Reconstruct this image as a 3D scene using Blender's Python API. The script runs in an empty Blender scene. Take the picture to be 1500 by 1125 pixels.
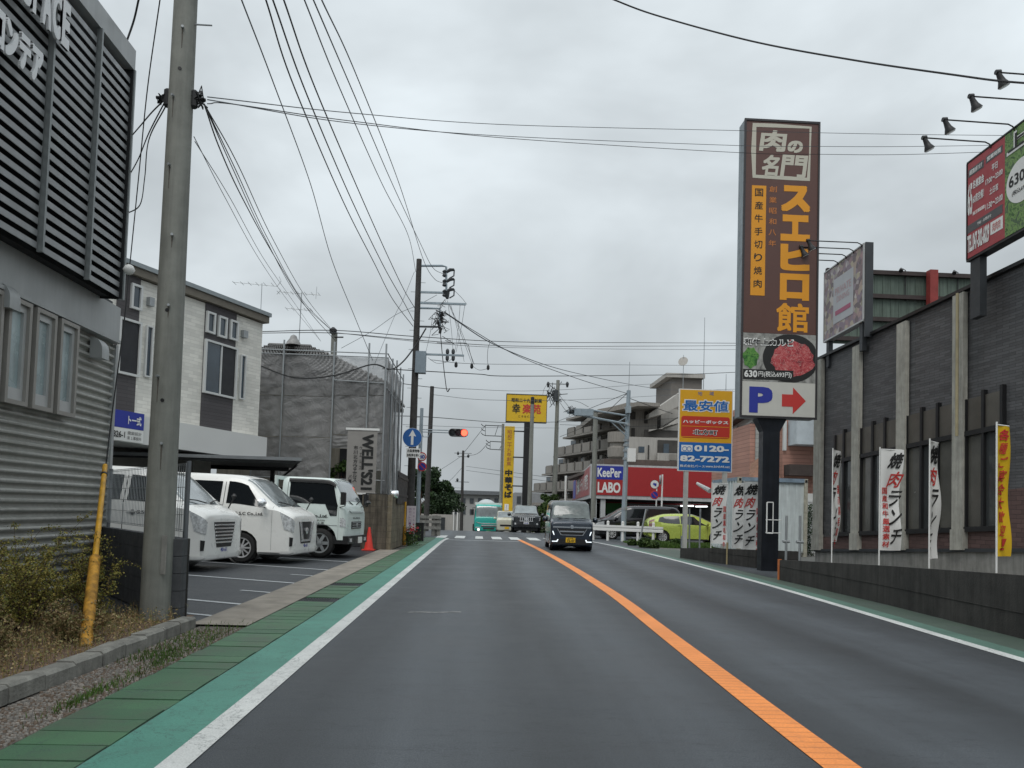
import bpy, math, random
from mathutils import Vector, Matrix
from math import sin, cos, pi, radians, sqrt, atan2
random.seed(7)
V3 = Vector
SC = bpy.context.scene
COL = SC.collection

# ------------------------------------------------------------------ camera, world, sun, exposure
FPX, CH = 1127.0, 1.3
CX, CY = 750.0, 700.0
_w = V3((.0297, .9996, -.0439)).normalized()
_v = V3((-49., -48., -1127.)); _v -= _v.dot(_w)*_w; _v.normalize()
_x = _v.cross(_w)
RM = Matrix((_x, _v, _w))
cam_d = bpy.data.cameras.new('camera'); cam = bpy.data.objects.new('camera', cam_d); COL.objects.link(cam)
cam.matrix_world = Matrix.Translation((0, 0, CH)) @ RM.to_4x4()
cam_d.sensor_width = 36; cam_d.lens = FPX/1500*36; cam_d.shift_y = (CY-562.5)/1500
cam_d.clip_start = .05; cam_d.clip_end = 6000
SC.camera = cam

SUN_EL, SUN_AZ = 58, 200
world = bpy.data.worlds.new('World'); SC.world = world; world.use_nodes = True
nt = world.node_tree; nt.nodes.clear()
def N(t, typ, **k):
    n = t.nodes.new(typ)
    for a, b in k.items(): setattr(n, a, b)
    return n
def vmath(t, op, a, b=None):
    n = N(t, 'ShaderNodeMath', operation=op)
    for i, q in enumerate((a, b)):
        if q is None: continue
        if isinstance(q, (int, float)): n.inputs[i].default_value = q
        else: t.links.new(q, n.inputs[i])
    return n.outputs[0]
def mixc(t, fac, a, b, mode='MIX'):
    n = N(t, 'ShaderNodeMix', data_type='RGBA', blend_type=mode)
    for s, q in ((n.inputs[0], fac), (n.inputs[6], a), (n.inputs[7], b)):
        if isinstance(q, (int, float)): s.default_value = q
        elif isinstance(q, tuple): s.default_value = (*q, 1) if len(q) == 3 else q
        else: t.links.new(q, s)
    return n.outputs[2]
def ramp(t, fac, stops):
    n = N(t, 'ShaderNodeValToRGB'); e = n.color_ramp.elements
    while len(e) < len(stops): e.new(.5)
    for q, (p, c) in zip(e, stops):
        q.position = p; q.color = (*c, 1) if isinstance(c, tuple) else (c, c, c, 1)
    t.links.new(fac, n.inputs[0]); return n.outputs[0]
def noise(t, vec, scale, detail=4, rough=.55, dist=0.):
    n = N(t, 'ShaderNodeTexNoise'); n.inputs['Scale'].default_value = scale
    n.inputs['Detail'].default_value = detail; n.inputs['Roughness'].default_value = rough
    n.inputs['Distortion'].default_value = dist
    if vec is not None: t.links.new(vec, n.inputs['Vector'])
    return n.outputs[0]
sky = N(nt, 'ShaderNodeTexSky', sky_type='NISHITA'); sky.sun_disc = False
sky.sun_elevation = radians(SUN_EL); sky.sun_rotation = radians(SUN_AZ); sky.air_density = 1.5; sky.dust_density = 4
tc = N(nt, 'ShaderNodeTexCoord'); sep = N(nt, 'ShaderNodeSeparateXYZ'); nt.links.new(tc.outputs['Generated'], sep.inputs[0])
mp = N(nt, 'ShaderNodeMapping'); mp.inputs['Scale'].default_value = (1, 1, 1.9); nt.links.new(tc.outputs['Generated'], mp.inputs[0])
up = vmath(nt, 'MAXIMUM', sep.outputs[2], 0.0)
grad = vmath(nt, 'MULTIPLY_ADD', up, 0.62); grad.node.inputs[2].default_value = 0.42
n1 = noise(nt, mp.outputs[0], 2.1, 5, .5, .4); n2 = noise(nt, mp.outputs[0], 5.0, 4, .5)
cl = vmath(nt, 'ADD', vmath(nt, 'MULTIPLY', n1, .75), vmath(nt, 'MULTIPLY', n2, .25))
clf = ramp(nt, cl, [(.35, .73), (.50, .95), (.62, 1.15)])
cloudcol = mixc(nt, 1.0, mixc(nt, 1.0, (.885, .965, 1.012), clf, 'MULTIPLY'), grad, 'MULTIPLY')
SKY_STR = 0.1
cs = N(nt, 'ShaderNodeVectorMath', operation='SCALE'); nt.links.new(cloudcol, cs.inputs[0]); cs.inputs['Scale'].default_value = 1/SKY_STR*1.10
bg = N(nt, 'ShaderNodeBackground'); bg.inputs[1].default_value = SKY_STR
nt.links.new(mixc(nt, .97, sky.outputs[0], cs.outputs[0]), bg.inputs[0])
wo = N(nt, 'ShaderNodeOutputWorld'); nt.links.new(bg.outputs[0], wo.inputs[0])
sun_d = bpy.data.lights.new('sun', 'SUN'); sun_d.energy = 1.3; sun_d.angle = radians(35); sun_d.color = (1, .97, .93)
sun = bpy.data.objects.new('sun', sun_d); COL.objects.link(sun)
_az, _el = radians(SUN_AZ), radians(SUN_EL)
_sd = V3((sin(_az)*cos(_el), cos(_az)*cos(_el), sin(_el)))
sun.rotation_euler = _sd.to_track_quat('Z', 'Y').to_euler(); sun.location = (0, 0, 30)
SC.view_settings.view_transform = 'Standard'; SC.view_settings.look = 'None'
SC.view_settings.exposure = 0.1; SC.view_settings.gamma = 1
SC.cycles.max_bounces = 6; SC.cycles.transparent_max_bounces = 12

# ------------------------------------------------------------------ helpers: pixel rays to places in the world
def ray(px, py): return RM @ V3((px-CX, -(py-CY), -FPX))
def at(px, py, Y):
    r = ray(px, py); r *= Y/r[1]; return V3((r[0], r[1], r[2]+CH))
def gd(px, py, z=0.):
    r = ray(px, py); r *= (z-CH)/r[2]; return V3((r[0], r[1], z))
def gz(Y):
    if Y < 47: return 0.
    if Y < 52: return -.0033*(Y-47)**2
    return -.0825-.033*(min(Y, 150)-52)

class Fr:
    """a frame: origin, U along, V up, N out of the face (U x V)"""
    def __init__(s, O, U=(1, 0, 0), V=(0, 0, 1)):
        s.O, s.U, s.V = V3(O), V3(U).normalized(), V3(V).normalized()
        s.N = s.U.cross(s.V).normalized()
    def p(s, a, b, n=0.): return s.O+s.U*a+s.V*b+s.N*n
    def hit(s, px, py, n=0.):
        r = ray(px, py); o = s.O+s.N*n-V3((0, 0, CH)); k = o.dot(s.N)/r.dot(s.N)
        q = r*k-o                       # q = a*U + b*V
        uv = s.U.dot(s.V); a_ = q.dot(s.U); b_ = q.dot(s.V); d = 1-uv*uv
        return (a_-uv*b_)/d, (b_-uv*a_)/d
    def box(s, px0, py0, px1, py1, n=0.):
        a, b = s.hit(px0, py0, n), s.hit(px1, py1, n)
        return min(a[0], b[0]), max(a[0], b[0]), min(a[1], b[1]), max(a[1], b[1])
WF = Fr((0, 0, 0), (1, 0, 0), (0, 0, 1))   # N = -Y

class MB:
    def __init__(s): s.v = []; s.f = []; s.m = []; s.mi = 0
    def add(s, vs, fs):
        k = len(s.v); s.v += [tuple(q) for q in vs]
        for f in fs: s.f.append(tuple(k+i for i in f)); s.m.append(s.mi)
    def box(s, fr, a0, a1, b0, b1, n0, n1):
        P = fr.p
        s.add([P(a0, b0, n0), P(a1, b0, n0), P(a1, b1, n0), P(a0, b1, n0), P(a0, b0, n1), P(a1, b0, n1), P(a1, b1, n1), P(a0, b1, n1)],
              [(3, 2, 1, 0), (4, 5, 6, 7), (0, 1, 5, 4), (1, 2, 6, 5), (2, 3, 7, 6), (3, 0, 4, 7)]); return s
    def wbox(s, x0, x1, y0, y1, z0, z1):
        s.add([(x0, y0, z0), (x1, y0, z0), (x1, y1, z0), (x0, y1, z0), (x0, y0, z1), (x1, y0, z1), (x1, y1, z1), (x0, y1, z1)],
              [(3, 2, 1, 0), (4, 5, 6, 7), (0, 1, 5, 4), (1, 2, 6, 5), (2, 3, 7, 6), (3, 0, 4, 7)]); return s
    def prism(s, fr, pts, n0, n1):
        k = len(pts)
        s.add([fr.p(a, b, n0) for a, b in pts]+[fr.p(a, b, n1) for a, b in pts],
              [tuple(range(k))[::-1], tuple(range(k, 2*k))]+[(i, (i+1) % k, k+(i+1) % k, k+i) for i in range(k)]); return s
    def cyl(s, p0, p1, r0, r1=None, seg=10, caps=True):
        p0, p1 = V3(p0), V3(p1); r1 = r0 if r1 is None else r1
        d = (p1-p0).normalized(); a = d.orthogonal().normalized(); b = d.cross(a)
        vs = [p0+(a*cos(t)+b*sin(t))*r0 for t in [2*pi*i/seg for i in range(seg)]]
        vs += [p1+(a*cos(t)+b*sin(t))*r1 for t in [2*pi*i/seg for i in range(seg)]]
        fs = [(i, (i+1) % seg, seg+(i+1) % seg, seg+i) for i in range(seg)]
        if caps: fs += [tuple(range(seg))[::-1], tuple(range(seg, 2*seg))]
        s.add(vs, fs); return s
    def tube(s, pts, r, seg=6):
        pts = [V3(p) for p in pts]; n = len(pts); vs = []; fs = []; ref = None
        for i, p in enumerate(pts):
            d = (pts[min(i+1, n-1)]-pts[max(i-1, 0)]).normalized()
            if ref is None: ref = d.orthogonal().normalized()
            a = (ref-d*ref.dot(d)).normalized(); ref = a; b = d.cross(a)
            rr = r[i] if isinstance(r, (list, tuple)) else r
            vs += [p+(a*cos(2*pi*k/seg)+b*sin(2*pi*k/seg))*rr for k in range(seg)]
        for i in range(n-1):
            for k in range(seg): fs.append((i*seg+k, i*seg+(k+1) % seg, (i+1)*seg+(k+1) % seg, (i+1)*seg+k))
        fs += [tuple(range(seg))[::-1], tuple((n-1)*seg+k for k in range(seg))]
        s.add(vs, fs); return s
    def lathe(s, c, ax, prof, seg=20, caps=True):
        """prof: (distance along ax, radius)"""
        c, d = V3(c), V3(ax).normalized(); a = d.orthogonal().normalized(); b = d.cross(a); n = len(prof); vs = []; fs = []
        for h, r in prof: vs += [c+d*h+(a*cos(2*pi*k/seg)+b*sin(2*pi*k/seg))*max(r, 1e-4) for k in range(seg)]
        for i in range(n-1):
            for k in range(seg): fs.append((i*seg+k, i*seg+(k+1) % seg, (i+1)*seg+(k+1) % seg, (i+1)*seg+k))
        if caps: fs += [tuple(range(seg))[::-1], tuple((n-1)*seg+k for k in range(seg))]
        s.add(vs, fs); return s
    def grid(s, fn, nu, nv):
        vs = [fn(i/nu, j/nv) for i in range(nu+1) for j in range(nv+1)]
        s.add(vs, [(i*(nv+1)+j, (i+1)*(nv+1)+j, (i+1)*(nv+1)+j+1, i*(nv+1)+j+1) for i in range(nu) for j in range(nv)]); return s
    def quad(s, *p): s.add(p, [tuple(range(len(p)))]); return s
    def mesh(s, name, mats, off=V3((0, 0, 0)), smooth=False):
        me = bpy.data.meshes.new(name)
        me.from_pydata([(a-off[0], b-off[1], c-off[2]) for a, b, c in s.v], [], s.f)
        for m in (mats if isinstance(mats, (list, tuple)) else [mats]): me.materials.append(m)
        if max(s.m, default=0): me.polygons.foreach_set('material_index', s.m)
        if smooth: me.polygons.foreach_set('use_smooth', [True]*len(me.polygons))
        me.update()
        if smooth and hasattr(me, 'set_sharp_from_angle'): me.set_sharp_from_angle(angle=radians(smooth if smooth is not True else 40))
        return me

def loc0(parent):
    o = V3((0, 0, 0))
    while parent is not None: o = o+V3(parent.location); parent = parent.parent
    return o
def link(name, me, parent=None, loc=None):
    o = bpy.data.objects.new(name, me); COL.objects.link(o)
    if parent: o.parent = parent
    if loc is not None: o.location = loc
    return o
def thing(name, label, cat, loc=(0, 0, 0), group=None, rz=0.):
    o = bpy.data.objects.new(name, None); COL.objects.link(o); o.location = loc; o.rotation_euler = (0, 0, rz)
    o.empty_display_size = .2; o['label'] = label; o['category'] = cat
    if group: o['group'] = group
    return o
def part(name, mb, mat, parent, label=None, smooth=False, local=False, stuff=False):
    """built in world coordinates unless local"""
    o = link(name, mb.mesh(name, mat, V3((0, 0, 0)) if local else loc0(parent), smooth), parent)
    if label: o['label'] = label
    if stuff: o['kind'] = 'stuff'
    return o
def single(name, mb, mat, label, cat, loc=(0, 0, 0), group=None, smooth=False):
    o = link(name, mb.mesh(name, mat, V3(loc), smooth)); o.location = loc; o['label'] = label; o['category'] = cat
    if group: o['group'] = group
    return o
def struct(name, mb, mat, smooth=False):
    o = link(name, mb.mesh(name, mat, smooth=smooth)); o['kind'] = 'structure'; return o
def stuff(name, mb, mat, label, cat='plants', smooth=False):
    o = link(name, mb.mesh(name, mat, smooth=smooth)); o['kind'] = 'stuff'; o['label'] = label; o['category'] = cat; return o

# ------------------------------------------------------------------ materials
_mats = {}
def mat(name, col, rough=.6, metal=0., var=.12, scale=3., bump=0., bscale=60., streak=0., spec=.5, coat=0., emit=None, alpha=None, trans=None):
    if name in _mats: return _mats[name]
    m = bpy.data.materials.new(name); m.use_nodes = True; t = m.node_tree; b = t.nodes['Principled BSDF']; _mats[name] = m
    geo = N(t, 'ShaderNodeNewGeometry'); pos = geo.outputs['Position']
    b.inputs['Roughness'].default_value = rough; b.inputs['Metallic'].default_value = metal
    b.inputs['Specular IOR Level'].default_value = spec; b.inputs['Coat Weight'].default_value = coat; b.inputs['Coat Roughness'].default_value = .08
    c = (*col, 1)
    if var > 0:
        n = noise(t, pos, scale, 5, .6); f = ramp(t, n, [(.3, 1-var), (.7, 1+var*.6)])
        out = mixc(t, 1., c, f, 'MULTIPLY')
        if streak:
            mpn = N(t, 'ShaderNodeMapping'); mpn.inputs['Scale'].default_value = (6, 6, .45); t.links.new(pos, mpn.inputs[0])
            sf = ramp(t, noise(t, mpn.outputs[0], 1.6, 5, .65), [(.38, 1-streak), (.6, 1.)])
            out = mixc(t, 1., out, sf, 'MULTIPLY')
        t.links.new(out, b.inputs['Base Color'])
        rr = ramp(t, noise(t, pos, scale*2.3, 3), [(.3, max(rough-.08, .02)), (.7, min(rough+.1, 1))]); t.links.new(rr, b.inputs['Roughness'])
    else: b.inputs['Base Color'].default_value = c
    if bump:
        bn = N(t, 'ShaderNodeBump'); bn.inputs['Strength'].default_value = bump; bn.inputs['Distance'].default_value = .01
        t.links.new(noise(t, pos, bscale, 3), bn.inputs['Height']); t.links.new(bn.outputs[0], b.inputs['Normal'])
    if emit: b.inputs['Emission Color'].default_value = (*emit[0], 1); b.inputs['Emission Strength'].default_value = emit[1]
    if alpha is not None: b.inputs['Alpha'].default_value = alpha
    if trans: b.inputs['Transmission Weight'].default_value = trans
    return m
def nodes(m): return m.node_tree, m.node_tree.nodes['Principled BSDF']
def fresh(name, rough=.6, metal=0.):
    m = bpy.data.materials.new(name); m.use_nodes = True; t, b = nodes(m)
    b.inputs['Roughness'].default_value = rough; b.inputs['Metallic'].default_value = metal
    g = N(t, 'ShaderNodeNewGeometry'); return m, t, b, g.outputs['Position']
def bumpn(t, b, h, strength=.5, dist=.01):
    bn = N(t, 'ShaderNodeBump'); bn.inputs['Strength'].default_value = strength; bn.inputs['Distance'].default_value = dist
    t.links.new(h, bn.inputs['Height']); t.links.new(bn.outputs[0], b.inputs['Normal'])

def asphalt(name, base, tracks=False):
    m, t, b, pos = fresh(name, .62)
    fine = noise(t, pos, 95, 4, .8); mid = noise(t, pos, 1.1, 6, .6)
    sx = N(t, 'ShaderNodeSeparateXYZ'); t.links.new(pos, sx.inputs[0])
    c = mixc(t, 1., (*base,), ramp(t, mid, [(.3, .86), (.7, 1.12)]), 'MULTIPLY')
    c = mixc(t, 1., c, ramp(t, fine, [(.3, .55), (.5, 1.), (.68, 1.9)]), 'MULTIPLY')
    rough = ramp(t, mid, [(.3, .48), (.7, .62)])
    if tracks:
        mpn = N(t, 'ShaderNodeMapping'); mpn.inputs['Scale'].default_value = (1.6, .09, 1); t.links.new(pos, mpn.inputs[0])
        st = noise(t, mpn.outputs[0], 1.3, 4, .55, .4)
        wv = N(t, 'ShaderNodeMath', operation='SINE'); t.links.new(vmath(t, 'ADD', vmath(t, 'MULTIPLY', sx.outputs[0], 4.1), vmath(t, 'ADD', vmath(t, 'MULTIPLY', st, .9), 2.08)), wv.inputs[0])
        tr = ramp(t, vmath(t, 'MULTIPLY_ADD', wv.outputs[0], .5), [(.0, .70), (.5, .98), (1., 1.24)]); 
        tr.node.inputs[0].links[0].from_node.inputs[2].default_value = .5
        c = mixc(t, 1., c, tr, 'MULTIPLY')
        c = mixc(t, 1., c, ramp(t, st, [(.35, .85), (.65, 1.15)]), 'MULTIPLY')
        # pale scattered scuffs
        sp = noise(t, pos, 5.5, 2, .5); c = mixc(t, ramp(t, sp, [(.80, 0.), (.83, .25)]), c, (.25, .25, .25))
        # thin transverse crack lines
        mq = N(t, 'ShaderNodeMapping'); mq.inputs['Scale'].default_value = (.35, 2.4, 1); t.links.new(pos, mq.inputs[0])
        ck = noise(t, mq.outputs[0], 1., 5, .7)
        line = ramp(t, vmath(t, 'ABSOLUTE', vmath(t, 'SUBTRACT', ck, .5)), [(.0, .55), (.005, 1.)])
        c = mixc(t, 1., c, line, 'MULTIPLY')
    t.links.new(c, b.inputs['Base Color']); t.links.new(rough, b.inputs['Roughness']); bumpn(t, b, fine, .6, .008)
    b.inputs['Specular IOR Level'].default_value = .5
    return m
M_ROAD = asphalt('road_asphalt', (.047, .054, .061), True)
M_LOT = asphalt('lot_asphalt', (.038, .042, .047))
M_GROUND = mat('yard_ground', (.11, .105, .09), .9, var=.35, scale=.8, bump=.6, bscale=14)

def paint(name, col, wear=.5, rough=.6, cracks=True, scale=6., shade=False):
    m, t, b, pos = fresh(name, rough)
    n = noise(t, pos, scale, 7, .68); f = noise(t, pos, 110, 3, .7)
    c = mixc(t, 1., (*col,), ramp(t, noise(t, pos, 1.3, 5), [(.3, .86), (.7, 1.12)]), 'MULTIPLY')
    c = mixc(t, 1., c, ramp(t, f, [(.3, .8), (.7, 1.15)]), 'MULTIPLY')
    c = mixc(t, ramp(t, n, [(.56, 0.), (.78, wear)]), c, (.07, .075, .08))
    if cracks:
        cr = noise(t, pos, 2.3, 6, .7, .6)
        c = mixc(t, ramp(t, vmath(t, 'ABSOLUTE', vmath(t, 'SUBTRACT', cr, .5)), [(.0, .75), (.007, 0.)]), c, (.03, .05, .05))
    if shade:
        oi = N(t, 'ShaderNodeObjectInfo'); c = mixc(t, 1., c, ramp(t, oi.outputs['Random'], [(0., (.84, .85, .85)), (.5, (1., 1., 1.)), (1., (1.10, 1.12, 1.05))]), 'MULTIPLY')
        st = noise(t, pos, 1.8, 6, .7); c = mixc(t, ramp(t, st, [(.45, 0.), (.7, .55)]), c, (.075, .078, .062))
    t.links.new(c, b.inputs['Base Color']); bumpn(t, b, f, .3, .005); return m
M_WHITE = paint('road_white', (.56, .575, .56), .6, scale=12, cracks=True)
M_WHITE2 = paint('lot_white', (.45, .47, .48), .7, scale=5, cracks=False)
M_TEAL2 = paint('faded_green_strip', (.085, .165, .13), .75, scale=3)
M_TEAL = paint('teal_paint', (.070, .225, .175), .5, scale=4.5)
M_GREEN = paint('green_slab', (.052, .130, .068), .62, scale=3.5, cracks=True, shade=True)
M_GREEN2 = paint('green_worn', (.060, .088, .068), .85, scale=1.6)
def orange_paint():
    m = paint('road_orange', (.80, .27, .065), .3, cracks=False); t, b = nodes(m)
    src = b.inputs['Base Color'].links[0].from_socket
    g = N(t, 'ShaderNodeNewGeometry'); s = N(t, 'ShaderNodeSeparateXYZ'); t.links.new(g.outputs[0], s.inputs[0])
    w = vmath(t, 'SINE', vmath(t, 'MULTIPLY_ADD', s.outputs[1], 62.)); w.node.inputs[0].links[0].from_node.inputs[2].default_value = 0
    c = mixc(t, ramp(t, w, [(.86, 0.), (.97, .55)]), src, (.33, .10, .03)); t.links.new(c, b.inputs['Base Color']); return m
M_ORANGE = orange_paint()
M_CONC = mat('concrete', (.27, .265, .245), .85, var=.22, scale=4, bump=.5, bscale=70, streak=.25)
M_CONC_D = mat('dark_concrete', (.050, .047, .043), .8, var=.35, scale=2.2, bump=.4, bscale=40, streak=.4)
M_POLE = mat('pole_concrete', (.235, .24, .215), .75, var=.16, scale=5, bump=.3, bscale=90, streak=.22)
M_POLE_D = mat('pole_dark', (.045, .042, .04), .8, var=.3, scale=6, bump=.3)
M_POLE_B = mat('pole_blue_grey', (.30, .36, .40), .55, var=.12, streak=.15)
M_STEEL = mat('galvanised', (.36, .38, .39), .45, .6, var=.12)
M_DSTEEL = mat('dark_steel', (.05, .055, .06), .5, .3, var=.15)
M_BLACK = mat('black_plastic', (.012, .012, .013), .45, var=.1)
M_RUB = mat('rubber', (.018, .018, .018), .85, var=.2)
M_WIRE = mat('wire', (.02, .021, .023), .7, var=0)
M_WIRE_L = mat('wire_grey', (.10, .11, .12), .7, var=0)
M_CHROME = mat('chrome', (.88, .89, .90), .22, .85, var=0)
M_RIM = mat('alloy', (.58, .58, .59), .35, .4, var=.05)
M_GLASS = mat('car_glass', (.010, .012, .014), .06, 0, var=0, spec=.8)
M_GLASS_G = mat('windscreen', (.17, .20, .205), .06, 0, var=.35, scale=2.2, spec=1., coat=1.)  # pale base colour stands in for sky reflected in the glass
M_LAMP = mat('lamp_glass', (.72, .74, .75), .12, .3, var=.5, scale=24)
M_DRL = mat('lit_lamp', (.9, .95, 1), .3, var=0, emit=((.85, .95, 1), .9))
M_CARW = mat('white_car_paint', (.82, .82, .79), .3, var=.05, scale=1.5, coat=.5)
M_CARMINT = mat('pale_truck_paint', (.66, .74, .71), .35, var=.06, coat=.4)
M_NAVY = mat('navy_car_paint', (.010, .020, .036), .22, .3, var=.05, coat=.8)
M_SUV = mat('grey_suv_paint', (.045, .05, .055), .25, .5, var=.05, coat=.7)
M_MINI = mat('black_van_paint', (.012, .012, .015), .2, .2, var=.05, coat=.8)
M_LIME = mat('lime_car_paint', (.44, .54, .10), .25, .1, var=.05, coat=.7)
M_TEALCAR = mat('teal_truck_paint', (.02, .40, .34), .35, var=.05, coat=.5)
M_CREAMCAR = mat('cream_car_paint', (.55, .54, .44), .35, var=.05, coat=.4)
M_WALLW = mat('white_wall', (.64, .64, .62), .7, var=.04, scale=.5)
M_BLACKINK = mat('ink_black', (.012, .012, .012), .6, var=0)
M_WHITEINK = mat('ink_white', (.74, .74, .72), .55, var=0)
M_REDINK = mat('ink_red', (.50, .035, .03), .55, var=0)
M_BLUEINK = mat('ink_blue', (.022, .035, .30), .5, var=0)
M_ORINK = mat('ink_orange', (.72, .30, .012), .55, var=0)
M_YELLOW = mat('sign_yellow', (.66, .42, .012), .5, var=.08)

# lettering: the built-in font turned into flat mesh
_tx = {}
def text_data(s, bold):
    k = (s, bold)
    if k not in _tx:
        c = bpy.data.curves.new('lettering', 'FONT'); c.body = s; c.resolution_u = 3; c.offset = 0.; c.fill_mode = 'FRONT'
        o = bpy.data.objects.new('tmp', c); me = bpy.data.meshes.new_from_object(o)
        vs = [tuple(v.co) for v in me.vertices]; fs = [tuple(p.vertices) for p in me.polygons]
        bpy.data.objects.remove(o); bpy.data.curves.remove(c); bpy.data.meshes.remove(me)
        if not vs: vs = [(0, 0, 0), (1, 0, 0), (1, 1, 0)]; fs = [(0, 1, 2)]
        x0 = min(v[0] for v in vs); x1 = max(v[0] for v in vs); y0 = min(v[1] for v in vs); y1 = max(v[1] for v in vs)
        _tx[k] = ([((v[0]-x0), (v[1]-y0)) for v in vs], fs, x1-x0, y1-y0)
        if bold:      # heavier strokes: the same outline laid in a ring of small shifts
            b = bold; cs = 8 if bold > .03 else 4; V, F = [], []
            for q in range(cs):
                dx, dy = ((b, 0), (b, b), (0, b), (-b, b), (-b, 0), (-b, -b), (0, -b), (b, -b))[q*(8//cs)+(0 if cs == 8 else 1)]; k0 = len(V)
                V += [(v[0]-x0+dx+b, v[1]-y0+dy+b, q) for v in vs]; F += [tuple(k0+i for i in f) for f in fs]
            _tx[k] = (V, F, x1-x0+2*b, y1-y0+2*b)
    return _tx[k]
def put(mb, fr, s, a0, a1, b0, b1, n=.012, bold=0., keep=False, rot=0, nf=None, shear=0., thick=0.):
    """fit string s into the rectangle a0..a1, b0..b1 of frame fr; rot=90 reads downwards turned clockwise"""
    vs, fs, w, h = text_data(s, bold); w = max(w, .02); h = max(h, .02)
    W, Hh = (a1-a0, b1-b0) if not rot else (b1-b0, a1-a0)
    sx, sy = W/w, Hh/h
    if keep: sx = sy = min(sx, sy)
    ox, oy = (W-w*sx)/2, (Hh-h*sy)/2; out = []
    lay = [v[2]*.0003 if len(v) > 2 else 0. for v in vs]
    for v_ in vs:
        x, y = v_[0], v_[1]
        X = ox+x*sx+shear*(y/h-.5)*h*sy; Y = oy+y*sy
        if rot: X, Y = Y, W-X
        a, b = a0+X, b0+Y
        out.append((a, b))
    fv = [fr.p(a, b, n+lay[i]+(nf(a, b) if nf else 0)) for i, (a, b) in enumerate(out)]
    # face orientation towards N
    if fs:
        f = fs[0]; v = [fv[i] for i in f[:3]]
        if (v[1]-v[0]).cross(v[2]-v[0]).dot(fr.N) < 0: fs = [tuple(reversed(f)) for f in fs]
    mb.add(fv, fs)
    if thick:
        k = {}
        for f in fs:
            for i in range(len(f)): k[(f[i], f[(i+1) % len(f)])] = 1
        e = [q for q in k if (q[1], q[0]) not in k]
        for i, j in e: mb.add([fv[i], fv[j], fv[j]-fr.N*thick, fv[i]-fr.N*thick], [(3, 2, 1, 0)])
    return mb
def vput(mb, fr, s, a0, a1, b0, b1, n=.012, bold=0., gap=.12, nf=None, shear=0.):
    """vertical writing"""
    k = len(s); h = (b1-b0)/k
    for i, ch in enumerate(s):
        t1 = b1-i*h
        put(mb, fr, ch, a0, a1, t1-h*(1-gap), t1, n, bold, keep=False, nf=nf, shear=shear, rot=90 if ch == 'ー' else 0)
    return mb
def lettering(parent, fr, items, m, label=None, n=.012, thick=0.):
    mb = MB()
    for it in items:
        k = dict(it[5]) if len(it) > 5 else {}
        v = k.pop('v', False); k.setdefault('n', n)
        if thick and not v: k['thick'] = thick
        (vput if v else put)(mb, fr, *it[:5], **k)
    return part('lettering', mb, m, parent, label)

# ================================================================== SETTING: ground, road, markings
def sheet(name, x0, x1, y0, y1, dz, m, nx=1, ny=None):
    mb = MB(); ny = ny or max(1, int((y1-y0)/4))
    mb.grid(lambda u, v: (x0+(x1-x0)*u, y0+(y1-y0)*v, gz(y0+(y1-y0)*v)+dz), nx, ny); mb.f = [f[::-1] if False else f for f in mb.f]
    return struct(name, mb, m)
sheet('ground', -400, 400, -40, 900, -.03, M_GROUND, 2, 470)
sheet('road', -2.0, 6.9, -12, 36.0, 0., M_ROAD, 1, 12)
sheet('crossroads', -14, 26, 36.0, 52, 0.001, M_ROAD, 1, 16)
# the road beyond the crossing bends to the left
def bend(Y): return 1.9-.0022*(Y-40)**2 if Y > 40 else 1.9
mb = MB(); mb.grid(lambda u, v: (bend(52+90*v)-3.6+7.2*u, 52+90*v, gz(52+90*v)+.0), 1, 40); struct('road_beyond', mb, M_ROAD)
sheet('parking_lot', -30, -3.02, 8.4, 27, -.012, M_LOT, 1, 5)
sheet('pavement', -3.02, -2.41, 8.35, 24.2, .010, mat('pavement_concrete', (.25, .225, .19), .85, var=.3, scale=2.5, bump=.4, bscale=60, streak=.0), 1, 4)
sheet('gutter_bed', -2.42, -1.9, 2.2, 36, -.008, M_GREEN, 1, 8)
def poly(pts, Y):
    for (x0, y0), (x1, y1) in zip(pts, pts[1:]):
        if Y <= y1: k = (Y-y0)/(y1-y0); k = max(0, k); return x0+(x1-x0)*k
    return pts[-1][0]
def smoothpoly(pts, Y):
    return (poly(pts, Y-1.2)+poly(pts, Y-.6)+poly(pts, Y)+poly(pts, Y+.6)+poly(pts, Y+1.2))/5
def ribbon(name, fa, fb, y0, y1, dz, m, n=60):
    mb = MB(); mb.grid(lambda u, v: ((fa(y0+(y1-y0)*v)*(1-u)+fb(y0+(y1-y0)*v)*u), y0+(y1-y0)*v, gz(y0+(y1-y0)*v)+dz), 1, n)
    return struct(name, mb, m)
ORP = [(1.80, -6), (1.95, 4), (2.02, 6), (2.12, 8.8), (2.25, 12), (2.29, 17), (2.26, 22), (2.16, 28), (1.92, 36), (1.85, 40)]
RWP = [(4.95, -6), (5.18, 4), (5.34, 7.3), (5.50, 10), (5.66, 12.6), (5.80, 16), (5.88, 22), (5.86, 26), (5.72, 31), (5.48, 35), (5.0, 40)]
ribbon('orange_line', lambda Y: smoothpoly(ORP, Y)-.105, lambda Y: smoothpoly(ORP, Y)+.105, -6, 36.2, .005, M_ORANGE)
ribbon('edge_line_right', lambda Y: smoothpoly(RWP, Y)-.075, lambda Y: smoothpoly(RWP, Y)+.075, -6, 37, .005, M_WHITE)
ribbon('green_strip_right', lambda Y: smoothpoly(RWP, Y)+.075, lambda Y: smoothpoly(RWP, Y)+.075+.26, -6, 33, .004, M_TEAL2)
ribbon('verge_right', lambda Y: smoothpoly(RWP, Y)+.335, lambda Y: smoothpoly(RWP, Y)+1.4+.02*max(0, Y), -6, 30, .002, M_GREEN2)
sheet('driveway', 6.55, 12, 16.9, 22.5, .006, M_ROAD, 1, 3)
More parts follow.
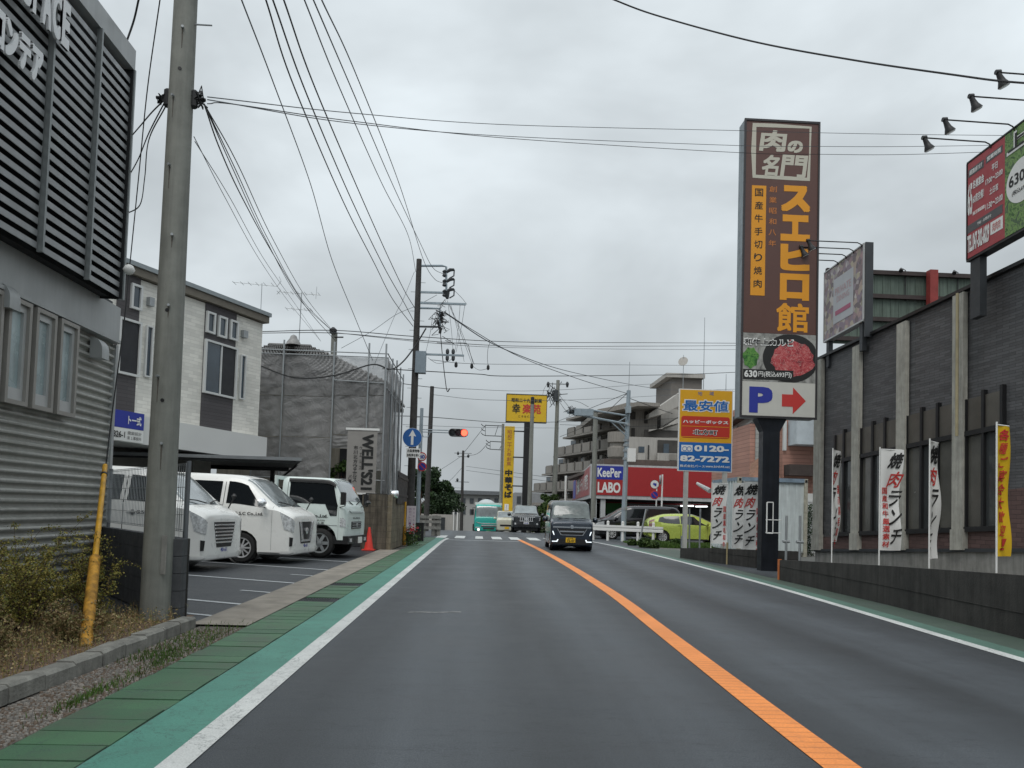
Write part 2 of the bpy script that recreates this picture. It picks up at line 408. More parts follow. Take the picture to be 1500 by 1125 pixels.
sheet('forecourt', 6.2, 26, 23.5, 36, -.006, mat('forecourt', (.13, .13, .12), .85, var=.3, bump=.4), 1, 4)
ribbon('edge_line_left', lambda Y: -1.535+.15*max(0, (Y-31)/5)**2, lambda Y: -1.385+.15*max(0, (Y-31)/5)**2, -5, 35.2, .006, M_WHITE, 30)
ribbon('green_strip_left', lambda Y: -1.90, lambda Y: -1.535, 1.8, 36, .004, M_TEAL, 20)
for a, b in ((260, 320), (375, 437), (503, 551), (607, 669), (720, 783), (838, 907), (950, 1010), (1060, 1120)):
    xa, xb = at(580+a/4.325, 787.5, 37)[0], at(580+b/4.325, 787.5, 37)[0]
    mb = MB(); mb.quad((xa, 35.6, .007), (xb, 35.6, .007), (xb, 38.9, .007), (xa, 38.9, .007)); struct('crossing_stripe', mb, M_WHITE)
mb = MB(); mb.quad((-1.36, 33.3, .007), (1.78, 33.3, .007), (1.78, 33.6, .007), (-1.36, 33.6, .007)); struct('stop_line', mb, M_WHITE2)
for sx in (4.4, 5.6, 7.2, 9.0):
    mb = MB(); mb.quad((sx, 44.5, .003), (sx+.8, 44.5, .003), (sx+.8, 44.9, .003), (sx, 44.9, .003)); struct('far_stop_line', mb, M_WHITE)
# old seam patch in the lane
mb = MB(); mb.grid(lambda u, v: (-.84+.66*u, 9.72+.22*u*0.6+.05*v+.02*sin(u*9), .004), 12, 1)
struct('road_patch', mb, mat('patch', (.34, .34, .33), .8, var=.7, scale=14))
# parking lines, slanting with the lot
LU = (gd(441.7, 854.3)-gd(288, 842.7)).normalized()
for (px, py, ln, w) in ((361.7, 885, 5.2, .10), (441.7, 854.3, 5.2, .10), (490, 835, 5.2, .10), (318, 901.7, .9, .08), (401.7, 867.7, .62, .08), (466, 843.5, .62, .08), (517, 823, 5.2, .1)):
    e = gd(px, py); a = e-LU*ln; n = V3((-LU[1], LU[0], 0))*w/2
    mb = MB(); mb.quad(*[(q[0], q[1], -.006) for q in (a-n, e-n, e+n, a+n)]); struct('parking_line', mb, M_WHITE2)
# gutter slabs, one by one
random.seed(3)
sl = MB(); sl.wbox(-.243, .243, -.117, .117, -.03, 0.0)
slab_me = sl.mesh('gutter_slab', M_GREEN)
slab_root = thing('gutter', 'green painted concrete slab gutter along the left edge of the road', 'gutter', (-2.15, 2.2, 0))
Y = 2.35; k = 0
while Y < 35.6:
    if not (10.55 < Y < 10.95 or 12.7 < Y < 13.2):
        o = link('slab', slab_me, slab_root, (-2.15+.004*random.uniform(-1, 1)+2.15, 0, 0)); o.parent = slab_root
        o.location = (random.uniform(-.004, .004), Y-2.2, .008+random.uniform(-.003, .005)); o.rotation_euler = (random.uniform(-.006, .006), random.uniform(-.006, .006), random.uniform(-.012, .012))
    Y += .245; k += 1
for gy, lb in ((10.75, 'nearer black steel drain grate set in the green gutter'), (12.95, 'farther black steel drain grate set in the green gutter')):
    g = thing('drain_grate', lb, 'drain grate', (-2.15, gy, 0)); mb = MB()
    mb.wbox(-2.39, -1.91, gy-.20, gy-.18, -.02, .012).wbox(-2.39, -1.91, gy+.18, gy+.20, -.02, .012)
    part('frame', mb, M_DSTEEL, g); mb = MB()
    for i in range(13): mb.wbox(-2.385+.037*i, -2.37+.037*i, gy-.18, gy+.18, -.02, .010)
    part('bars', mb, M_DSTEEL, g)

# kerb stones edging the planting bed
kerb = thing('planting_bed_kerb', 'row of weathered concrete kerb stones edging the shrub bed', 'kerb', (-2.97, 5.5, 0))
ks = MB()
def kst(u, v): return None
ks.prism(Fr((0, 0, 0), (-1, 0, 0)), [(-.07, 0), (.07, 0), (.07, .12), (-.05, .12), (-.07, .10)], -.195, .195)
kme = ks.mesh('kerb_stone', mat('kerb_stone', (.24, .235, .21), .9, var=.35, scale=6, bump=.8, bscale=45, streak=.2))
Y = 2.4
while Y < 8.3:
    o = link('kerb_stone', kme, kerb, (random.uniform(-.008, .008), Y-5.5, random.uniform(-.012, .01))); o.rotation_euler = (random.uniform(-.02, .02), 0, random.uniform(-.025, .025)); Y += .40
sheet('planting_bed', -5.4, -3.05, 1, 8.6, .07, mat('soil', (.15, .10, .07), .95, var=.45, scale=9, bump=1., bscale=30), 1, 3)
sheet('gravel_bed', -2.9, -2.42, 1.5, 8.3, -.004, mat('gravel_base', (.12, .105, .09), .95, var=.5, scale=30, bump=1., bscale=60), 1, 3)
# loose gravel
def pebbles(n, region, smin, smax, zf):
    mb = MB()
    for _ in range(n):
        x, y = region(); s = random.uniform(smin, smax); a = random.uniform(0, pi); h = s*random.uniform(.35, .7)
        R = [random.uniform(.7, 1.1) for _ in range(5)]; c0 = V3((x, y, zf(x, y)))
        lo = [c0+V3((cos(a+2*pi*i/5)*s*R[i], sin(a+2*pi*i/5)*s*R[i]*.8, -.01)) for i in range(5)]
        hi = [c0+V3((cos(a+2*pi*i/5)*s*R[i]*.62, sin(a+2*pi*i/5)*s*R[i]*.5, h)) for i in range(5)]
        mb.mi = random.choice((0, 0, 1, 1, 2)); mb.add(lo+hi, [(i, (i+1) % 5, 5+(i+1) % 5, 5+i) for i in range(5)]+[(5, 6, 7, 8, 9)])
    return mb
GR = [mat('pebble_grey', (.22, .205, .185), .9, var=.4, scale=60), mat('pebble_brown', (.165, .125, .095), .9, var=.4, scale=60), mat('pebble_pale', (.30, .27, .24), .85, var=.3, scale=60)]
stuff('gravel', pebbles(6500, lambda: (random.uniform(-2.87, -2.42), 2.5+random.random()**1.3*5.6), .008, .019, lambda x, y: 0), GR, 'loose grey and brown gravel between the kerb stones and green gutter', 'gravel')

# ------------------------------------------------------------------ vegetation
def leafmat(name, cols, rough=.6, scale=45.):
    m, t, b, pos = fresh(name, rough)
    n = noise(t, pos, scale, 2, .5); k = len(cols)
    c = ramp(t, n, [(.30+.40*i/(k-1), cols[i]) for i in range(k)])
    big = noise(t, pos, scale*.08, 3); c = mixc(t, 1., c, ramp(t, big, [(.35, .75), (.65, 1.2)]), 'MULTIPLY')
    t.links.new(c, b.inputs['Base Color']); b.inputs['Specular IOR Level'].default_value = .3
    b.inputs['Transmission Weight'].default_value = 0.; return m
L_SHRUB = leafmat('shrub_leaf', [(.07, .10, .025), (.15, .16, .035), (.28, .235, .05), (.45, .34, .09)], scale=38)
L_RED = leafmat('red_leaf', [(.12, .14, .045), (.22, .21, .08), (.28, .17, .085), (.46, .38, .20)], scale=22)
L_GRASS = leafmat('grass_leaf', [(.03, .065, .012), (.06, .12, .02), (.10, .15, .03)], scale=20)
L_TREE = leafmat('tree_leaf', [(.010, .024, .010), (.022, .045, .016), (.04, .07, .024)], scale=2.2)
L_GREEN = leafmat('green_leaf', [(.02, .045, .012), (.045, .085, .018), (.08, .13, .03)], scale=3.)
M_TWIG = mat('twig', (.085, .05, .035), .85, var=.3, scale=20)
def leaf(mb, c, s, asp=.5):
    d = V3((random.gauss(0, 1), random.gauss(0, 1), random.gauss(0, .8))).normalized(); e = d.orthogonal().normalized()
    a = random.uniform(0, 2*pi); e = e*cos(a)+d.cross(e)*sin(a); c = V3(c)
    mb.add([c-d*s*.5, c+e*s*asp*.5, c+d*s*.5, c-e*s*asp*.5], [(0, 1, 2, 3)])
def blade(mb, x, y, z, h, w=.008, lean=.4):
    a = random.uniform(0, 2*pi); dx, dy = cos(a)*w, sin(a)*w; b = random.uniform(0, 2*pi); lx, ly = cos(b)*h*lean*random.random(), sin(b)*h*lean*random.random()
    mb.add([(x-dx, y-dy, z), (x+dx, y+dy, z), (x+lx*.45+dx*.7, y+ly*.45+dy*.7, z+h*.6), (x+lx*.45-dx*.7, y+ly*.45-dy*.7, z+h*.6), (x+lx, y+ly, z+h)], [(0, 1, 2, 3), (3, 2, 4)])
def shrub(x, y, h, spread, nb, nl, label, leafm, z0=.07, ls=.022, drift=(0, 0), group=None):
    t = thing('shrub', label, 'shrub', (x, y, z0), group); br = MB(); lf = MB(); nl = int(nl*(1.0 if leafm is L_SHRUB and 0 else 1.6)); nb = int(nb*1.2)
    for _ in range(nb):
        a = random.uniform(0, 2*pi); L = h*random.uniform(.55, 1.1); p = V3((x+random.uniform(-.1, .1)*spread, y+random.uniform(-.1, .1)*spread, z0))
        d = V3((cos(a)*spread*.55+drift[0], sin(a)*spread*.55+drift[1], 1.)).normalized(); pts = [p.copy()]; n = 7
        for i in range(n):
            d = (d+V3((random.gauss(0, .16), random.gauss(0, .16), random.gauss(-.03, .09)))).normalized(); p = p+d*L/n; pts.append(p.copy())
        br.tube(pts, [.0075*(1-i/(n+1.5)) for i in range(n+1)], 4)
        for i in range(2, n+1):
            for _s in range(2):
                q = pts[i]; sd = (d*.5+V3((random.gauss(0, 1), random.gauss(0, 1), random.gauss(.1, .5)))).normalized(); sl_ = random.uniform(.08, .26)*h*.7
                r = [q, q+sd*sl_*.5+V3((0, 0, .01)), q+sd*sl_]; br.tube(r, [.003, .0022, .001], 3)
                for _k in range(max(1, int(nl/nb/(n-1)/2))):
                    u = random.random(); c = r[0].lerp(r[2], u)+V3([random.gauss(0, .016) for _ in range(3)]); leaf(lf, c, ls*random.uniform(.6, 1.3), .6)
    part('branches', br, M_TWIG, t); part('foliage', lf, leafm, t, stuff=True)
    return t
def crown(mb, c, r, n, s, squash=1.):
    for _ in range(n):
        d = V3((random.gauss(0, 1), random.gauss(0, 1), random.gauss(0, 1))).normalized(); k = random.random()**.45
        leaf(mb, (c[0]+d[0]*r*k, c[1]+d[1]*r*k, c[2]+d[2]*r*k*squash), s*random.uniform(.6, 1.4), .75)
def tree(x, y, z0, h, r, label, leafm=L_TREE, clumps=14, per=220, s=.22, group=None, name='tree', low=.3):
    t = thing(name, label, 'tree', (x, y, z0), group); tr = MB(); cr = MB()
    tr.tube([(x, y, z0), (x+.05*r, y, z0+h*.35), (x, y+.05, z0+h*.75)], [.045*h*.5, .035*h*.5, .012*h], 7)
    for i in range(clumps):
        a = random.uniform(0, 2*pi); k = random.random()**.6; zz = z0+h*(low+(1-low)*random.random()**.85); fall = 1-.55*((zz-z0)/h-low)/(1-low)
        c = V3((x+cos(a)*r*k*fall, y+sin(a)*r*k*fall, zz-.1*h*random.random())); cr_ = r*random.uniform(.26, .48)*(.5+.5*fall)
        if i < 6: tr.tube([(x, y, z0+h*.4), c], [.02*h*.4, .006*h*.4], 5)
        crown(cr, c, cr_, per, s, .75)
    part('trunk', tr, M_TWIG, t); part('crown', cr, leafm, t, stuff=True); return t

random.seed(11)
S = [(-4.35, 7.75, 1.15, .9, 22, 5200, 'tall thorny shrub with small yellow green leaves in front of the big concrete pole', L_SHRUB),
     (-4.05, 6.9, .95, .9, 20, 4600, 'sprawling yellow green shrub right behind the leaning yellow cable guard', L_SHRUB),
     (-4.75, 6.5, .85, .9, 16, 3000, 'thin upright shrub against the lower corrugated wall', L_SHRUB),
     (-3.75, 7.7, .85, .6, 16, 3400, 'low yellow green shrub hugging the foot of the concrete pole', L_SHRUB),
     (-4.5, 5.6, .60, 1.2, 20, 3800, 'reddish leaved low shrub at the left edge of the planting bed', L_RED),
     (-3.7, 5.9, .42, 1.2, 22, 4200, 'low russet shrub just behind the kerb stones near the yellow guard', L_RED),
     (-3.55, 4.9, .34, 1.3, 22, 4200, 'low reddish shrub in the bottom left corner of the bed', L_RED),
     (-3.45, 6.9, .36, 1.1, 18, 3600, 'small rusty brown shrub between yellow guard and kerb', L_RED)]
for s in S: shrub(s[0], s[1], s[2], s[3], s[4], s[5], s[6], s[7])
mb = MB()
for _ in range(26000):
    x, y = random.uniform(-5.3, -3.08), random.uniform(3.2, 8.5); leaf(mb, (x, y, .075+random.random()**2*.14), random.uniform(.012, .028), .6)
for _ in range(2600): blade(mb, random.uniform(-5.2, -3.1), random.uniform(3.4, 8.5), .07, random.uniform(.05, .22), .003)
stuff('ground_cover', mb, L_RED, 'low reddish ground cover and dead leaves filling the planting bed', 'ground cover')
mb = MB()
for _ in range(1900):
    c = random.choice(((-2.62, 7.0, .16, .35), (-2.72, 7.7, .14, .4), (-2.5, 6.2, .07, .5), (-2.5, 7.4, .07, .8), (-2.68, 6.6, .12, .2), (-2.52, 5.2, .04, .3)))
    x, y = random.gauss(c[0], c[2]*.8), random.gauss(c[1], c[3]*.8)
    if -2.87 < x < -2.40 and 3 < y < 8.6: blade(mb, x, y, 0, random.uniform(.012, .06), .0035, .8)
stuff('weeds', mb, L_GRASS, 'tufts of green weeds in the gravel beside the green gutter', 'weeds')

# ================================================================== LEFT: metal clad shop with louvres
M_CORR = mat('corrugated', (.42, .42, .39), .45, .15, var=.10, scale=1.5, streak=.18)
M_SILVER = mat('silver_panel', (.40, .415, .415), .45, .12, var=.08, scale=1.2, streak=.08)
M_SLAT = mat('louvre_metal', (.30, .31, .315), .40, .35, var=.12, scale=4)
M_FRAME = mat('window_frame_silver', (.50, .51, .505), .4, .15, var=.06)
BX = -5.42
bl = thing('shop_building', 'grey shop with corrugated lower wall and dark louvred upper storey', 'building', (BX, 5, 0))
FL = Fr((BX, 0, 0), (0, 1, 0))        # N = U x V = (0,1,0)x(0,0,1) = +X, toward the road
mb = MB(); per = .112; nz = int(3.62/per*8); prof = []
for i in range(nz+1):
    z = .08+3.54*i/nz; ph = (z/per) % 1.
    prof.append((z, .027*math.tanh(2.2*sin(2*pi*ph))))
vs = [];
for y in (-3, 11.45):
    for z, n in prof: vs.append((BX+n, y, z))
k = len(prof); mb.add(vs, [(i, k+i, k+i+1, i+1) for i in range(k-1)])
part('corrugated_cladding', mb, M_CORR, bl, smooth=50)
mb = MB(); mb.wbox(-14, BX-.03, -3, 11.40, 0, 4.2).wbox(-14, BX-.03, -3, 10.7, 4.2, 7.5); part('wall', mb, M_DSTEEL, bl)
mb = MB(); mb.wbox(BX-.02, BX+.045, 11.42, 11.49, 0, 3.57); mb.wbox(-14, BX-.03, 11.41, 11.47, 0, 3.57); part('corner_trim', mb, M_SILVER, bl)
mb = MB(); mb.wbox(-14, BX+.10, -3, 11.38, 3.62, 4.10); mb.wbox(-14, BX+.13, -3, 11.40, 3.575, 3.62); part('fascia_band', mb, M_SILVER, bl)
mb = MB(); mb.wbox(-14, -5.02, -3, 10.79, 7.33, 7.62); part('parapet', mb, M_SILVER, bl)
mb = MB(); mb.wbox(-14, -5.19, -3, 10.75, 4.10, 7.33).wbox(-5.6, -5.02, 10.751, 10.79, 4.08, 7.33); part('louvre_backing', mb, mat('backing', (.018, .019, .021), .8, var=.3), bl)
FM = Fr((-5.05, 0, 0), (0, 1, 0))
m1 = FM.hit(134.5, 250)[0]; m2 = FM.hit(66, 210)[0]; pitch = m1-m2
mull = [10.77, m1, m2]+[m2-pitch*i for i in range(1, 4)]
mmb = MB(); mmb.wbox(-.02, .05, -.018, .018, 4.07, 7.33); mme = mmb.mesh('mullion', mat('mullion', (.25, .27, .27), .4, .4, var=.05))
for y in mull: link('mullion', mme, bl, (-5.05-BX, y-5, 0))
random.seed(5)
for bi in range(len(mull)-1):
    y1, y0 = mull[bi]-.03, mull[bi+1]+.03
    smb = MB(); fr = Fr((0, 0, 0), (1, 0, 0)); L = y1-y0
    # angled blade: section in x-z, extruded along y
    sec = [(-.07, .052), (-.06, .060), (.022, .030), (.022, -.042), (.012, -.042), (.010, .020)]
    smb.prism(fr, sec, -L/2, L/2); sme = smb.mesh('slat', M_SLAT)
    for j in range(24):
        z = 4.14+j*.1375
        if z > 7.30: break
        link('slat', sme, bl, (-5.08-BX, (y0+y1)/2-5, z))
# windows and hoods in the corrugated wall
FWn = Fr((BX+.05, 0, 0), (0, 1, 0))
wb = FWn.hit(76, 500)[0], FWn.hit(107, 520)[0]
ztop = FWn.hit(107, 477)[1]; zbot = FWn.hit(101, 612)[1]; ww = FWn.hit(105, 540)[0]-FWn.hit(78, 530)[0]
yc = (FWn.hit(78, 530)[0]+FWn.hit(105, 540)[0])/2; step = yc-(FWn.hit(41, 510)[0]+FWn.hit(73, 525)[0])/2
M_FROST = mat('frosted_glass', (.34, .42, .43), .22, 0, var=.35, scale=2.4, spec=.8)
for i in range(4):
    c = yc-step*i; a, b = c-ww/2, c+ww/2
    mb = MB()
    for q in ((a, a+.05, zbot, ztop), (b-.05, b, zbot, ztop), (a+.05, b-.05, zbot, zbot+.05), (a+.05, b-.05, ztop-.05, ztop)): mb.box(FL, *q, -.01, .13)
    w = part('window', mb, mat('window_box', (.33, .315, .29), .5, .1, var=.08), bl)
    mb = MB()
    for q in ((a+.05, a+.10, zbot+.05, ztop-.05), (b-.10, b-.05, zbot+.05, ztop-.05), (a+.10, b-.10, zbot+.05, zbot+.19), (a+.10, b-.10, ztop-.13, ztop-.05)): mb.box(FL, *q, 0, .09)
    part('sash', mb, M_FRAME, w); mb = MB(); mb.box(FL, a+.10, b-.10, zbot+.19, ztop-.13, 0, .055); part('pane', mb, M_FROST, w)
for (px, py) in ((140, 512), (4, 436)):
    a, b = FWn.hit(px, py); mb = MB(); n = 7
    pr = [(0, .16)]+[(.17*sin(pi/2*i/n), .16-.17*(1-cos(pi/2*i/n))) for i in range(n+1)]+[(0, -.13)][:0]
    pr = [(0, -.13), (.17, -.13)]+[(.17*cos(pi/2*i/n), -.02+.18*sin(pi/2*i/n)) for i in range(n+1)]
    fr = Fr((BX+.02, a, b), (1, 0, 0)); mb.prism(fr, pr, -.10, .10); part('vent_hood', mb, M_SILVER, bl, smooth=50)
# big letters
FT = Fr((-4.93, 0, 0), (0, 1, 0))
e1 = FT.hit(106, 12); e0 = FT.hit(100.7, 76); H1 = e1[1]-e0[1]; W1 = FT.hit(101, 74)[0]-FT.hit(90, 62)[0]
LET = mat('letter_white', (.80, .81, .82), .4, var=0)
for i, ch in enumerate('ECAPS'):
    b = e0[0]-i*(W1*1.17); lettering(bl, FT, [(ch, b-W1, b, e0[1], e0[1]+H1, dict(bold=.045))], LET, n=0, thick=.03)
k1 = FT.hit(64, 79); k0 = FT.hit(50, 119); HK = FT.hit(47.3, 60)[1]-FT.hit(45, 112)[1]; WK = FT.hit(62, 80)[0]-FT.hit(46.5, 62)[0]
for i, ch in enumerate('アテンコ'):
    b = k1[0]-i*WK*1.12; lettering(bl, FT, [(ch, b-WK, b, k1[1]-HK, k1[1], dict(bold=.05))], LET, n=0, thick=.03)

# ------------------------------------------------------------------ big concrete pole
pb = V3((-3.34, 8.25, 0)); 
pole = thing('utility_pole', 'thick pale concrete utility pole in front of the parked vans', 'utility pole', pb)
mb = MB(); mb.cyl(pb, pb+V3((0, 0, 11)), .155, .096, 28); part('shaft', mb, M_POLE, pole, smooth=60)
mb = MB(); random.seed(2)
for z in (1.9, 2.6, 3.35, 4.1, 4.85, 5.6, 6.35, 7.1):
    s = 1 if int(z*10) % 2 else -1; r = .155-.0054*z
    mb = MB(); d = V3((.25*s, -1, 0)).normalized(); mb.cyl(pb+d*r*.9+V3((0, 0, z)), pb+d*(r+.03)+V3((0, 0, z)), .014, seg=8); part('step_bolt', mb, M_STEEL, pole)
mb = MB(); mb.cyl(pb+V3((.1, -.02, 6.45)), pb+V3((.30, -.02, 6.45)), .009, seg=6); part('step_bolt', mb, M_STEEL, pole)
mb = MB()
for z in (2.35, 3.3, 5.9): r = .155-.0054*z; mb.cyl(pb+V3((.02, -r*.95, z)), pb+V3((.02, -r-.002, z)), .02, seg=10)
part('hole', mb, M_BLACK, pole)
mb = MB(); mb.wbox(pb[0]+.09, pb[0]+.14, pb[1]-.15, pb[1]-.135, .55, .95); part('number_plate', mb, M_CONC, pole)
mb = MB()
for z in (1.9, 2.6, 3.35, 4.1, 4.85, 5.6, 6.35, 7.1):
    s = 1 if int(z*10) % 2 else -1; a0 = atan2(-1, .25*s); L = random.uniform(.12, .28)
    def rp(a, h): r = .155-.00536*h+.0008; return V3((pb[0]+cos(a)*r, pb[1]+sin(a)*r, h))
    mb = MB(); mb.quad(rp(a0-.07, z-.02), rp(a0+.07, z-.02), rp(a0+.02, z-L), rp(a0-.03, z-L))
    part('rust_streak', mb, mat('rust_streak', (.10, .09, .075), .85, var=.4, scale=30), pole)
zc = at(290, 146, 8.25)[2]
mb = MB(); random.seed(4)
for s, n in ((.19, 9), (-.19, 5)):
    for i in range(n):
        c = V3((pb[0]+s*.9, pb[1], zc)); pts = [c+V3((random.gauss(s*.15, .035), random.gauss(0, .035), random.gauss(0, .045))) for _ in range(5)]; mb.tube(pts, .009, 4)
    mb.lathe((pb[0]+s*.75, pb[1], zc-.10), (0, 0, 1), [(0, .02), (.02, .04), (.18, .04), (.2, .02)], 8)
mb.cyl(pb+V3((-.26, 0, zc)), pb+V3((.26, 0, zc)), .018); part('cable_closure', mb, M_WIRE, pole)

# yellow cable guards
def guard(p0, p1, label, r=.03, thick=None):
    t = thing('cable_guard', label, 'cable guard', p0); mb = MB(); mb.cyl(p0, p1, r, r*.9, 12); part('tube', mb, mat('guard_yellow', (.62, .33, .02), .5, var=.25, scale=9, streak=.3), t, smooth=50)
    if thick: q = V3(p0).lerp(V3(p1), thick[0]); mb = MB(); mb.cyl(V3(p0), q, thick[1], thick[1]*.95, 12); part('sleeve', mb, mat('guard_old', (.50, .25, .025), .7, var=.45, scale=14, streak=.5), t, smooth=50)
    return t
g0 = gd(125, 950, .05); g1 = at(154, 682, 8.9)
guard(g0, g1, 'leaning yellow cable guard standing in the shrubs beside the shop wall', .030, (.42, .052))
mb = MB(); q = V3(g0).lerp(V3(g1), .93); mb.cyl(q, q+(V3(g1)-V3(g0)).normalized()*.03, .034, seg=12); single('cable_clamp', mb, M_BLACK, 'small black clamp round the top of the leaning yellow guard', 'clamp', q)

# ------------------------------------------------------------------ block wall with mesh fence in front of the vans
bw0, bw1 = V3((-3.15, 8.45, 0)), V3((-5.46, 11.5, 0)); d = (bw1-bw0); Lw = d.length; 
FB = Fr(bw0, -d)                       # runs away to the left; use U toward the road so N faces the camera
FB = Fr(bw1, bw0-bw1)
wall = thing('block_wall', 'low dark grey block wall behind the concrete pole', 'wall', bw0)
M_BLK = mat('block_dark', (.068, .072, .078), .85, var=.2, scale=6, bump=.4, bscale=60, streak=.25)
bm_ = MB(); bm_.box(Fr((0, 0, 0), (1, 0, 0)), -.194, .194, -.088, .088, -.06, .06); bme = bm_.mesh('block', M_BLK)
ang = atan2(FB.U[1], FB.U[0])
for r in range(5):
    a = Lw+.0-.2+( .0 if r % 2 else .0)
    while a > .1:
        p = FB.p(a, .09+r*.182); o = link('block', bme, wall, V3(p)-bw0); o.rotation_euler = (0, 0, ang); a -= .392
mb = MB(); mb.box(FB, 0, Lw, 0, .9, -.052, .052); part('mortar', mb, M_CONC_D, wall)
# pillar end turned to the road
mb = MB(); mb.wbox(-3.32, -3.10, 8.25, 8.40, .0, .905);
pil = thing('block_pillar', 'dark block pillar ending the low wall beside the pole', 'pillar', (-3.21, 8.33, 0))
for r in range(5):
    mb = MB(); mb.wbox(-3.325, -3.095, 8.25, 8.40, r*.182+.003, r*.182+.179); part('block', mb, M_BLK, pil)
fn = thing('mesh_fence', 'grey welded wire mesh fence on the low block wall before the white van', 'fence', bw0)
mb = MB(); zt, zb_ = 1.72, .98
n = int(Lw/.075)
for i in range(n): a = Lw*i/n; mb.box(FB, a-.003, a+.003, zb_, zt, -.003, .003)
for z in (.98, 1.0, 1.16, 1.31, 1.46, 1.61, 1.70, 1.72): mb.box(FB, 0, Lw-.06, z-.003, z+.003, .003, .009)
part('wire_mesh', mb, M_STEEL, fn)
for a in (.1, Lw-.12): mb = MB(); p = FB.p(a, .9, -.04); mb.cyl(p, p+V3((0, 0, .85)), .028, seg=10); part('post', mb, mat('fence_post', (.16, .17, .18), .5, .4), fn)

# ================================================================== white apartment house on the left
M_TILEW = fresh('white_tile', .75); m, t, b, pos = M_TILEW
def courses(name, col, ch=.065, cw=.25, depth=.6, rough=.75, alt=(.88, 1.08), mortar=.7, axis=None, dist=.01):
    m, t, b, pos = fresh(name, rough)
    sx = N(t, 'ShaderNodeSeparateXYZ'); t.links.new(pos, sx.inputs[0])
    h = vmath(t, 'ADD', sx.outputs[0], sx.outputs[1]); cb = N(t, 'ShaderNodeCombineXYZ'); t.links.new(h, cb.inputs[0]); t.links.new(sx.outputs[2], cb.inputs[1])
    br = N(t, 'ShaderNodeTexBrick'); t.links.new(cb.outputs[0], br.inputs[0]); br.inputs['Scale'].default_value = 1.
    br.inputs['Brick Width'].default_value = cw; br.inputs['Row Height'].default_value = ch; br.inputs['Mortar Size'].default_value = min(ch, cw)*.055; br.inputs['Mortar Smooth'].default_value = .3
    br.inputs['Color1'].default_value = (*[c*alt[0] for c in col], 1); br.inputs['Color2'].default_value = (*[c*alt[1] for c in col], 1); br.inputs['Mortar'].default_value = (*[c*mortar for c in col], 1)
    c = mixc(t, 1., br.outputs[0], ramp(t, noise(t, pos, .9, 5), [(.3, .88), (.7, 1.08)]), 'MULTIPLY')
    t.links.new(c, b.inputs['Base Color']); bumpn(t, b, vmath(t, 'SUBTRACT', vmath(t, 'MULTIPLY', noise(t, pos, 40, 3), .3), br.outputs[1]), depth, dist); return m
M_TW = courses('pale_tile', (.78, .76, .70), .10, .45, mortar=.82)
M_TD = courses('dark_siding', (.085, .078, .082), .10, 2.5, mortar=.6)
aU = -(ray(1263, 792)); aU.normalize()
A0 = at(376, 674.7, 25)
FA = Fr(A0, -aU)                        # U runs away to the right end; negative s = toward the camera
apt = thing('apartment_house', 'white tiled apartment house with dark panels behind the parked vans', 'building', (A0[0], A0[1], 0))
hh = lambda x, y: FA.hit(x, y)
ttop = hh(383, 460)[1]; t2 = hh(192, 388)[1]; ttop = (ttop+t2)/2
LL = -15.
mb = MB(); mb.box(FA, LL, 0, .75, ttop-.3, -8, 0); part('wall', mb, M_TW, apt)
mb = MB(); mb.box(FA, LL, .12, ttop-.27, ttop-.06, -8.1, .16); part('fascia', mb, mat('fascia_brown', (.17, .15, .12), .6), apt)
mb = MB(); mb.box(FA, LL, .16, ttop-.06, ttop+.06, -8.2, .22); part('roof_edge', mb, mat('roof_metal', (.28, .31, .32), .4, .5), apt)
mb = MB(); mb.box(FA, LL, .10, 0, .75, -8, .30); part('balcony_band', mb, M_WALLW, apt)
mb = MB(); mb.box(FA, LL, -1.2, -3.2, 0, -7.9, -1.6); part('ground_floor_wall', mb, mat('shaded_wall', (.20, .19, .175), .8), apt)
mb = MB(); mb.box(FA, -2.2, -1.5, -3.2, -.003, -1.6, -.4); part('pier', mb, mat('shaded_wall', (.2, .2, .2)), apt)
def area(x0, y0, x1, y1, fr=FA, n=0.): return fr.box(x0, y0, x1, y1, n)
Z7 = lambda x, y: (150+x/3.516, 380+y/3.516)
def rz(x0, y0, x1, y1):                 # zoom coordinates of left/right edges at mid height
    ym = (y0+y1)/2
    s0 = hh(*Z7(x0, ym))[0]; s1 = hh(*Z7(x1, ym))[0]; xm = (x0+x1)/2
    tt = hh(*Z7(xm, y0))[1]; tb = hh(*Z7(xm, y1))[1]; return s0, s1, tb, tt
for (x0, x1, ya, yb) in ((514, 676, 250, 893), (60, 178, 60, 825)):
    s0, s1, tb, tt = rz(x0, ya, x1, yb); mb = MB(); mb.box(FA, s0, s1, .755, ttop-.28, .002, .03); part('dark_panel', mb, M_TD, apt)
M_WGL = mat('house_glass', (.03, .05, .07), .08, 0, var=.3, scale=1.5, spec=.9)
M_SCR = mat('dark_screen', (.02, .021, .025), .5, var=.2)
M_SASH = mat('white_sash', (.62, .63, .62), .45, var=.04)
def window(fr, s0, s1, t0, t1, parent, n0=.0, fw=.06, glass=M_WGL, frame=M_SASH, split=0, d=.08, darkright=False):
    mb = MB()
    for q in ((s0, s0+fw, t0, t1), (s1-fw, s1, t0, t1), (s0+fw, s1-fw, t0, t0+fw), (s0+fw, s1-fw, t1-fw, t1)): mb.box(fr, *q, n0, n0+d)
    w = part('window', mb, frame, parent); k = split+1; W = (s1-s0-2*fw)
    for i in range(k):
        a = s0+fw+W*i/k; b = s0+fw+W*(i+1)/k
        mb = MB(); mb.box(fr, a+.005, b-.005, t0+fw, t1-fw, n0, n0+d*.35); part('pane', mb, M_SCR if (darkright and i == k-1) else glass, w)
        if i: mb = MB(); mb.box(fr, a-fw*.35, a+fw*.35, t0+fw, t1-fw, n0, n0+d*.8); part('mullion', mb, frame, w)
    return w
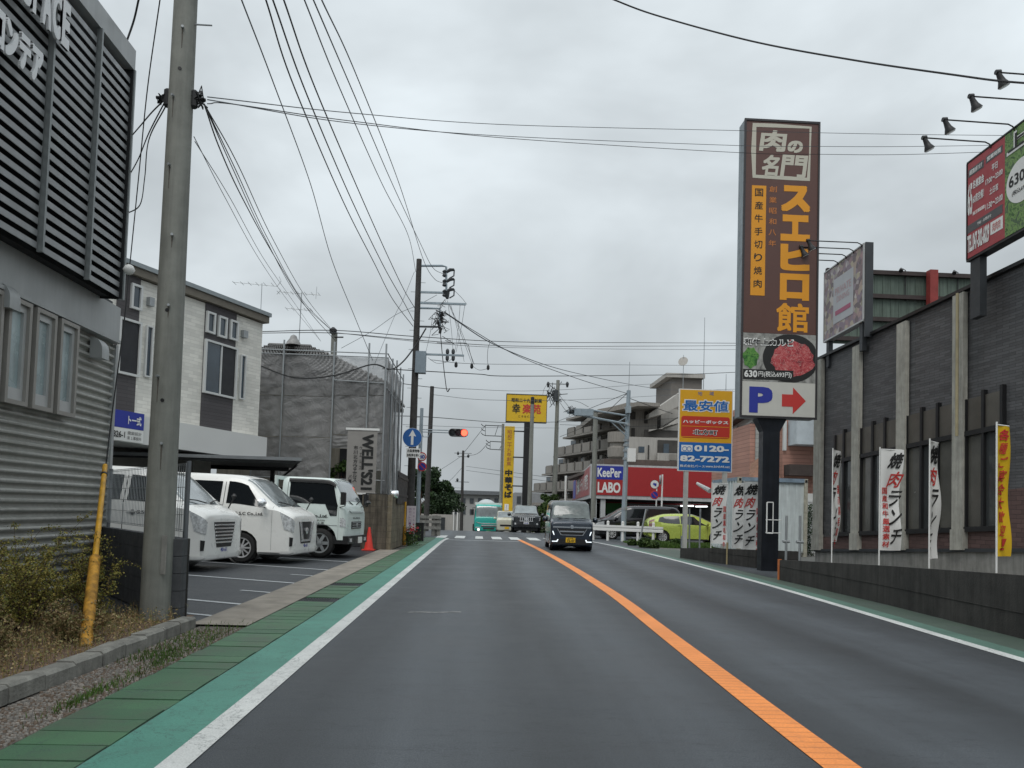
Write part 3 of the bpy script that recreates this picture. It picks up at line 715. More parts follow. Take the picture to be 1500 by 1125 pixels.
for q in ((527, 272, 572, 382), (587, 295, 632, 404), (648, 315, 690, 418), (138, 130, 195, 260)): window(FA, *rz(*q), apt, .03)
for q in ((514, 432, 683, 705, 1),): window(FA, *rz(*q[:4]), apt, .03, split=1, darkright=True)
window(FA, *rz(70, 308, 187, 598), apt, .03, glass=M_SCR)
for q in ((703, 492, 730, 722), (215, 342, 250, 608)): window(FA, *rz(*q), apt, .0, fw=.035); 
for q in ((712, 368, 734, 404), (226, 198, 251, 242)): s = rz(*q); mb = MB(); mb.box(FA, *s, 0, .14); part('vent_box', mb, M_STEEL, apt)
s0, s1, _, _ = rz(-40, 800, 168, 880); mb = MB(); mb.box(FA, s0, s1, .36, .80, .301, .34)
sg = thing('office_sign', 'blue and white company sign board on the white balcony band', 'sign', FA.p((s0+s1)/2, .4, .3)); part('blue_board', mb, M_BLUEINK, sg)
mb = MB(); mb.box(FA, s0, s1, .02, .355, .301, .335); part('white_board', mb, M_WHITEINK, sg)
w_ = s1-s0; FS = Fr(FA.p(0, 0, .345), FA.U)
lettering(sg, FS, [('ト一式', s1-w_*.42, s1-w_*.08, .46, .70, dict(bold=.03))], M_WHITEINK)
lettering(sg, FS, [('826-1', s0+w_*.22, s0+w_*.52, .10, .26, dict(bold=.02)), ('建築設計', s1-w_*.42, s1-w_*.06, .20, .29), ('第１事務所', s1-w_*.42, s1-w_*.06, .07, .16)], M_BLACKINK)

# carport
cz = 2.55
cp = thing('carport', 'dark flat roofed carport behind the second van', 'carport', (-6.6, 24, 0))
mb = MB(); FXY = Fr((0, 0, cz), (1, 0, 0), (0, 1, 0)); mb.prism(FXY, [(-17, 21.8), (-5.0, 21.8), (-6.3, 26.2), (-17, 26.2)], -.0, .09); part('roof', mb, mat('carport_roof', (.20, .21, .22), .5, .3), cp)
mb = MB(); mb.wbox(-17, -6.4, 26.0, 26.15, cz-.12, cz-.002); mb.wbox(-17, -5.2, 21.85, 21.93, cz-.06, cz-.002); part('beam', mb, M_BLACK, cp)
for x in (-6.9, -11): mb = MB(); mb.wbox(x-.06, x+.06, 25.9, 26.04, 0, cz-.12); part('post', mb, M_BLACK, cp)
mb = MB(); mb.tube([(-6.9, 25.95, cz-.6), (-5.6, 23.8, cz-.02)], .035, 4); part('brace', mb, M_BLACK, cp)
mb = MB(); mb.wbox(-16, -6.0, 26.6, 26.75, 0, 1.9); single('back_wall', mb, mat('plank_dark', (.07, .055, .045), .8, var=.35, scale=3, streak=.4), 'dark timber wall behind the carport', 'wall', (-10, 26.7, 0))

# ------------------------------------------------------------------ house wrapped in scaffold sheeting
SY = 27.2
FF = Fr((0, SY, 0), (1, 0, 0))
sc = thing('scaffold', 'grey mesh sheeted scaffold wrapped round the tiled house', 'scaffold', (-5.5, SY, 0))
xs = [FF.hit(px, 600)[0] for px in (372, 413, 487, 538, 563)]
zt_ = FF.hit(470, 515)[1]; 
def sheetmat(name='mesh_sheet', alpha=.70):
    m, t, b, pos = fresh(name, .8)
    mpn = N(t, 'ShaderNodeMapping'); mpn.inputs['Scale'].default_value = (1., 1., .55); mpn.inputs['Rotation'].default_value = (0, .35, 0); t.links.new(pos, mpn.inputs[0])
    n = noise(t, mpn.outputs[0], 1.1, 4, .5, .3); c = ramp(t, n, [(.35, (.235, .235, .238)), (.65, (.31, .31, .31))])
    cre = noise(t, mpn.outputs[0], 2.6, 3, .5, 1.2); c = mixc(t, ramp(t, vmath(t, 'ABSOLUTE', vmath(t, 'SUBTRACT', cre, .5)), [(.0, .5), (.012, 0.)]), c, (.42, .42, .41))
    t.links.new(c, b.inputs['Base Color']); b.inputs['Alpha'].default_value = alpha
    bumpn(t, b, noise(t, pos, 2.2, 5, .6, .6), 1.0, .12); return m
M_SHEET = sheetmat(); M_SHEET2 = sheetmat('thin_mesh_sheet', .60)
random.seed(21)
def cloth(fr, s0, s1, t0, t1, amp, nu=14, nv=22, seed=0, sag=.0, fold=9.):
    rnd = random.Random(seed); ph = [rnd.uniform(0, 6.28) for _ in range(6)]; mb = MB()
    def f(u, v):
        w = amp*(sin(fold*u+ph[0]+2*v)*.5+sin(5*v+ph[1]+3*u)*.6+.35*sin(13*u+9*v+ph[2])+.3*sin(21*v-7*u+ph[3]))*min(1, 6*u, 6*(1-u))
        return fr.p(s0+(s1-s0)*u, t0+(t1-t0)*v-sag*sin(pi*u)*(v if v > .5 else 0), w)
    mb.grid(f, nu, nv); return mb
lows = [1.6, 1.55, 1.5, 2.75, 1.6]; lows = [FF.hit(400, 700)[1], FF.hit(430, 700)[1], FF.hit(520, 695)[1], FF.hit(550, 690)[1]]
for i in range(4):
    for j in range(3):
        z0 = lows[i]+(zt_-.15-lows[i])*j/3; z1 = lows[i]+(zt_-.15-lows[i])*(j+1)/3
        if i >= 2 and j == 0: z0 = lows[i]+(.9 if i == 2 else .0)
        part('mesh_sheet', cloth(FF, xs[i]+.03, xs[i+1]-.03, z0+.01, z1-.01, .035, seed=i*7+j), M_SHEET2 if j == 2 else M_SHEET, sc, smooth=80)
GX = xs[-1]; FG = Fr((GX, 0, 0), (0, 1, 0))
ys = [SY, 28.6, 30, 31.4, 32.6]
for i in range(4):
    zt2 = zt_-.0+[.0, .05, -.02, -.05][i]
    part('mesh_sheet', cloth(FG, ys[i]+.03, ys[i+1]-.03, 1.65 if i < 2 else 2.0, zt2-.1, .06, seed=50+i, fold=14), M_SHEET, sc, smooth=80)
pm = MB(); pm.cyl((0, 0, 0), (0, 0, zt_+.35), .032, seg=8); pme = pm.mesh('standard_pipe', M_STEEL, smooth=50)
for x in xs: link('standard_pipe', pme, sc, (x+5.5, -.07, 0))
for y in ys[1:]: link('standard_pipe', pme, sc, (GX+5.5+.07, y-SY, random.uniform(-.3, .1)))
mb = MB()
for z in (zt_, zt_-.14, lows[0]+.02): mb.cyl((xs[0], SY-.05, z), (xs[-1]+.1, SY-.05, z), .02, seg=6)
mb.cyl((xs[2], SY-.05, zt_-1.0), (xs[-1], SY-.05, zt_-1.05), .02, seg=6)
for z in (zt_, zt_-1.2): mb.cyl((GX+.06, SY, z), (GX+.06, 32.7, z), .02, seg=6)
part('ledger_pipe', mb, M_STEEL, sc)

hs = thing('old_house', 'old beige house with a grey tiled roof behind the scaffold sheeting', 'house', (-6.5, 31, 0))
mb = MB(); mb.wbox(-9.5, -3.9, 28.2, 34, 0, 5.8); part('wall', mb, mat('beige_wall', (.40, .37, .31), .85, streak=.3), hs)
R = V3((-7.3, 31.1, 0)); zr = at(430, 508, 31.1)[2]; xr0 = at(398, 508, 31.1)[0]; xr1 = at(452, 508, 31.1)[0]
mb = MB(); ze = 5.75; ec = [(-10.3, 27.6, ze), (-3.5, 27.6, ze), (-3.5, 34.6, ze), (-10.3, 34.6, ze)]; ra, rb_ = (xr0, 31.1, zr), (xr1, 31.1, zr)
roofq = [(ec[0], ec[1], rb_, ra), (ec[1], ec[2], rb_, rb_), (ec[2], ec[3], ra, rb_), (ec[3], ec[0], ra, ra)]
M_TILER = mat('roof_tile', (.26, .255, .25), .55, var=.3, scale=5)
for q in roofq: mb.quad(*q)
mb.wbox(-10.3, -3.5, 27.6, 34.6, ze-.15, ze-.01)
rf = part('roof', mb, M_TILER, hs)
mb = MB()     # real rows of curved tiles on the front and right slopes
def slope_tiles(a, b, c, d, rows, cols):
    a, b, c, d = map(V3, (a, b, c, d))
    n = (b-a).cross(d-a).normalized()
    for r in range(rows):
        v = r/rows; v2 = (r+1.15)/rows
        for q in range(cols):
            u = q/cols; L = a.lerp(d, v); Rr = b.lerp(c, v); L2 = a.lerp(d, min(v2, 1)); R2 = b.lerp(c, min(v2, 1))
            w = (Rr-L).length/cols
            if w < .05: continue
            p0 = L.lerp(Rr, u); p1 = L.lerp(Rr, (q+1)/cols); p2 = L2.lerp(R2, (q+1)/cols); p3 = L2.lerp(R2, u)
            pm0 = p0.lerp(p1, .5); pm1 = p3.lerp(p2, .5)
            mb.add([p0+n*.08, pm0+n*.17, p1+n*.08, p2+n*.0, pm1+n*.06, p3+n*.0], [(0, 1, 4, 5), (1, 2, 3, 4)])
slope_tiles(ec[0], ec[1], rb_, ra, 17, 26); slope_tiles(ec[1], ec[2], rb_, rb_, 16, 22)
o = part('roof_tiles', mb, M_TILER, hs, stuff=True)
mb = MB(); mb.wbox(xr0-.1, xr1+.1, 31.0, 31.2, zr-.05, zr+.10); mb.lathe((at(430, 500, 31)[0], 31, zr+.05), (0, 0, 1), [(0, .30), (.12, .26), (.25, .16), (.36, .12), (.42, .03)], 12)
part('ridge', mb, M_TILER, hs, smooth=40)
mb = MB(); mb.wbox(-5.1, -3.85, 28.12, 28.2, 2.0, 3.4); part('window', mb, M_SCR, hs)
an = thing('tv_antenna', 'tv antenna on the ridge of the sheeted house', 'antenna', (at(438, 500, 31)[0], 31, zr))
ax = at(438, 500, 31)[0]; zt3 = at(440, 428, 31)[2]; mb = MB(); mb.cyl((ax, 31, zr), (ax+.02, 31, zt3), .02, seg=6); part('mast', mb, M_STEEL, an)
mb = MB()
for zz, w, nn in ((zt3-.05, .9, 7), (zt3-.7, .55, 5)):
    mb.cyl((ax-w, 31, zz+.03), (ax+w*.8, 31, zz-.03), .012, seg=5)
    for i in range(nn): x = ax-w+w*1.8*i/(nn-1); mb.cyl((x, 30.75, zz), (x, 31.25, zz), .008, seg=4)
mb.cyl((ax+.6, 31, zt3-.25), (ax+.62, 31, zt3+.25), .01, seg=4); part('elements', mb, M_STEEL, an)
ap = at(382, 455, 25.5); an = thing('tv_antenna', 'thin tv antenna at the right end of the white apartment roof', 'antenna', ap)
mb = MB(); ztp = at(384, 415, 25.5)[2]; mb.cyl(ap, (ap[0], ap[1], ztp), .012, seg=6); part('mast', mb, M_STEEL, an); mb = MB(); mb.cyl((ap[0]-.95, ap[1], ztp-.0), (ap[0]+.5, ap[1], ztp-.08), .010, seg=5)
for i in range(6): x = ap[0]-.9+.25*i; mb.cyl((x, ap[1]-.2, ztp-.03), (x, ap[1]+.2, ztp-.03), .007, seg=4)
mb.tube([(ap[0]+.55, ap[1], ztp+.25), (ap[0]+.62, ap[1], ztp+.1), (ap[0]+.5, ap[1], ztp-.08), (ap[0]+.62, ap[1], ztp-.2), (ap[0]+.5, ap[1], ztp-.35)], .01, 4); part('elements', mb, M_STEEL, an)

# hanging sign board
FSG = Fr((0, 25.0, 0), (1, 0, 0)); s0, s1, t0, t1 = FSG.box(506, 721, 553, 631)
bn = thing('hanging_banner', 'grey vertical banner sign with sideways black lettering', 'sign', FSG.p((s0+s1)/2, t0))
mb = MB(); mb.box(FSG, s0, s1, t0, t1, -.05, 0); part('board', mb, mat('banner_grey', (.27, .255, .24), .6, var=.08), bn)
mb = MB(); mb.box(FSG, s0-.06, s1+.06, t1, t1+.07, -.07, .02).box(FSG, s0-.03, s1+.05, t0-.06, t0, -.07, .02); part('rail', mb, M_WHITEINK, bn)
w_, h_ = s1-s0, t1-t0
lettering(bn, FSG, [("WELL'S21", s0+w_*.50, s0+w_*.90, t0+h_*.05, t0+h_*.94, dict(rot=90, bold=.035))], M_BLACKINK)
lettering(bn, FSG, [('ウェルス', s0+w_*.42, s0+w_*.50, t0+h_*.32, t0+h_*.74, dict(v=True, gap=.45)), ('市川北方ウェルス', s0+w_*.22, s0+w_*.36, t0+h_*.16, t0+h_*.75, dict(v=True, bold=.01)), ('パート', s0+w_*.08, s0+w_*.19, t0+h_*.06, t0+h_*.28, dict(v=True, bold=.01))], M_BLACKINK)
mb = MB(); mb.wbox(-6.3, -3.45, 25.6, 25.9, 0, 1.75); single('panel_fence', mb, M_DSTEEL, 'dark panel fence under the grey hanging banner', 'fence', (-5, 25.7, 0))

# concrete block wall of the house with its dark screen
cw = thing('stained_block_wall', 'stained brown concrete block wall beside the yellow guards', 'wall', (-3.0, 25, 0))
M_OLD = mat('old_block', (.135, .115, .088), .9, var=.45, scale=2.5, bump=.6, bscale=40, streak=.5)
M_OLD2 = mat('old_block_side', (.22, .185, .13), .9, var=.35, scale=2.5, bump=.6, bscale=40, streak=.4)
wx = gd(567, 806)[0]; 
ob = MB(); ob.wbox(-.193, .193, -.07, .07, -.092, .092); obme = ob.mesh('block', M_OLD)
os_ = MB(); os_.wbox(-.07, .07, -.193, .193, -.092, .092); osme = os_.mesh('block', M_OLD2)
for r in range(9):
    for i in range(2): link('block', obme, cw, (wx-.25-.39*i+3.0-(.0), -1.0+.07, .1+r*.19))
    for i in range(9): link('block', osme, cw, (wx+.02+3.0+.0125*i*.4, -.85+.39*i+.06, .1+r*.19))
mb = MB(); mb.wbox(wx-.62, wx-.08, 24.02, 24.13, 0, 1.74); part('mortar', mb, M_CONC_D, cw)
mb = MB(); mb.wbox(-3.55, wx-.42, 24.3, 24.42, 0, 1.75); single('dark_recess_panel', mb, M_BLACK, 'black panel standing in for the dark recess left of the stained block wall', 'gate', (-3.3, 24.3, 0))  # flat black sheet paints the darkness of the recess here
a, b = at(582, 700, 24.9), at(596, 712, 28.6)
scn = thing('wall_screen', 'black slatted screen on top of the stained block wall', 'screen', (a[0], a[1], 1.7))
U = V3((b[0]-a[0], b[1]-a[1], 0)); FSC = Fr((a[0], a[1], 0), U)
for i in range(9): s = U.length*i/9; mb = MB(); mb.box(FSC, s+.02, s+U.length/9-.02, 1.45, 2.5, 0, .03); part('board', mb, M_BLACK, scn)
mb = MB(); mb.box(FSC, 0, U.length, 1.7, 1.78, .03, .06).box(FSC, 0, U.length, 2.3, 2.38, .03, .06); part('rail', mb, M_BLACK, scn)
mm = thing('wall_mirror', 'round silver ended duct pipe on the block wall', 'pipe', at(573, 724, 24.6)); mb = MB(); p = at(573, 724, 24.6); mb.lathe(p-V3((.0, .2, 0)), (1, .2, 0), [(0, .09), (.03, .12), (.22, .13), (.25, .10)], 16); part('body', mb, M_CHROME, mm, smooth=50)

g = gd(592, 799); guard(g, at(594, 735, g[1]+.1), 'yellow cable guard at the corner of the stained block wall', .04, (.42, .06))
# traffic cone
c = gd(540, 806); cn = thing('traffic_cone', 'red orange traffic cone beside the small white truck', 'traffic cone', (c[0], c[1], 0))
mb = MB(); mb.wbox(c[0]-.19, c[0]+.19, c[1]-.19, c[1]+.19, 0, .03); part('base', mb, mat('cone_red', (.66, .05, .035), .5), cn)
mb = MB(); mb.lathe((c[0], c[1], .03), (0, 0, 1), [(0, .14), (.64, .035), (.67, .03), (.67, .01)], 20); part('body', mb, mat('cone_red', (.7, .06, .04)), cn, smooth=50)
# notice on the dark pole foot and flowers
random.seed(8)
fp = gd(601, 799); fl = thing('flower_clump', 'clump of red flowers at the foot of the dark utility pole', 'flowers', (fp[0], fp[1], 0)); mb = MB(); m2_ = MB()
for _ in range(900): leaf(mb, (fp[0]+random.gauss(-.05, .16), fp[1]+random.gauss(0, .16), abs(random.gauss(.25, .2))), .07, .5)
for _ in range(60): leaf(m2_, (fp[0]+random.gauss(.05, .10), fp[1]-.1+random.gauss(0, .08), abs(random.gauss(.55, .07))), .07, .8)
part('leaves', mb, L_GREEN, fl, stuff=True); part('petals', m2_, mat('petal', (.45, .03, .04), .6), fl)

# ================================================================== RIGHT: dark brick restaurant
M_BRK = courses('black_siding', (.086, .086, .089), .058, .30, depth=.9, rough=.55, alt=(.85, 1.35), mortar=.45)
M_BRB = courses('brown_brick', (.11, .066, .060), .085, .24, depth=.8, rough=.7, alt=(.85, 1.2), mortar=.55)
M_PIL = mat('pilaster_stone', (.43, .42, .37), .8, var=.2, scale=5, bump=.6, bscale=35, streak=.25)
rU = -ray(610, 806); rU.normalize()
R0 = at(1197, 807.5, 21.0); FR = Fr(R0, rU)
rs = thing('restaurant', 'black brick restaurant with stone pilasters and dark windows on the right', 'building', (R0[0], R0[1], 0))
hr = FR.hit
TT = (hr(1202, 530)[1]+hr(1499, 384)[1])/2
LR = 15.0
Z3 = lambda x, y: (1180+x/3.516, 580+y/3.516)
def r3(x0, y0, x1, y1):
    xm = (x0+x1)/2; ym = (y0+y1)/2
    return hr(*Z3(x0, ym))[0], hr(*Z3(x1, ym))[0], hr(*Z3(xm, y1))[1], hr(*Z3(xm, y0))[1]
tsill = hr(*Z3(660, 683))[1]
mb = MB(); mb.box(FR, 0, LR, 0, TT, -9, 0); part('wall', mb, M_BRK, rs)
mb = MB(); mb.box(FR, .0, LR, .0, tsill-.1, .002, .035); s9 = hr(1479, 740)[0]
mb.box(FR, s9, LR, tsill-.1, hr(1490, 716)[1], .002, .035); part('brown_dado', mb, M_BRB, rs)
mb = MB(); mb.box(FR, -.02, LR, -1.2, 0, -9, .05); part('plinth', mb, M_CONC, rs)
mb = MB(); mb.box(FR, -.02, LR, -.01, .06, .05, .10); part('plinth_flashing', mb, M_DSTEEL, rs)
mb = MB(); mb.box(FR, -.12, LR, TT, TT+.07, -9.1, .10); part('roof_edge', mb, M_BLACK, rs)
for (xa, xb, yt) in ((1199.5, 1210, 520), (1255.3, 1266, 507), (1321, 1334.5, 473), (1404, 1420.5, 431)):
    ym = 640; s0, s1 = hr(xa-1.3, ym)[0], hr(xb-1.5, ym)[0]; tp = min(hr((xa+xb)/2, yt)[1], TT-.03)
    mb = MB(); mb.box(FR, s0, s1, .03, tp, .03, .13); mb.box(FR, s0-.02, s1+.03, .03, .45, .031, .15); part('pilaster', mb, M_PIL, rs)
# window bays: upper panels and tall glass
M_BROWNP = mat('bronze_panel', (.125, .115, .098), .4, .3, var=.2, scale=2)
M_RGL = mat('restaurant_glass', (.05, .054, .055), .04, 0, var=.35, scale=1.2, spec=.9)
M_BLIND = mat('blind_behind_glass', (.10, .097, .085), .18, 0, var=.25, scale=1.5, spec=.8)
bays = [((163, 256), (200, 318), (325, 688), 2), ((297, 488), (140, 292), (300, 690), 3), ((533, 782), (55, 232), (245, 682), 3), ((840, 1028), (-15, 160), (175, 668), 2)]
tU0 = hr(*Z3(390, 292))[1]; tU1 = hr(*Z3(390, 143))[1]; tL0 = tsill; tL1 = hr(*Z3(390, 300))[1]
for bi, ((x0, x1), _u, _l, n) in enumerate(bays):
    s0, s1, _, _ = r3(x0, 300, x1, 500); W = (s1-s0)/n
    mb = MB()
    for k in range(n+1): mb.box(FR, s0+W*k-.035, s0+W*k+.035, tL0-.06, tU1+.0+(.10 if k else 0), .002, .09)
    mb.box(FR, s0-.04, s1+.04, tL0-.10, tL0, .002, .11).box(FR, s0-.04, s1+.04, tU0-.05, tU0+.05, .002, .10)
    w = part('window', mb, M_BLACK, rs)
    for k in range(n):
        mb = MB(); mb.box(FR, s0+W*k+.036, s0+W*k+W-.036, tU0+.05, tU1, .002, .05); part('upper_panel', mb, M_BROWNP, w)
        mb = MB(); mb.box(FR, s0+W*k+.036, s0+W*k+W-.036, tL0, tU0-.05, .002, .03); part('pane', mb, M_BLIND if k % 2 == 0 else M_RGL, w)
# rooftop ducts
for (px, py, ln, hgt) in ((1452, 404, .8, 1.0), (1489, 385, 1.2, 1.5)):
    s, t_ = hr(px, 400); mb = MB(); mb.box(FR, s, s+ln, TT-.1, TT+hgt, -2.8, -1.2); d = thing('roof_duct', '%s galvanised duct box on the restaurant roof' % ('lower' if ln < 1 else 'higher'), 'duct', FR.p(s, TT, -2)); part('casing', mb, M_STEEL, d)
    mb = MB(); mb.box(FR, s-.03, s+ln+.03, TT+hgt, TT+hgt+.05, -2.83, -1.17); part('lid', mb, M_STEEL, d)
# wall pipe
mb = MB(); p = FR.p(*hr(1424, 480), .10); s, _ = hr(1422, 520)
mb.cyl(FR.p(s, TT-.1, .30), FR.p(s, hr(1420, 640)[1], .30), .03, seg=8); single('drain_pipe', mb, mat('yellowed_pipe', (.35, .30, .18), .6, var=.2), 'yellowed drain pipe running down the nearest stone pilaster', 'pipe', FR.p(s, TT, .3))
# low retaining walls by the pavement
def lowwall(name, label, pts, m=M_CONC_D, th=.15):
    t = thing(name, label, 'wall', (pts[0][0], pts[0][1], 0)); mb = MB()
    for (x0, y0, h0), (x1, y1, h1) in zip(pts, pts[1:]):
        d = V3((x1-x0, y1-y0, 0)); n = V3((d[1], -d[0], 0)).normalized()*th
        if n[0] < 0: n = -n
        a, b = V3((x0, y0, -.3)), V3((x1, y1, -.3)); A, B = V3((x0, y0, h0)), V3((x1, y1, h1))
        mb.add([a, b, B, A, a+n, b+n, B+n, A+n], [(0, 1, 2, 3), (7, 6, 5, 4), (3, 2, 6, 7), (0, 3, 7, 4), (2, 1, 5, 6)])
    part('wall', mb, m, t); mb = MB()
    for (x0, y0, h0), (x1, y1, h1) in zip(pts, pts[1:]):
        L = math.hypot(x1-x0, y1-y0)
        for hh_ in (.3, .6, .9):     # recessed board marks as raised lines
            if hh_ < min(h0, h1)-.1: mb.tube([(x0-.004, y0, hh_), (x1-.004, y1, hh_)], .006, 4)
    if mb.v: part('board_mark', mb, m, t)
    return t
w2 = [(6.44, 16.4, .50), (6.36, 12.5, .60), (6.13, 9.0, .72), (5.9, 6.5, .86), (5.6, 3.5, 1.0)]
w2 = [(at(1142, 820, 16.4)[0], 16.4, at(1142, 820, 16.4)[2]), (at(1300, 829, 12.0)[0], 12.0, at(1300, 829, 12.)[2]), (at(1500, 843, 8.7)[0], 8.7, at(1500, 843, 8.7)[2])]
d = V3(w2[2])-V3(w2[1]); w2.append(tuple(V3(w2[2])+d*1.6))
print('wall2', w2)
lw = lowwall('retaining_wall', 'long low black concrete wall in front of the restaurant', w2)
mb = MB(); mb.wbox(w2[0][0]-.02, w2[0][0]+.05, 16.40, 16.46, 0, w2[0][2]+.01); single('corner_guard', mb, mat('orange_guard', (.55, .17, .05), .6, var=.2), 'orange corner strip on the end of the long low wall', 'corner guard', (w2[0][0], 16.4, 0))
w1 = [(6.42, 24.2, at(1001, 803, 24.2)[2]), (6.75, 22.2, at(1050, 803, 22.2)[2]), (7.3, 20.0, at(1118, 806, 20)[2]), (8.2, 19.4, .5)]
lowwall('sign_wall', 'short dark low wall under the blue and yellow sign', w1)
mb = MB(); p = gd(1068, 835); mb.cyl((6.98, 21.3, 0), (6.98, 21.3, .62), .03, seg=8); single('marker_post', mb, mat('marker', (.35, .28, .15), .6), 'small tan marker post against the short dark wall', 'post', (6.98, 21.3, 0))
ribbon('restaurant_yard', lambda Y: 6.9+.0*Y, lambda Y: 10.5, 2, 16.5, .25, M_CONC, 6)

# ------------------------------------------------------------------ billboards over the restaurant
def photo_print(name, cols, scale, rough=.55, dist=1.5):
    m, t, b, pos = fresh(name, rough); n = noise(t, pos, scale, 5, .65, dist); k = len(cols)
    r = ramp(t, n, [(.32+.36*i/(k-1), cols[i]) for i in range(k)]); t.links.new(r, b.inputs['Base Color']); return m
def floral():
    m, t, b, pos = fresh('floral_print', .5); vo = N(t, 'ShaderNodeTexVoronoi'); vo.inputs['Scale'].default_value = 7.5; vo.inputs['Randomness'].default_value = 1.; t.links.new(pos, vo.inputs['Vector'])
    sp = N(t, 'ShaderNodeSeparateColor'); t.links.new(vo.outputs['Color'], sp.inputs[0])
    c = ramp(t, sp.outputs[0], [(.2, (.24, .19, .20)), (.33, (.50, .33, .35)), (.45, (.66, .58, .42)), (.55, (.42, .38, .30)), (.68, (.78, .72, .68)), (.8, (.36, .28, .34))]); sp.outputs[0]
    c = mixc(t, 1., c, ramp(t, vo.outputs['Distance'], [(.0, 1.15), (.09, .95), (.14, .75)]), 'MULTIPLY'); t.links.new(c, b.inputs['Base Color']); return m
bU = -ray(683, 793); bU.normalize()
B0 = at(1207, 500, 20.6); FA1 = Fr(B0, bU); hA = FA1.hit
sA = hA(1265.5, 420)[0]; tA0, tA1 = 0, (hA(1207, 399)[1]+hA(1265.5, 361)[1])/2
ba = thing('billboard', 'smaller roadside billboard with floral border and white centre on the roof edge', 'billboard', B0)
mb = MB(); mb.box(FA1, 0, sA, 0, tA1, -.16, 0); part('panel', mb, floral(), ba)
mb = MB()
for q in ((-.02, sA+.02, tA1, tA1+.03), (-.02, sA+.02, -.04, 0), (-.02, .01, 0, tA1), (sA-.03, sA+.03, 0, tA1)): mb.box(FA1, *q, -.17, .02)
part('frame', mb, M_FRAME, ba)
mb = MB(); s0, s1 = hA(1221, 450)[0], hA(1250, 430)[0]; t0, t1 = tA1*.16, tA1*.80; mb.box(FA1, s0, s1, t0, t1, .001, .008); part('white_panel', mb, mat('print_white', (.50, .51, .53), .5, var=.05), ba)
lettering(ba, FA1, [('PRIVATE', s0+.1, s1-.1, t0+(t1-t0)*.62, t0+(t1-t0)*.78), ('DINING', s0+.2, s1-.2, t0+(t1-t0)*.45, t0+(t1-t0)*.58)], mat('print_pink', (.52, .32, .34), .5, var=0), n=.012)
mb = MB(); mb.box(FA1, s0+.12, s1-.12, t0+(t1-t0)*.17, t0+(t1-t0)*.27, .009, .013); part('pink_band', mb, mat('print_magenta', (.42, .10, .18), .5, var=0), ba)
s0, s1 = hA(1268, 420)[0], hA(1278, 420)[0]
mb = MB(); mb.box(FA1, sA+.035, sA+.07, -.45, tA1+.03, -.20, .0); part('end_plate', mb, M_DSTEEL, ba)
mb = MB(); mb.box(FA1, sA+.04, sA+.09, -.55, tA1+.05, -.30, -.02); 
for s in (.08, sA-.25): mb = MB(); mb.box(FA1, s, s+.14, -.75, 0, -.15, -.03); part('post', mb, M_DSTEEL, ba)
def arm_lamp(fr, s, t, n0, L, label, grp, dz=-.0, hs=1.):
    """lamp on a long arm reaching out from a billboard"""
    o = fr.p(s, t, n0); tL = thing('sign_lamp', label, 'lamp', o, grp); mb = MB()
    e = fr.p(s, t+.12+dz, n0+L); mb.tube([fr.p(s, t-.02, n0), fr.p(s, t+.05, n0+.03), fr.p(s, t+.09, n0+.12), e], .014, 6); part('arm', mb, M_BLACK, tL)
    d = (-fr.N*.45-fr.V*.9).normalized(); mb = MB(); mb.cyl(e, e+fr.N*.10*hs-fr.V*.0, .06*hs, .05*hs, 10)
    c = e+fr.N*.05*hs; mb.lathe(c, d, [(0, .045*hs), (.12*hs, .06*hs), (.20*hs, .075*hs), (.30*hs, .12*hs), (.315*hs, .12*hs)], 14); part('head', mb, M_BLACK, tL, smooth=50)
    mb = MB(); mb.lathe(c+d*.31*hs, d, [(0, .11*hs), (.02, .10*hs)], 14); part('lens', mb, mat('lens', (.6, .6, .6), .2), tL)
for i, (px, py, ex, ey) in enumerate(((1228, 385, 1163, 381), (1240, 377, 1172, 373), (1251, 368, 1181, 365), (1263, 359, 1192, 354))):
    s, t_ = hA(px, py); arm_lamp(FA1, s, tA1-.02, 0, 1.35, 'thin armed black spotlight over the floral billboard, %s from its far end' % ('first', 'second', 'third', 'fourth')[i], 'spotlights over the floral billboard', -.04, .8)
# big billboard B
B1 = at(1417, 381, 14.6); bU2 = -ray(680, 800); bU2.normalize(); FB1 = Fr(B1, bU2); hB = FB1.hit
tB1 = (hB(1417.5, 240)[1]); LB = 5.2
bb = thing('billboard', 'large red and green menu billboard at the right edge above the restaurant', 'billboard', B1)
mb = MB(); mb.box(FB1, 0, LB, 0, tB1, -.2, -.01); part('panel', mb, M_BLACK, bb)
sr = hB(1472, 280)[0]
M_BRED = mat('print_red', (.36, .055, .065), .5, var=.06)
mb = MB(); mb.box(FB1, .01, sr, .02, tB1-.01, -.009, 0); part('red_print', mb, M_BRED, bb)
M_LEAFP = photo_print('leaf_print', [(.02, .05, .02), (.07, .16, .04), (.20, .33, .10), (.05, .09, .05), (.12, .20, .08)], 5)
mb = MB(); mb.box(FB1, sr, LB, .02, tB1-.01, -.009, 0); part('leaf_print', mb, M_LEAFP, bb)
mb = MB(); mb.box(FB1, sr+.5, LB, tB1*.62, tB1-.01, .001, .003); part('dark_print', mb, mat('print_dark', (.05, .07, .06), .5, var=.2), bb)
Z4 = lambda x, y: (1410+x/5.11, 180+y/5.11)
def r4(x0, y0, x1, y1):
    xm = (x0+x1)/2; ym = (y0+y1)/2
    return hB(*Z4(x0, ym))[0], hB(*Z4(x1, ym))[0], hB(*Z4(xm, y1))[1], hB(*Z4(xm, y0))[1]
mb = MB()
q1 = r4(45, 315, 160, 372); q2 = r4(175, 210, 300, 262); q3 = r4(38, 690, 300, 752)
for q in (q1, q2, q3): mb.box(FB1, *q, .001, .004)
part('grey_band', mb, mat('print_grey', (.09, .09, .095), .5), bb)
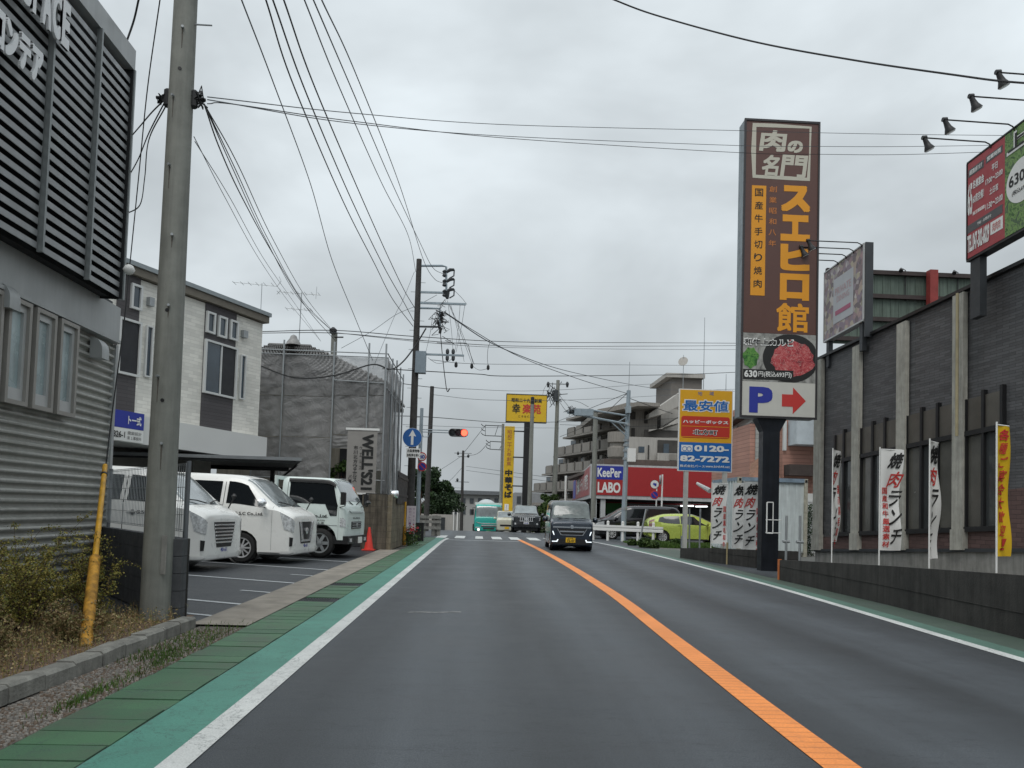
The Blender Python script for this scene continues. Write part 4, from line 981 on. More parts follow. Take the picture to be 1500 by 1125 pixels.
qt = r4(210, 720, 302, 815); mb = MB(); mb.box(FB1, *qt, .001, .004); qp = r4(78, 640, 165, 665); mb.box(FB1, *qp, .001, .004); part('white_box', mb, M_WHITEINK, bb)
I = lambda q, e=.04: (q[0]+e, q[1]-e, q[2]+e*.6, q[3]-e*.6)
lettering(bb, FB1, [('個室宴会承ります', *I(q1), dict(bold=.03)), ('営業時間', *I(q2), dict(bold=.03)), ('65', *r4(42, 455, 76, 690), dict(bold=.03)), ('名様宴会', *r4(80, 405, 163, 470), dict(bold=.03)), ('60席完備！', *r4(80, 515, 163, 580), dict(bold=.02)),
    ('平日', *r4(222, 300, 265, 350), dict(bold=.02)), ('17:00～23:00', *r4(175, 385, 303, 425), dict(bold=.02)), ('土日祝', *r4(205, 470, 270, 520), dict(bold=.02)), ('11:30～23:00', *r4(175, 570, 303, 615), dict(bold=.02)),
    ('予約・お問合せ', q3[0]+.3, q3[1]-.3, q3[2]+.05, q3[3]-.05, dict(bold=.02)), ('TEL.047-302-6029', *r4(40, 800, 203, 930), dict(bold=.04))], M_WHITEINK, n=.008)
lettering(bb, FB1, [('ご宴会プラン', *I(qp, .01)), ('肉肉肉', *I(qt, .06), dict(v=False)), ], M_REDINK, n=.008)
c = hB(*Z4(388, 465)); mb = MB(); rr = .40; c = (hB(1474.5, 270)[0]+rr, hB(1487, 269)[1]); mb.prism(FB1, [(c[0]+rr*cos(2*pi*i/40), c[1]+rr*1.0*sin(2*pi*i/40)) for i in range(40)], .004, .006); part('white_disc', mb, M_WHITEINK, bb)
lettering(bb, FB1, [('630円', c[0]-.33, c[0]+.33, c[1]-.05, c[1]+.2, dict(bold=.02)), ('(税込693円)', c[0]-.25, c[0]+.25, c[1]-.22, c[1]-.12, dict(bold=.01))], M_BLACKINK, n=.009)
q = r4(328, 60, 470, 290); lettering(bb, FB1, [('上カルビ', q[0]+.02, q[0]+1.9, q[2]+.2, q[3]-.0, dict(bold=.05))], M_WHITEINK, n=.008)
lettering(bb, FB1, [('上カルビ', q[0]+.06, q[0]+1.86, q[2]+.24, q[3]-.04, dict(bold=.02))], M_BLACKINK, n=.012)
mb = MB(); mb.box(FB1, -.02, LB, tB1, tB1+.03, -.2, .01).box(FB1, -.02, LB, -.04, .0, -.2, .01).box(FB1, -.03, 0, 0, tB1, -.2, .01); part('frame', mb, M_BLACK, bb)
for s in (.05, 3.4): mb = MB(); mb.box(FB1, s, s+.28, -1.2, -.04, -.17, -.03); part('post', mb, M_DSTEEL, bb)
lamps = ((1452, 210, 'farthest'), (1486, 188, 'second farthest'), (1530, 160, 'third'), (1575, 134, 'fourth'), (1632, 96, 'nearest'))
for px, py, w in lamps:
    s, t_ = hB(px, py); arm_lamp(FB1, s, tB1-.02, 0, 1.28, 'black spotlight on a long arm over the red menu billboard, %s of its row' % w, 'spotlights over the red menu billboard', -.02, .78)

# big green-backed billboard seen from behind
GY = 27.5; FGB = Fr((0, GY, 0), (1, 0, 0)); hG = FGB.hit
gx0, gx1 = hG(1208, 460)[0], hG(1436, 450)[0]; gt1 = hG(1340, 403)[1]; gt0 = hG(1250, 504)[1]
gb = thing('rear_billboard', 'green metal back of a large billboard with a red column behind the restaurant', 'billboard', (gx0, GY, 0))
n = 19; w_ = (gx1-gx0)/n; pm = MB(); pm.box(Fr((0, 0, 0)), .006, w_-.006, 0, gt1-gt0, -.03, 0); pm.box(Fr((0, 0, 0)), .0, .03, 0, gt1-gt0, .0, .02); pme = pm.mesh('metal_panel', mat('green_panel', (.125, .165, .135), .6, .2, var=.18, scale=1.5, streak=.3))
for i in range(n): link('metal_panel', pme, gb, (w_*i, 0, gt0))
mb = MB()
for y in (403, 437.5, 471, 501): t_ = hG(1340, y)[1]; mb.box(FGB, gx0, gx1+.1, t_-.07, t_+.08, .02, .16)
part('girder', mb, mat('girder', (.045, .032, .03), .7, var=.25), gb)
a, b = hG(1353, 430)[0], hG(1364.5, 430)[0]; mb = MB(); mb.box(FGB, a, b, .5, gt1+.1, .16, .42); part('red_column', mb, mat('column_red', (.26, .035, .03), .6, var=.2), gb)
for px in (1325, 1402):
    s, t_ = hG(px, 400); l = thing('sign_lamp', 'small black bent lamp on top of the green billboard back, %s one' % ('left' if px < 1350 else 'right'), 'lamp', FGB.p(s, gt1, 0)); mb = MB()
    mb.tube([FGB.p(s, gt1-1., .05), FGB.p(s, gt1+.15, .05), FGB.p(s-.1, gt1+.2, .05), FGB.p(s-.3, gt1+.08, .3)], .02, 5); part('arm', mb, M_BLACK, l); mb = MB(); mb.cyl(FGB.p(s-.3, gt1+.12, .3), FGB.p(s-.36, gt1+.0, .4), .04, .08, 8); part('head', mb, M_BLACK, l)

# ------------------------------------------------------------------ tall brown sign tower
TY = 19.0; FTW = Fr((0, TY, 0), (1, 0, 0)); hT = FTW.hit
x0, x1 = hT(1087.5, 400)[0], hT(1198, 400)[0]; zb, zt = hT(1140, 612)[1], hT(1146, 177.5)[1]
tw = thing('pylon_sign', 'tall brown pylon sign with orange lettering and a parking arrow', 'sign', ((x0+x1)/2, TY+.25, 0))
mb = MB(); mb.wbox(x0, x1, TY+.002, TY+.42, zb, zt); part('cabinet', mb, mat('cabinet_grey', (.25, .29, .31), .5, .2, var=.1, streak=.2), tw)
mb = MB(); e = .035
mb.box(FTW, x0-.01, x1+.01, zt-e, zt+.02, -.02, .03).box(FTW, x0-.01, x1+.01, zb-.02, zb+e, -.02, .03).box(FTW, x0-.01, x0+e, zb+e, zt-e, -.02, .03).box(FTW, x1-e, x1+.01, zb+e, zt-e, -.02, .03); part('frame', mb, mat('frame_black', (.03, .028, .03), .5), tw)
zp1 = hT(1140, 560)[1]; zp2 = hT(1140, 489)[1]
mb = MB(); mb.box(FTW, x0+e, x1-e, zp2, zt-e, 0, .010); part('brown_face', mb, mat('sign_brown', (.105, .048, .038), .45, var=.05), tw)
mb = MB(); mb.box(FTW, x0+e, x1-e, zb+e, zp1, 0, .010); part('parking_face', mb, mat('sign_cream', (.56, .555, .51), .5, var=.05), tw)
def tz(px0, py0, px1, py1): return FTW.box(px0, py0, px1, py1)
W1_ = M_ORINK; CR = mat('sign_cream2', (.50, .48, .40), .5, var=.03)
P5 = lambda x, y: (1090+x/8.65, 170+y/8.65)
def q5(x0, y0, x1, y1): return FTW.box(*P5(x0, y0), *P5(x1, y1))
# brushed square frame
mb = MB(); pts = [P5(*p) for p in ((130, 115), (420, 125), (840, 150), (830, 480), (812, 805), (560, 790), (125, 765), (118, 440))]
pt = [hT(*p) for p in pts]; wd = [.055, .055, .03, .022, .045, .055, .045, .07]
pt = [V3((a, b, 0)) for a, b in pt]; n = len(pt); cx = sum(p[0] for p in pt)/n; cy = sum(p[1] for p in pt)/n
def off(p, w): d = V3((p[0]-cx, p[1]-cy, 0)); return p+V3((w*math.copysign(1, d[0]) if abs(d[0]) > .3 else 0, w*math.copysign(1, d[1]) if abs(d[1]) > .3 else 0, 0))
for i in range(n):
    a, b = pt[i], pt[(i+1) % n]; a0, a1, b0, b1 = off(a, wd[i]*.9), off(a, -wd[i]*.9), off(b, wd[(i+1) % n]*.9), off(b, -wd[(i+1) % n]*.9)
    mb.quad(*[FTW.p(q[0], q[1], .014) for q in (a0, a1, b1, b0)])
part('brushed_square', mb, CR, tw)
lettering(tw, FTW, [('肉', *q5(205, 175, 530, 460), dict(bold=.032, shear=.12)), ('の', *q5(550, 310, 740, 475), dict(bold=.05, shear=.1)), ('名', *q5(230, 490, 435, 770), dict(bold=.032, shear=.15)), ('門', *q5(470, 490, 790, 790), dict(bold=.028, shear=.12))], CR, n=.014)
q = tz(1101, 432, 1121, 273); q = (hT(1100, 350)[0], hT(1121, 350)[0], hT(1110, 433)[1], hT(1110, 272)[1]); mb = MB(); mb.box(FTW, *q, .010, .016); part('orange_strip', mb, M_ORINK, tw)
lettering(tw, FTW, [('国産牛手切り焼肉', q[0]+.08, q[1]-.08, q[2]+.07, q[3]-.08, dict(v=True, gap=.40, bold=.01))], M_BLACKINK, n=.02)
q = (hT(1126, 320)[0], hT(1137, 320)[0], hT(1131, 368)[1], hT(1131, 273)[1]); lettering(tw, FTW, [('創業昭和八年', *q, dict(v=True, gap=.45, bold=.01))], mat('ink_copper', (.50, .17, .035), .5, var=0), n=.014)
q = (hT(1142.5, 380)[0], hT(1185.5, 380)[0], hT(1164, 488)[1], hT(1164, 272)[1]); h5 = (q[3]-q[2])/5
lettering(tw, FTW, [('スエヒロ', q[0], q[1], q[2]+h5, q[3], dict(v=True, gap=.10, bold=.055))], M_ORINK, n=.014); lettering(tw, FTW, [('館', q[0]-.08, q[1], q[2]+.02, q[2]+h5*1.0, dict(bold=.022))], M_ORINK, n=.014)
# meat picture
def q6(x0, y0, x1, y1): return FTW.box(1090+x0/8.04, 480+y0/8.04, 1090+x1/8.04, 480+y1/8.04)
a, b = x0+e, x1-e
mb = MB(); mb.box(FTW, a, b, zp1+.006, zp2-.004, 0, .010); part('photo_face', mb, photo_print('grey_print', [(.10, .10, .095), (.30, .30, .28), (.42, .42, .40)], 2.5), tw)
c = ((a+b)/2+.30, (zp1+zp2)/2); mb = MB(); H2 = (zp2-zp1)/2-.012
def ell(cx_, cy_, rx, ry, lo=a+.004, hi=b-.004):
    return [(min(hi, max(lo, cx_+rx*cos(2*pi*i/44))), max(zp1+.008, min(zp2-.008, cy_+ry*sin(2*pi*i/44)))) for i in range(44)]
mb.prism(FTW, [(x, y) for x, y in ell(c[0], c[1], .72, .62)], .010, .012); part('dark_plate', mb, M_BLACKINK, tw)
def meatmat():
    m, t, b, pos = fresh('meat_print', .5); n = noise(t, pos, 3.2, 3, .6, 2.5); v = noise(t, pos, 7, 4, .6, 1.5)
    r = ramp(t, n, [(.3, (.16, .012, .02)), (.48, (.42, .045, .055)), (.62, (.50, .10, .10)), (.7, (.35, .04, .05))])
    f = ramp(t, vmath(t, 'ABSOLUTE', vmath(t, 'SUBTRACT', v, .5)), [(.0, .7), (.025, 0.)]); t.links.new(mixc(t, f, r, (.62, .42, .38)), b.inputs['Base Color']); return m
random.seed(31); pts = [(min(b-.01, c[0]+.06+(.55+random.uniform(-.05, .05))*cos(2*pi*i/26)), min(zp2-.02, c[1]-.02+(.46+random.uniform(-.05, .05))*sin(2*pi*i/26))) for i in range(26)]
mb = MB(); mb.prism(FTW, pts, .012, .015); part('meat_print', mb, meatmat(), tw)
mb = MB(); q = q6(-25, 215, 175, 490); mb.prism(FTW, [(max(a+.005, x), y) for x, y in [(q[0]+(q[1]-q[0])*(.5+.5*cos(t_)*(.9+.1*sin(5*t_))), q[2]+(q[3]-q[2])*(.5+.5*sin(t_)*(.9+.1*sin(7*t_)))) for t_ in [2*pi*i/30 for i in range(30)]]], .012, .014); part('leaf_print', mb, photo_print('salad', [(.01, .05, .01), (.05, .20, .03), (.13, .30, .06), (.03, .12, .02)], 6), tw)
q = (a+.02, hT(1162, 540)[0], hT(1130, 556.5)[1], hT(1130, 542)[1]); mb = MB(); mb.box(FTW, *q, .015, .018); part('price_strip', mb, M_BLACKINK, tw)
lettering(tw, FTW, [('630', q[0]+.03, q[0]+.36, q[2]+.05, q[3]-.03, dict(bold=.03)), ('円(税込693円)', q[0]+.39, q[1]-.05, q[2]+.05, q[3]-.04, dict(bold=.012))], M_WHITEINK, n=.022)
q = q6(0, 120, 575, 225)
lettering(tw, FTW, [('和牛上カルビ', q[0]-.02, q[1]+.02, q[2]-.01, q[3]+.01, dict(bold=.05))], M_WHITEINK, n=.020)
lettering(tw, FTW, [('和牛上カルビ', q[0]+.01, q[1]-.01, q[2]+.02, q[3]-.02, dict(bold=.018))], M_BLACKINK, n=.025)
q = q6(60, 692, 330, 1008); lettering(tw, FTW, [('P', *q, dict(bold=.05))], M_BLUEINK, n=.014)
mb = MB(); q = q6(445, 700, 722, 1022); X = lambda u: q[0]+(q[1]-q[0])*u; Z_ = lambda v: q[2]+(q[3]-q[2])*v
mb.prism(FTW, [(X(0), Z_(.27)), (X(.46), Z_(.27)), (X(.46), Z_(0)), (X(1), Z_(.5)), (X(.46), Z_(1)), (X(.46), Z_(.73)), (X(0), Z_(.73))], .010, .015); part('red_arrow', mb, mat('arrow_red', (.52, .04, .035), .5, var=0), tw)
pcx = hT(1131, 650)[0]; hwp = .215
mb = MB(); mb.wbox(pcx-hwp, pcx+hwp, TY+.05, TY+.35, 0, zb-.35)
k = MB(); mb.add([(pcx-hwp, TY+.05, zb-.35), (pcx+hwp, TY+.05, zb-.35), (pcx+hwp, TY+.35, zb-.35), (pcx-hwp, TY+.35, zb-.35), (pcx-.38, TY+.03, zb-.02), (pcx+.38, TY+.03, zb-.02), (pcx+.38, TY+.38, zb-.02), (pcx-.38, TY+.38, zb-.02)], [(0, 1, 5, 4), (1, 2, 6, 5), (2, 3, 7, 6), (3, 0, 4, 7), (4, 5, 6, 7)])
part('column', mb, mat('column_black', (.014, .017, .024), .4, .3, var=.2, streak=.3), tw)
fx, fz = hT(1121, 683), hT(1132, 778)
mb = MB(); a_, b_, c_, d_ = hT(1121, 740)[0], hT(1130, 740)[0], hT(1126, 781)[1], hT(1126, 736)[1]
mb.tube([(b_, TY-.12, d_), (a_, TY-.12, d_)], .013, 5).tube([(b_, TY-.12, d_), (b_, TY-.12, c_)], .013, 5).tube([(a_, TY-.12, c_), (b_, TY-.12, c_)], .013, 5).tube([(a_, TY-.12, d_), (a_, TY-.12, c_)], .018, 5)
for z in (c_+.01, (c_+d_)/2-.05): mb.tube([(a_, TY-.05, z), (pcx+hwp+.02, TY-.05, z)], .012, 5)
part('service_bracket', mb, M_WHITEINK, tw)

# blue and yellow storage sign
BY = 24.6; FBS = Fr((0, BY, 0), (1, 0, 0)); hS = FBS.hit
x0, x1 = hS(994, 630)[0], hS(1073, 630)[0]; z0, z1 = hS(1033, 691)[1], hS(1033, 570.5)[1]; zm = hS(1033, 648.5)[1]
ss = thing('storage_sign', 'yellow and blue roadside sign board with a phone number on two posts', 'sign', ((x0+x1)/2, BY, 0))
M_SY = mat('board_yellow', (.72, .37, .012), .5, var=.04); M_SB = mat('board_blue', (.012, .13, .42), .5, var=.04); M_SR = mat('board_red', (.52, .035, .02), .5, var=0)
mb = MB(); mb.box(FBS, x0, x1, z0, z1, -.08, 0); part('board', mb, M_WHITEINK, ss)
mb = MB(); mb.box(FBS, x0+.03, x1-.03, zm, z1-.03, .0, .006); part('yellow_panel', mb, M_SY, ss)
mb = MB(); mb.box(FBS, x0+.03, x1-.03, z0+.03, zm, .0, .006); part('blue_panel', mb, M_SB, ss)
def q8(xa, ya, xb, yb): # zoom 4.327 from (980,560)
    return FBS.box(980+xa/4.327, 560+ya/4.327, 980+xb/4.327, 560+yb/4.327)
q = q8(78, 212, 383, 360); r_ = .08; mb = MB(); pts = []
for cx_, cy_, s_ in ((q[1]-r_, q[3]-r_, 0), (q[0]+r_, q[3]-r_, 1), (q[0]+r_, q[2]+r_, 2), (q[1]-r_, q[2]+r_, 3)): pts += [(cx_+r_*cos(pi/2*(s_+i/5)), cy_+r_*sin(pi/2*(s_+i/5))) for i in range(6)]
mb.prism(FBS, pts, .006, .010); part('red_panel', mb, M_SR, ss)
mb = MB(); za, zb2 = hS(1033, 625)[1], hS(1033, 640.5)[1]
for z in (za, zb2): mb.box(FBS, q[0]+.03, q[1]-.03, z-.008, z+.008, .0105, .0125)
part('yellow_rule', mb, M_SY, ss)
lettering(ss, FBS, [('地', *q8(183, 58, 210, 84)), ('域', *q8(256, 58, 284, 84))], M_SB, n=.012)
q = q8(88, 108, 378, 192); lettering(ss, FBS, [('最安値', q[0]-.02, q[1]+.02, q[2]-.02, q[3]+.02, dict(bold=.06))], M_WHITEINK, n=.010)
lettering(ss, FBS, [('最安値', *I(q, .02), dict(bold=.02))], M_SB, n=.015)
lettering(ss, FBS, [('ハッピーボックス', *q8(88, 236, 374, 268), dict(bold=.035)), ('北方町', *q8(150, 296, 308, 338), dict(bold=.055))], M_WHITEINK, n=.014)
lettering(ss, FBS, [('北方町', *q8(154, 299, 304, 335), dict(bold=.015))], M_BLACKINK, n=.018)
lettering(ss, FBS, [('0120-', *q8(160, 398, 378, 444), dict(bold=.04)), ('82-7272', *q8(70, 462, 382, 510), dict(bold=.04)), ('株式会社バース', *q8(68, 520, 226, 542), dict(bold=.012)), ('www.birth44.net', *q8(230, 524, 384, 545), dict(bold=.01))], M_WHITEINK, n=.012)
q = q8(78, 396, 148, 440); mb = MB(); mb.box(FBS, *q, .006, .009); part('dial_box', mb, M_WHITEINK, ss); mb = MB()
for cx_ in (.30, .70):
    cc = (q[0]+(q[1]-q[0])*cx_, q[2]+(q[3]-q[2])*.42)
    for i in range(16):
        t0_, t1_ = 2*pi*i/16, 2*pi*(i+1)/16; mb.quad(*[FBS.p(cc[0]+r*cos(t_), cc[1]+r*sin(t_), .012) for r, t_ in ((.06, t0_), (.06, t1_), (.078, t1_), (.078, t0_))])
part('dial_mark', mb, M_SB, ss)
for px in (1005, 1062): x = hS(px, 730)[0]; mb = MB(); mb.wbox(x-.065, x+.065, BY+.01, BY+.14, 0, z0+.1); part('post', mb, mat('pale_post', (.50, .50, .47), .7, var=.12, streak=.2), ss)

# ------------------------------------------------------------------ nobori flags
def flag(px, yt, yb, Y, w, yaw, name, label, text, m=M_WHITEINK, ink=M_BLACKINK, ink2=M_REDINK, red=(), lean=0., side='', seed=0, pz=None, grp='advertising flags along the restaurant', amp=.05, two=False):
    p = at(px, yt, Y); p2 = at(px, yb, Y); H = p[2]-p2[2]; t = thing(name, label, 'flag', (p[0], Y, 0), grp)
    mb = MB(); mb.cyl((p[0], Y, .02), (p[0], Y, p[2]+.04), .014, .012, 8); mb.tube([(p[0], Y, p[2]), (p[0]+cos(yaw)*w, Y+sin(yaw)*w, p[2]+.0)], .010, 5); part('pole', mb, M_WHITEINK, t)
    fr = Fr((p[0], Y, p2[2]), (cos(yaw), sin(yaw), 0)); rnd = random.Random(seed); ph = [rnd.uniform(0, 6.28) for _ in range(3)]
    def nf(a, b):
        u, v = a/w, b/H; return amp*(sin(5*u+ph[0]+3*v)*.7+sin(9*v+ph[1])*.7)*min(1, 2.5*u+.15)*(1.15-.6*v)
    def wx_(v): return 1-.14*sin(pi*(1-v))**2
    g = MB(); g.grid(lambda u, v: fr.p(.015+w*u*wx_(v), H*v, nf(w*u, H*v)), 10, 26); part('cloth', g, m, t, smooth=80)
    if text:
        mk = MB(); mr = MB(); n = len(text); h = H*.94/n
        for i, ch in enumerate(text):
            q = (.015+w*.12, w*(.86 if i == 0 else .64), H*.97-h*(i+1)+h*.16, H*.97-h*i)
            if two: q = (w*.42, w*.96, q[2], q[3])
            put(mr if i in red else mk, fr, ch, *q, n=.012, bold=.015 if i else .03, nf=nf, shear=.38)
        if mk.v: part('lettering', mk, ink, t)
        if mr.v: part('red_lettering', mr, ink2, t)
        if side:
            ms = MB(); n = len(side); h = H*.7/n
            if two:
                for i, ch in enumerate(side): put(ms, fr, ch, w*.10, w*.36, H*.62-h*(i+1)*.86+h*.15, H*.62-h*i*.86, n=.012, bold=.02, nf=nf)
                side = ''
            for i, ch in enumerate(side): put(ms, fr, ch, w*.76, w*.92, H*.62-h*(i+1)+h*.2, H*.62-h*i, n=.012, bold=.02, nf=nf)
            part('side_lettering', ms, ink2, t)
    return t
flag(1220, 659, 794, 16.6, .42, radians(46), 'nobori_flag', 'narrow white advertising flag nearest the far corner of the restaurant', '焼肉ランチ', red=(1,), side='国産黒毛和牛', seed=1)
flag(1289, 658, 806, 13.9, .44, radians(4), 'nobori_flag', 'widest white advertising flag with two columns of red and black writing', '焼肉ランチ', red=(1,), side='国産和牛厳選素材', seed=2, two=True)
f2 = at(1289, 658, 13.9)
flag(1362, 646, 819, 11.9, .42, radians(42), 'nobori_flag', 'white advertising flag with a red patch between the second and third windows', '焼肉ランチ', red=(1,), seed=3)
flag(1460, 622, 815, 10.4, .30, radians(26), 'nobori_flag', 'yellow and red advertising flag nearest the camera', '各種ご宴会大歓迎！', m=M_YELLOW, ink=M_REDINK, seed=4, amp=.03)
for i, (px, yt, yb, Y, yw, lb) in enumerate(((1043, 708, 796, 22.9, -25, 'left white advertising flag before the pale container'), (1074, 708, 803, 22.4, -20, 'middle white advertising flag before the pale container'), (1090, 706, 806, 21.9, -12, 'right white advertising flag before the pale container'))):
    flag(px, yt, yb, Y, .46, radians(yw), 'nobori_flag', lb, '焼肉ランチ', red=(1,), side='国産黒毛和牛', seed=10+i, grp='advertising flags before the container')
# side text of the wide flag
for i, (px, Y) in enumerate(((1152, 17.6), (1172, 17.4))):
    p = at(px, 765, Y); t = thing('steel_peg', 'short steel post with a clamp behind the long low wall, %s one' % ('left', 'right')[i], 'post', (p[0], Y, 0)); mb = MB(); mb.cyl((p[0], Y, 0), (p[0], Y, p[2]+.15), .03, seg=8); mb.cyl((p[0]-.08, Y, .55+p[2]*.2), (p[0]+.08, Y, .55+p[2]*.2), .035, seg=8); part('shaft', mb, M_STEEL, t)

# ------------------------------------------------------------------ pale container, pink house, grey house
CYY = 27.0; FC = Fr((0, CYY, 0), (1, 0, 0)); hC = FC.hit
x0, x1 = hC(1081, 750)[0], hC(1183, 750)[0]; zt = hC(1130, 700)[1]
ct = thing('shipping_container', 'pale grey blue shipping container behind the brown sign column', 'container', ((x0+x1)/2, CYY, 0))
M_CT = mat('container_paint', (.66, .72, .72), .6, var=.1, streak=.18)
mb = MB(); n = 60; vs = []
mb.wbox(x0+.05, x1-.05, CYY+.08, CYY+3.05, .15, zt-.05)
for i in range(22):
    a = x0+.12+(x1-x0-.24)*i/22; w_ = (x1-x0-.24)/22
    if i % 2: mb.wbox(a, a+w_, CYY+.07, CYY+.085, .2, zt-.15)
for i in range(20): y = CYY+.15*i+.1; mb.wbox(x0-.0, x0+.06, y, y+.08, .2, zt-.12) if i % 2 else None
part('corrugated_box', mb, M_CT, ct)
mb = MB()
for x in (x0, x1-.12): mb.wbox(x, x+.12, CYY, CYY+.14, 0, zt)
part('corner_post', mb, mat('post_rusty', (.44, .42, .34), .7, var=.35, scale=6), ct)
mb = MB(); mb.wbox(x0+.12, x1-.12, CYY, CYY+.12, zt-.14, zt-.0).wbox(x0, x0+.12, CYY+.14, CYY+3.1, zt-.12, zt); part('top_rail', mb, mat('rail_blue', (.22, .29, .36), .6, var=.3, scale=5), ct)
mb = MB()
for x in (x0+.02, x1-.10): mb.wbox(x, x+.08, CYY-.012, CYY-.002, zt-.13, zt-.04)
part('corner_casting_hole', mb, M_BLACK, ct)
mb = MB(); a, b = hC(1112, 730)[0], hC(1119, 730)[0]; mb.wbox(a, b, CYY-.02, CYY+.03, hC(1115, 762)[1], hC(1115, 710)[1]); part('notice', mb, mat('notice', (.35, .27, .2), .6, var=.4, scale=8), ct)
# small white shed right of the container
SHX = hC(1186, 750)[0], hC(1203, 750)[0]
mb = MB(); mb.wbox(SHX[0]+.1, SHX[1]+1, CYY+1, CYY+4, 0, 2.3); sh = thing('roller_shed', 'small white slatted shed between container and restaurant', 'shed', (SHX[0], CYY+1, 0))
part('wall', mb, M_WALLW, sh); mb = MB()
for i in range(18): mb.wbox(SHX[0]+.1, SHX[1]+1, CYY+.975, CYY+.998, .1+.11*i, .18+.11*i)
part('slats', mb, M_SASH, sh, stuff=True)
random.seed(12); mb = MB()
for _ in range(900): z = random.random()*1.9; leaf(mb, (SHX[0]+.15+random.random()*.3, CYY+.55+random.random()*.4, z), .07, .6)
t = thing('climbing_plant', 'dark thin climbing plant beside the white shed', 'plant', (SHX[0]+.2, CYY+.6, 0)); part('leaves', mb, L_TREE, t, stuff=True)

M_PINK = courses('pink_siding', (.46, .245, .19), .17, 4., mortar=.62, rough=.7, depth=.8, dist=.02)
M_GREYS = courses('grey_siding', (.35, .355, .335), .19, 4., mortar=.6, rough=.75, depth=.8, dist=.02)
PY = 32.0; FP = Fr((0, PY, 0), (1, 0, 0)); hP = FP.hit
ph = thing('pink_house', 'pink sided house with white balcony behind the container', 'house', (hP(1150, 700)[0], PY, 0))
xl, xr = hP(1106, 640)[0], hP(1215, 640)[0]; zr_ = hP(1190, 560)[1]; xm2 = hP(1147, 640)[0]
mb = MB(); mb.wbox(xm2, xr+2, PY, PY+7, 0, zr_-.4).wbox(xl, xm2-.003, PY+.6, PY+6, 0, hP(1130, 619)[1]); part('wall', mb, M_PINK, ph)
xm_ = hP(1151, 640)[0]
mb = MB(); a = zr_-.35; xm_ = hP(1182, 640)[0]+1.4-.0; mb.add([(xm_-1.4, PY-.5, a), (xr+2.4, PY-.5, a), (xr+2.4, PY+3.5, a+1.5), (xm_-1.4, PY+3.5, a+1.5), (xm_-1.4, PY+7.5, a), (xr+2.4, PY+7.5, a)], [(0, 1, 2, 3), (3, 2, 5, 4), (0, 3, 4), (1, 5, 2)]); rf = part('roof', mb, mat('roof_orange', (.20, .10, .06), .7, var=.35, scale=4), ph)
mb = MB()
for i in range(14):
    for j in range(12): x = xm_-1.35+.42*i; y = PY-.5+4*j/12; z = a+1.5*j/12; mb.add([(x, y, z+.02), (x+.2, y, z+.09), (x+.4, y, z+.02), (x+.4, y+.34, z+.13), (x+.2, y+.34, z+.2), (x, y+.34, z+.13)], [(0, 1, 4, 5), (1, 2, 3, 4)])
part('roof_tiles', mb, mat('roof_orange', (.2, .1, .06)), ph, stuff=True)
q = FP.box(1154, 653, 1200, 618); mb = MB(); mb.wbox(q[0], q[1]+1, PY-.9, PY-.001, q[2], q[3]-.05 if False else q[3]); part('balcony', mb, mat('balcony_blue_white', (.50, .55, .58), .6), ph)
q = FP.box(1184, 653, 1202, 622); mb = MB(); mb.wbox(q[0], q[1], PY-.93, PY-.905, q[2]+.45, q[3]); part('window', mb, M_WGL, ph)
mb = MB()
for i in range(6): x = q[0]+.09*i; mb.wbox(x, x+.03, PY-1.0, PY-.96, q[2]-.0, q[2]+.42)
mb.wbox(q[0]-.05, q[1], PY-1.0, PY-.95, q[2]+.42, q[2]+.47); part('railing', mb, M_SASH, ph)
q = FP.box(1148, 697, 1200, 688); mb = MB(); mb.wbox(q[0], q[1]+1, PY-.6, PY-.001, q[2], q[3]+.15); part('lower_eave', mb, mat('roof_dark', (.06, .045, .04), .7, var=.3), ph)
q = FP.box(1146, 660, 1151, 617); mb = MB(); mb.wbox(q[0], q[1], PY-.12, PY-.001, q[2], q[3]); part('corner_trim', mb, M_SASH, ph)
q = FP.box(1098, 705, 1122, 673); mb = MB(); mb.add([(q[0]-.6, PY-1.6, q[2]), (q[1], PY-1.6, q[2]+.1), (q[1], PY-.1, q[3]+.3), (q[0]-.0, PY-.1, q[3]-.2)], [(0, 1, 2, 3)]); mb.wbox(q[0]-.6, q[1], PY-1.65, PY-1.5, q[2]-.1, q[2]+.05); part('porch_roof', mb, mat('roof_orange', (.2, .1, .06)), ph)
gh = thing('grey_house', 'pale grey sided house with many small windows left of the pink house', 'house', (hP(1075, 700)[0], PY+1, 0))
ga, gb_ = at(1062, 700, 40), at(1106, 700, PY+.5)
FGH = Fr((gb_[0]-.02, gb_[1], 0), (gb_[0]-ga[0], gb_[1]-ga[1], 0)); hH = FGH.hit
FGH = Fr(tuple(V3((ga[0], ga[1], 0))), (gb_[0]-ga[0], gb_[1]-ga[1], 0)); hH = FGH.hit
zt = hH(1090, 612)[1]; LG = (V3((gb_[0], gb_[1], 0))-V3((ga[0], ga[1], 0))).length; zt = 5.9
mb = MB(); mb.box(FGH, 0, LG, 0, zt, -4, 0); part('wall', mb, M_GREYS, gh)
mb = MB(); mb.box(FGH, -.3, LG+.2, zt, zt+.18, -4.2, .4); part('roof', mb, mat('roof_dark', (.06, .045, .04)), gh)
Z2 = lambda x, y: (1040+x/8.333, 600+y/8.333)
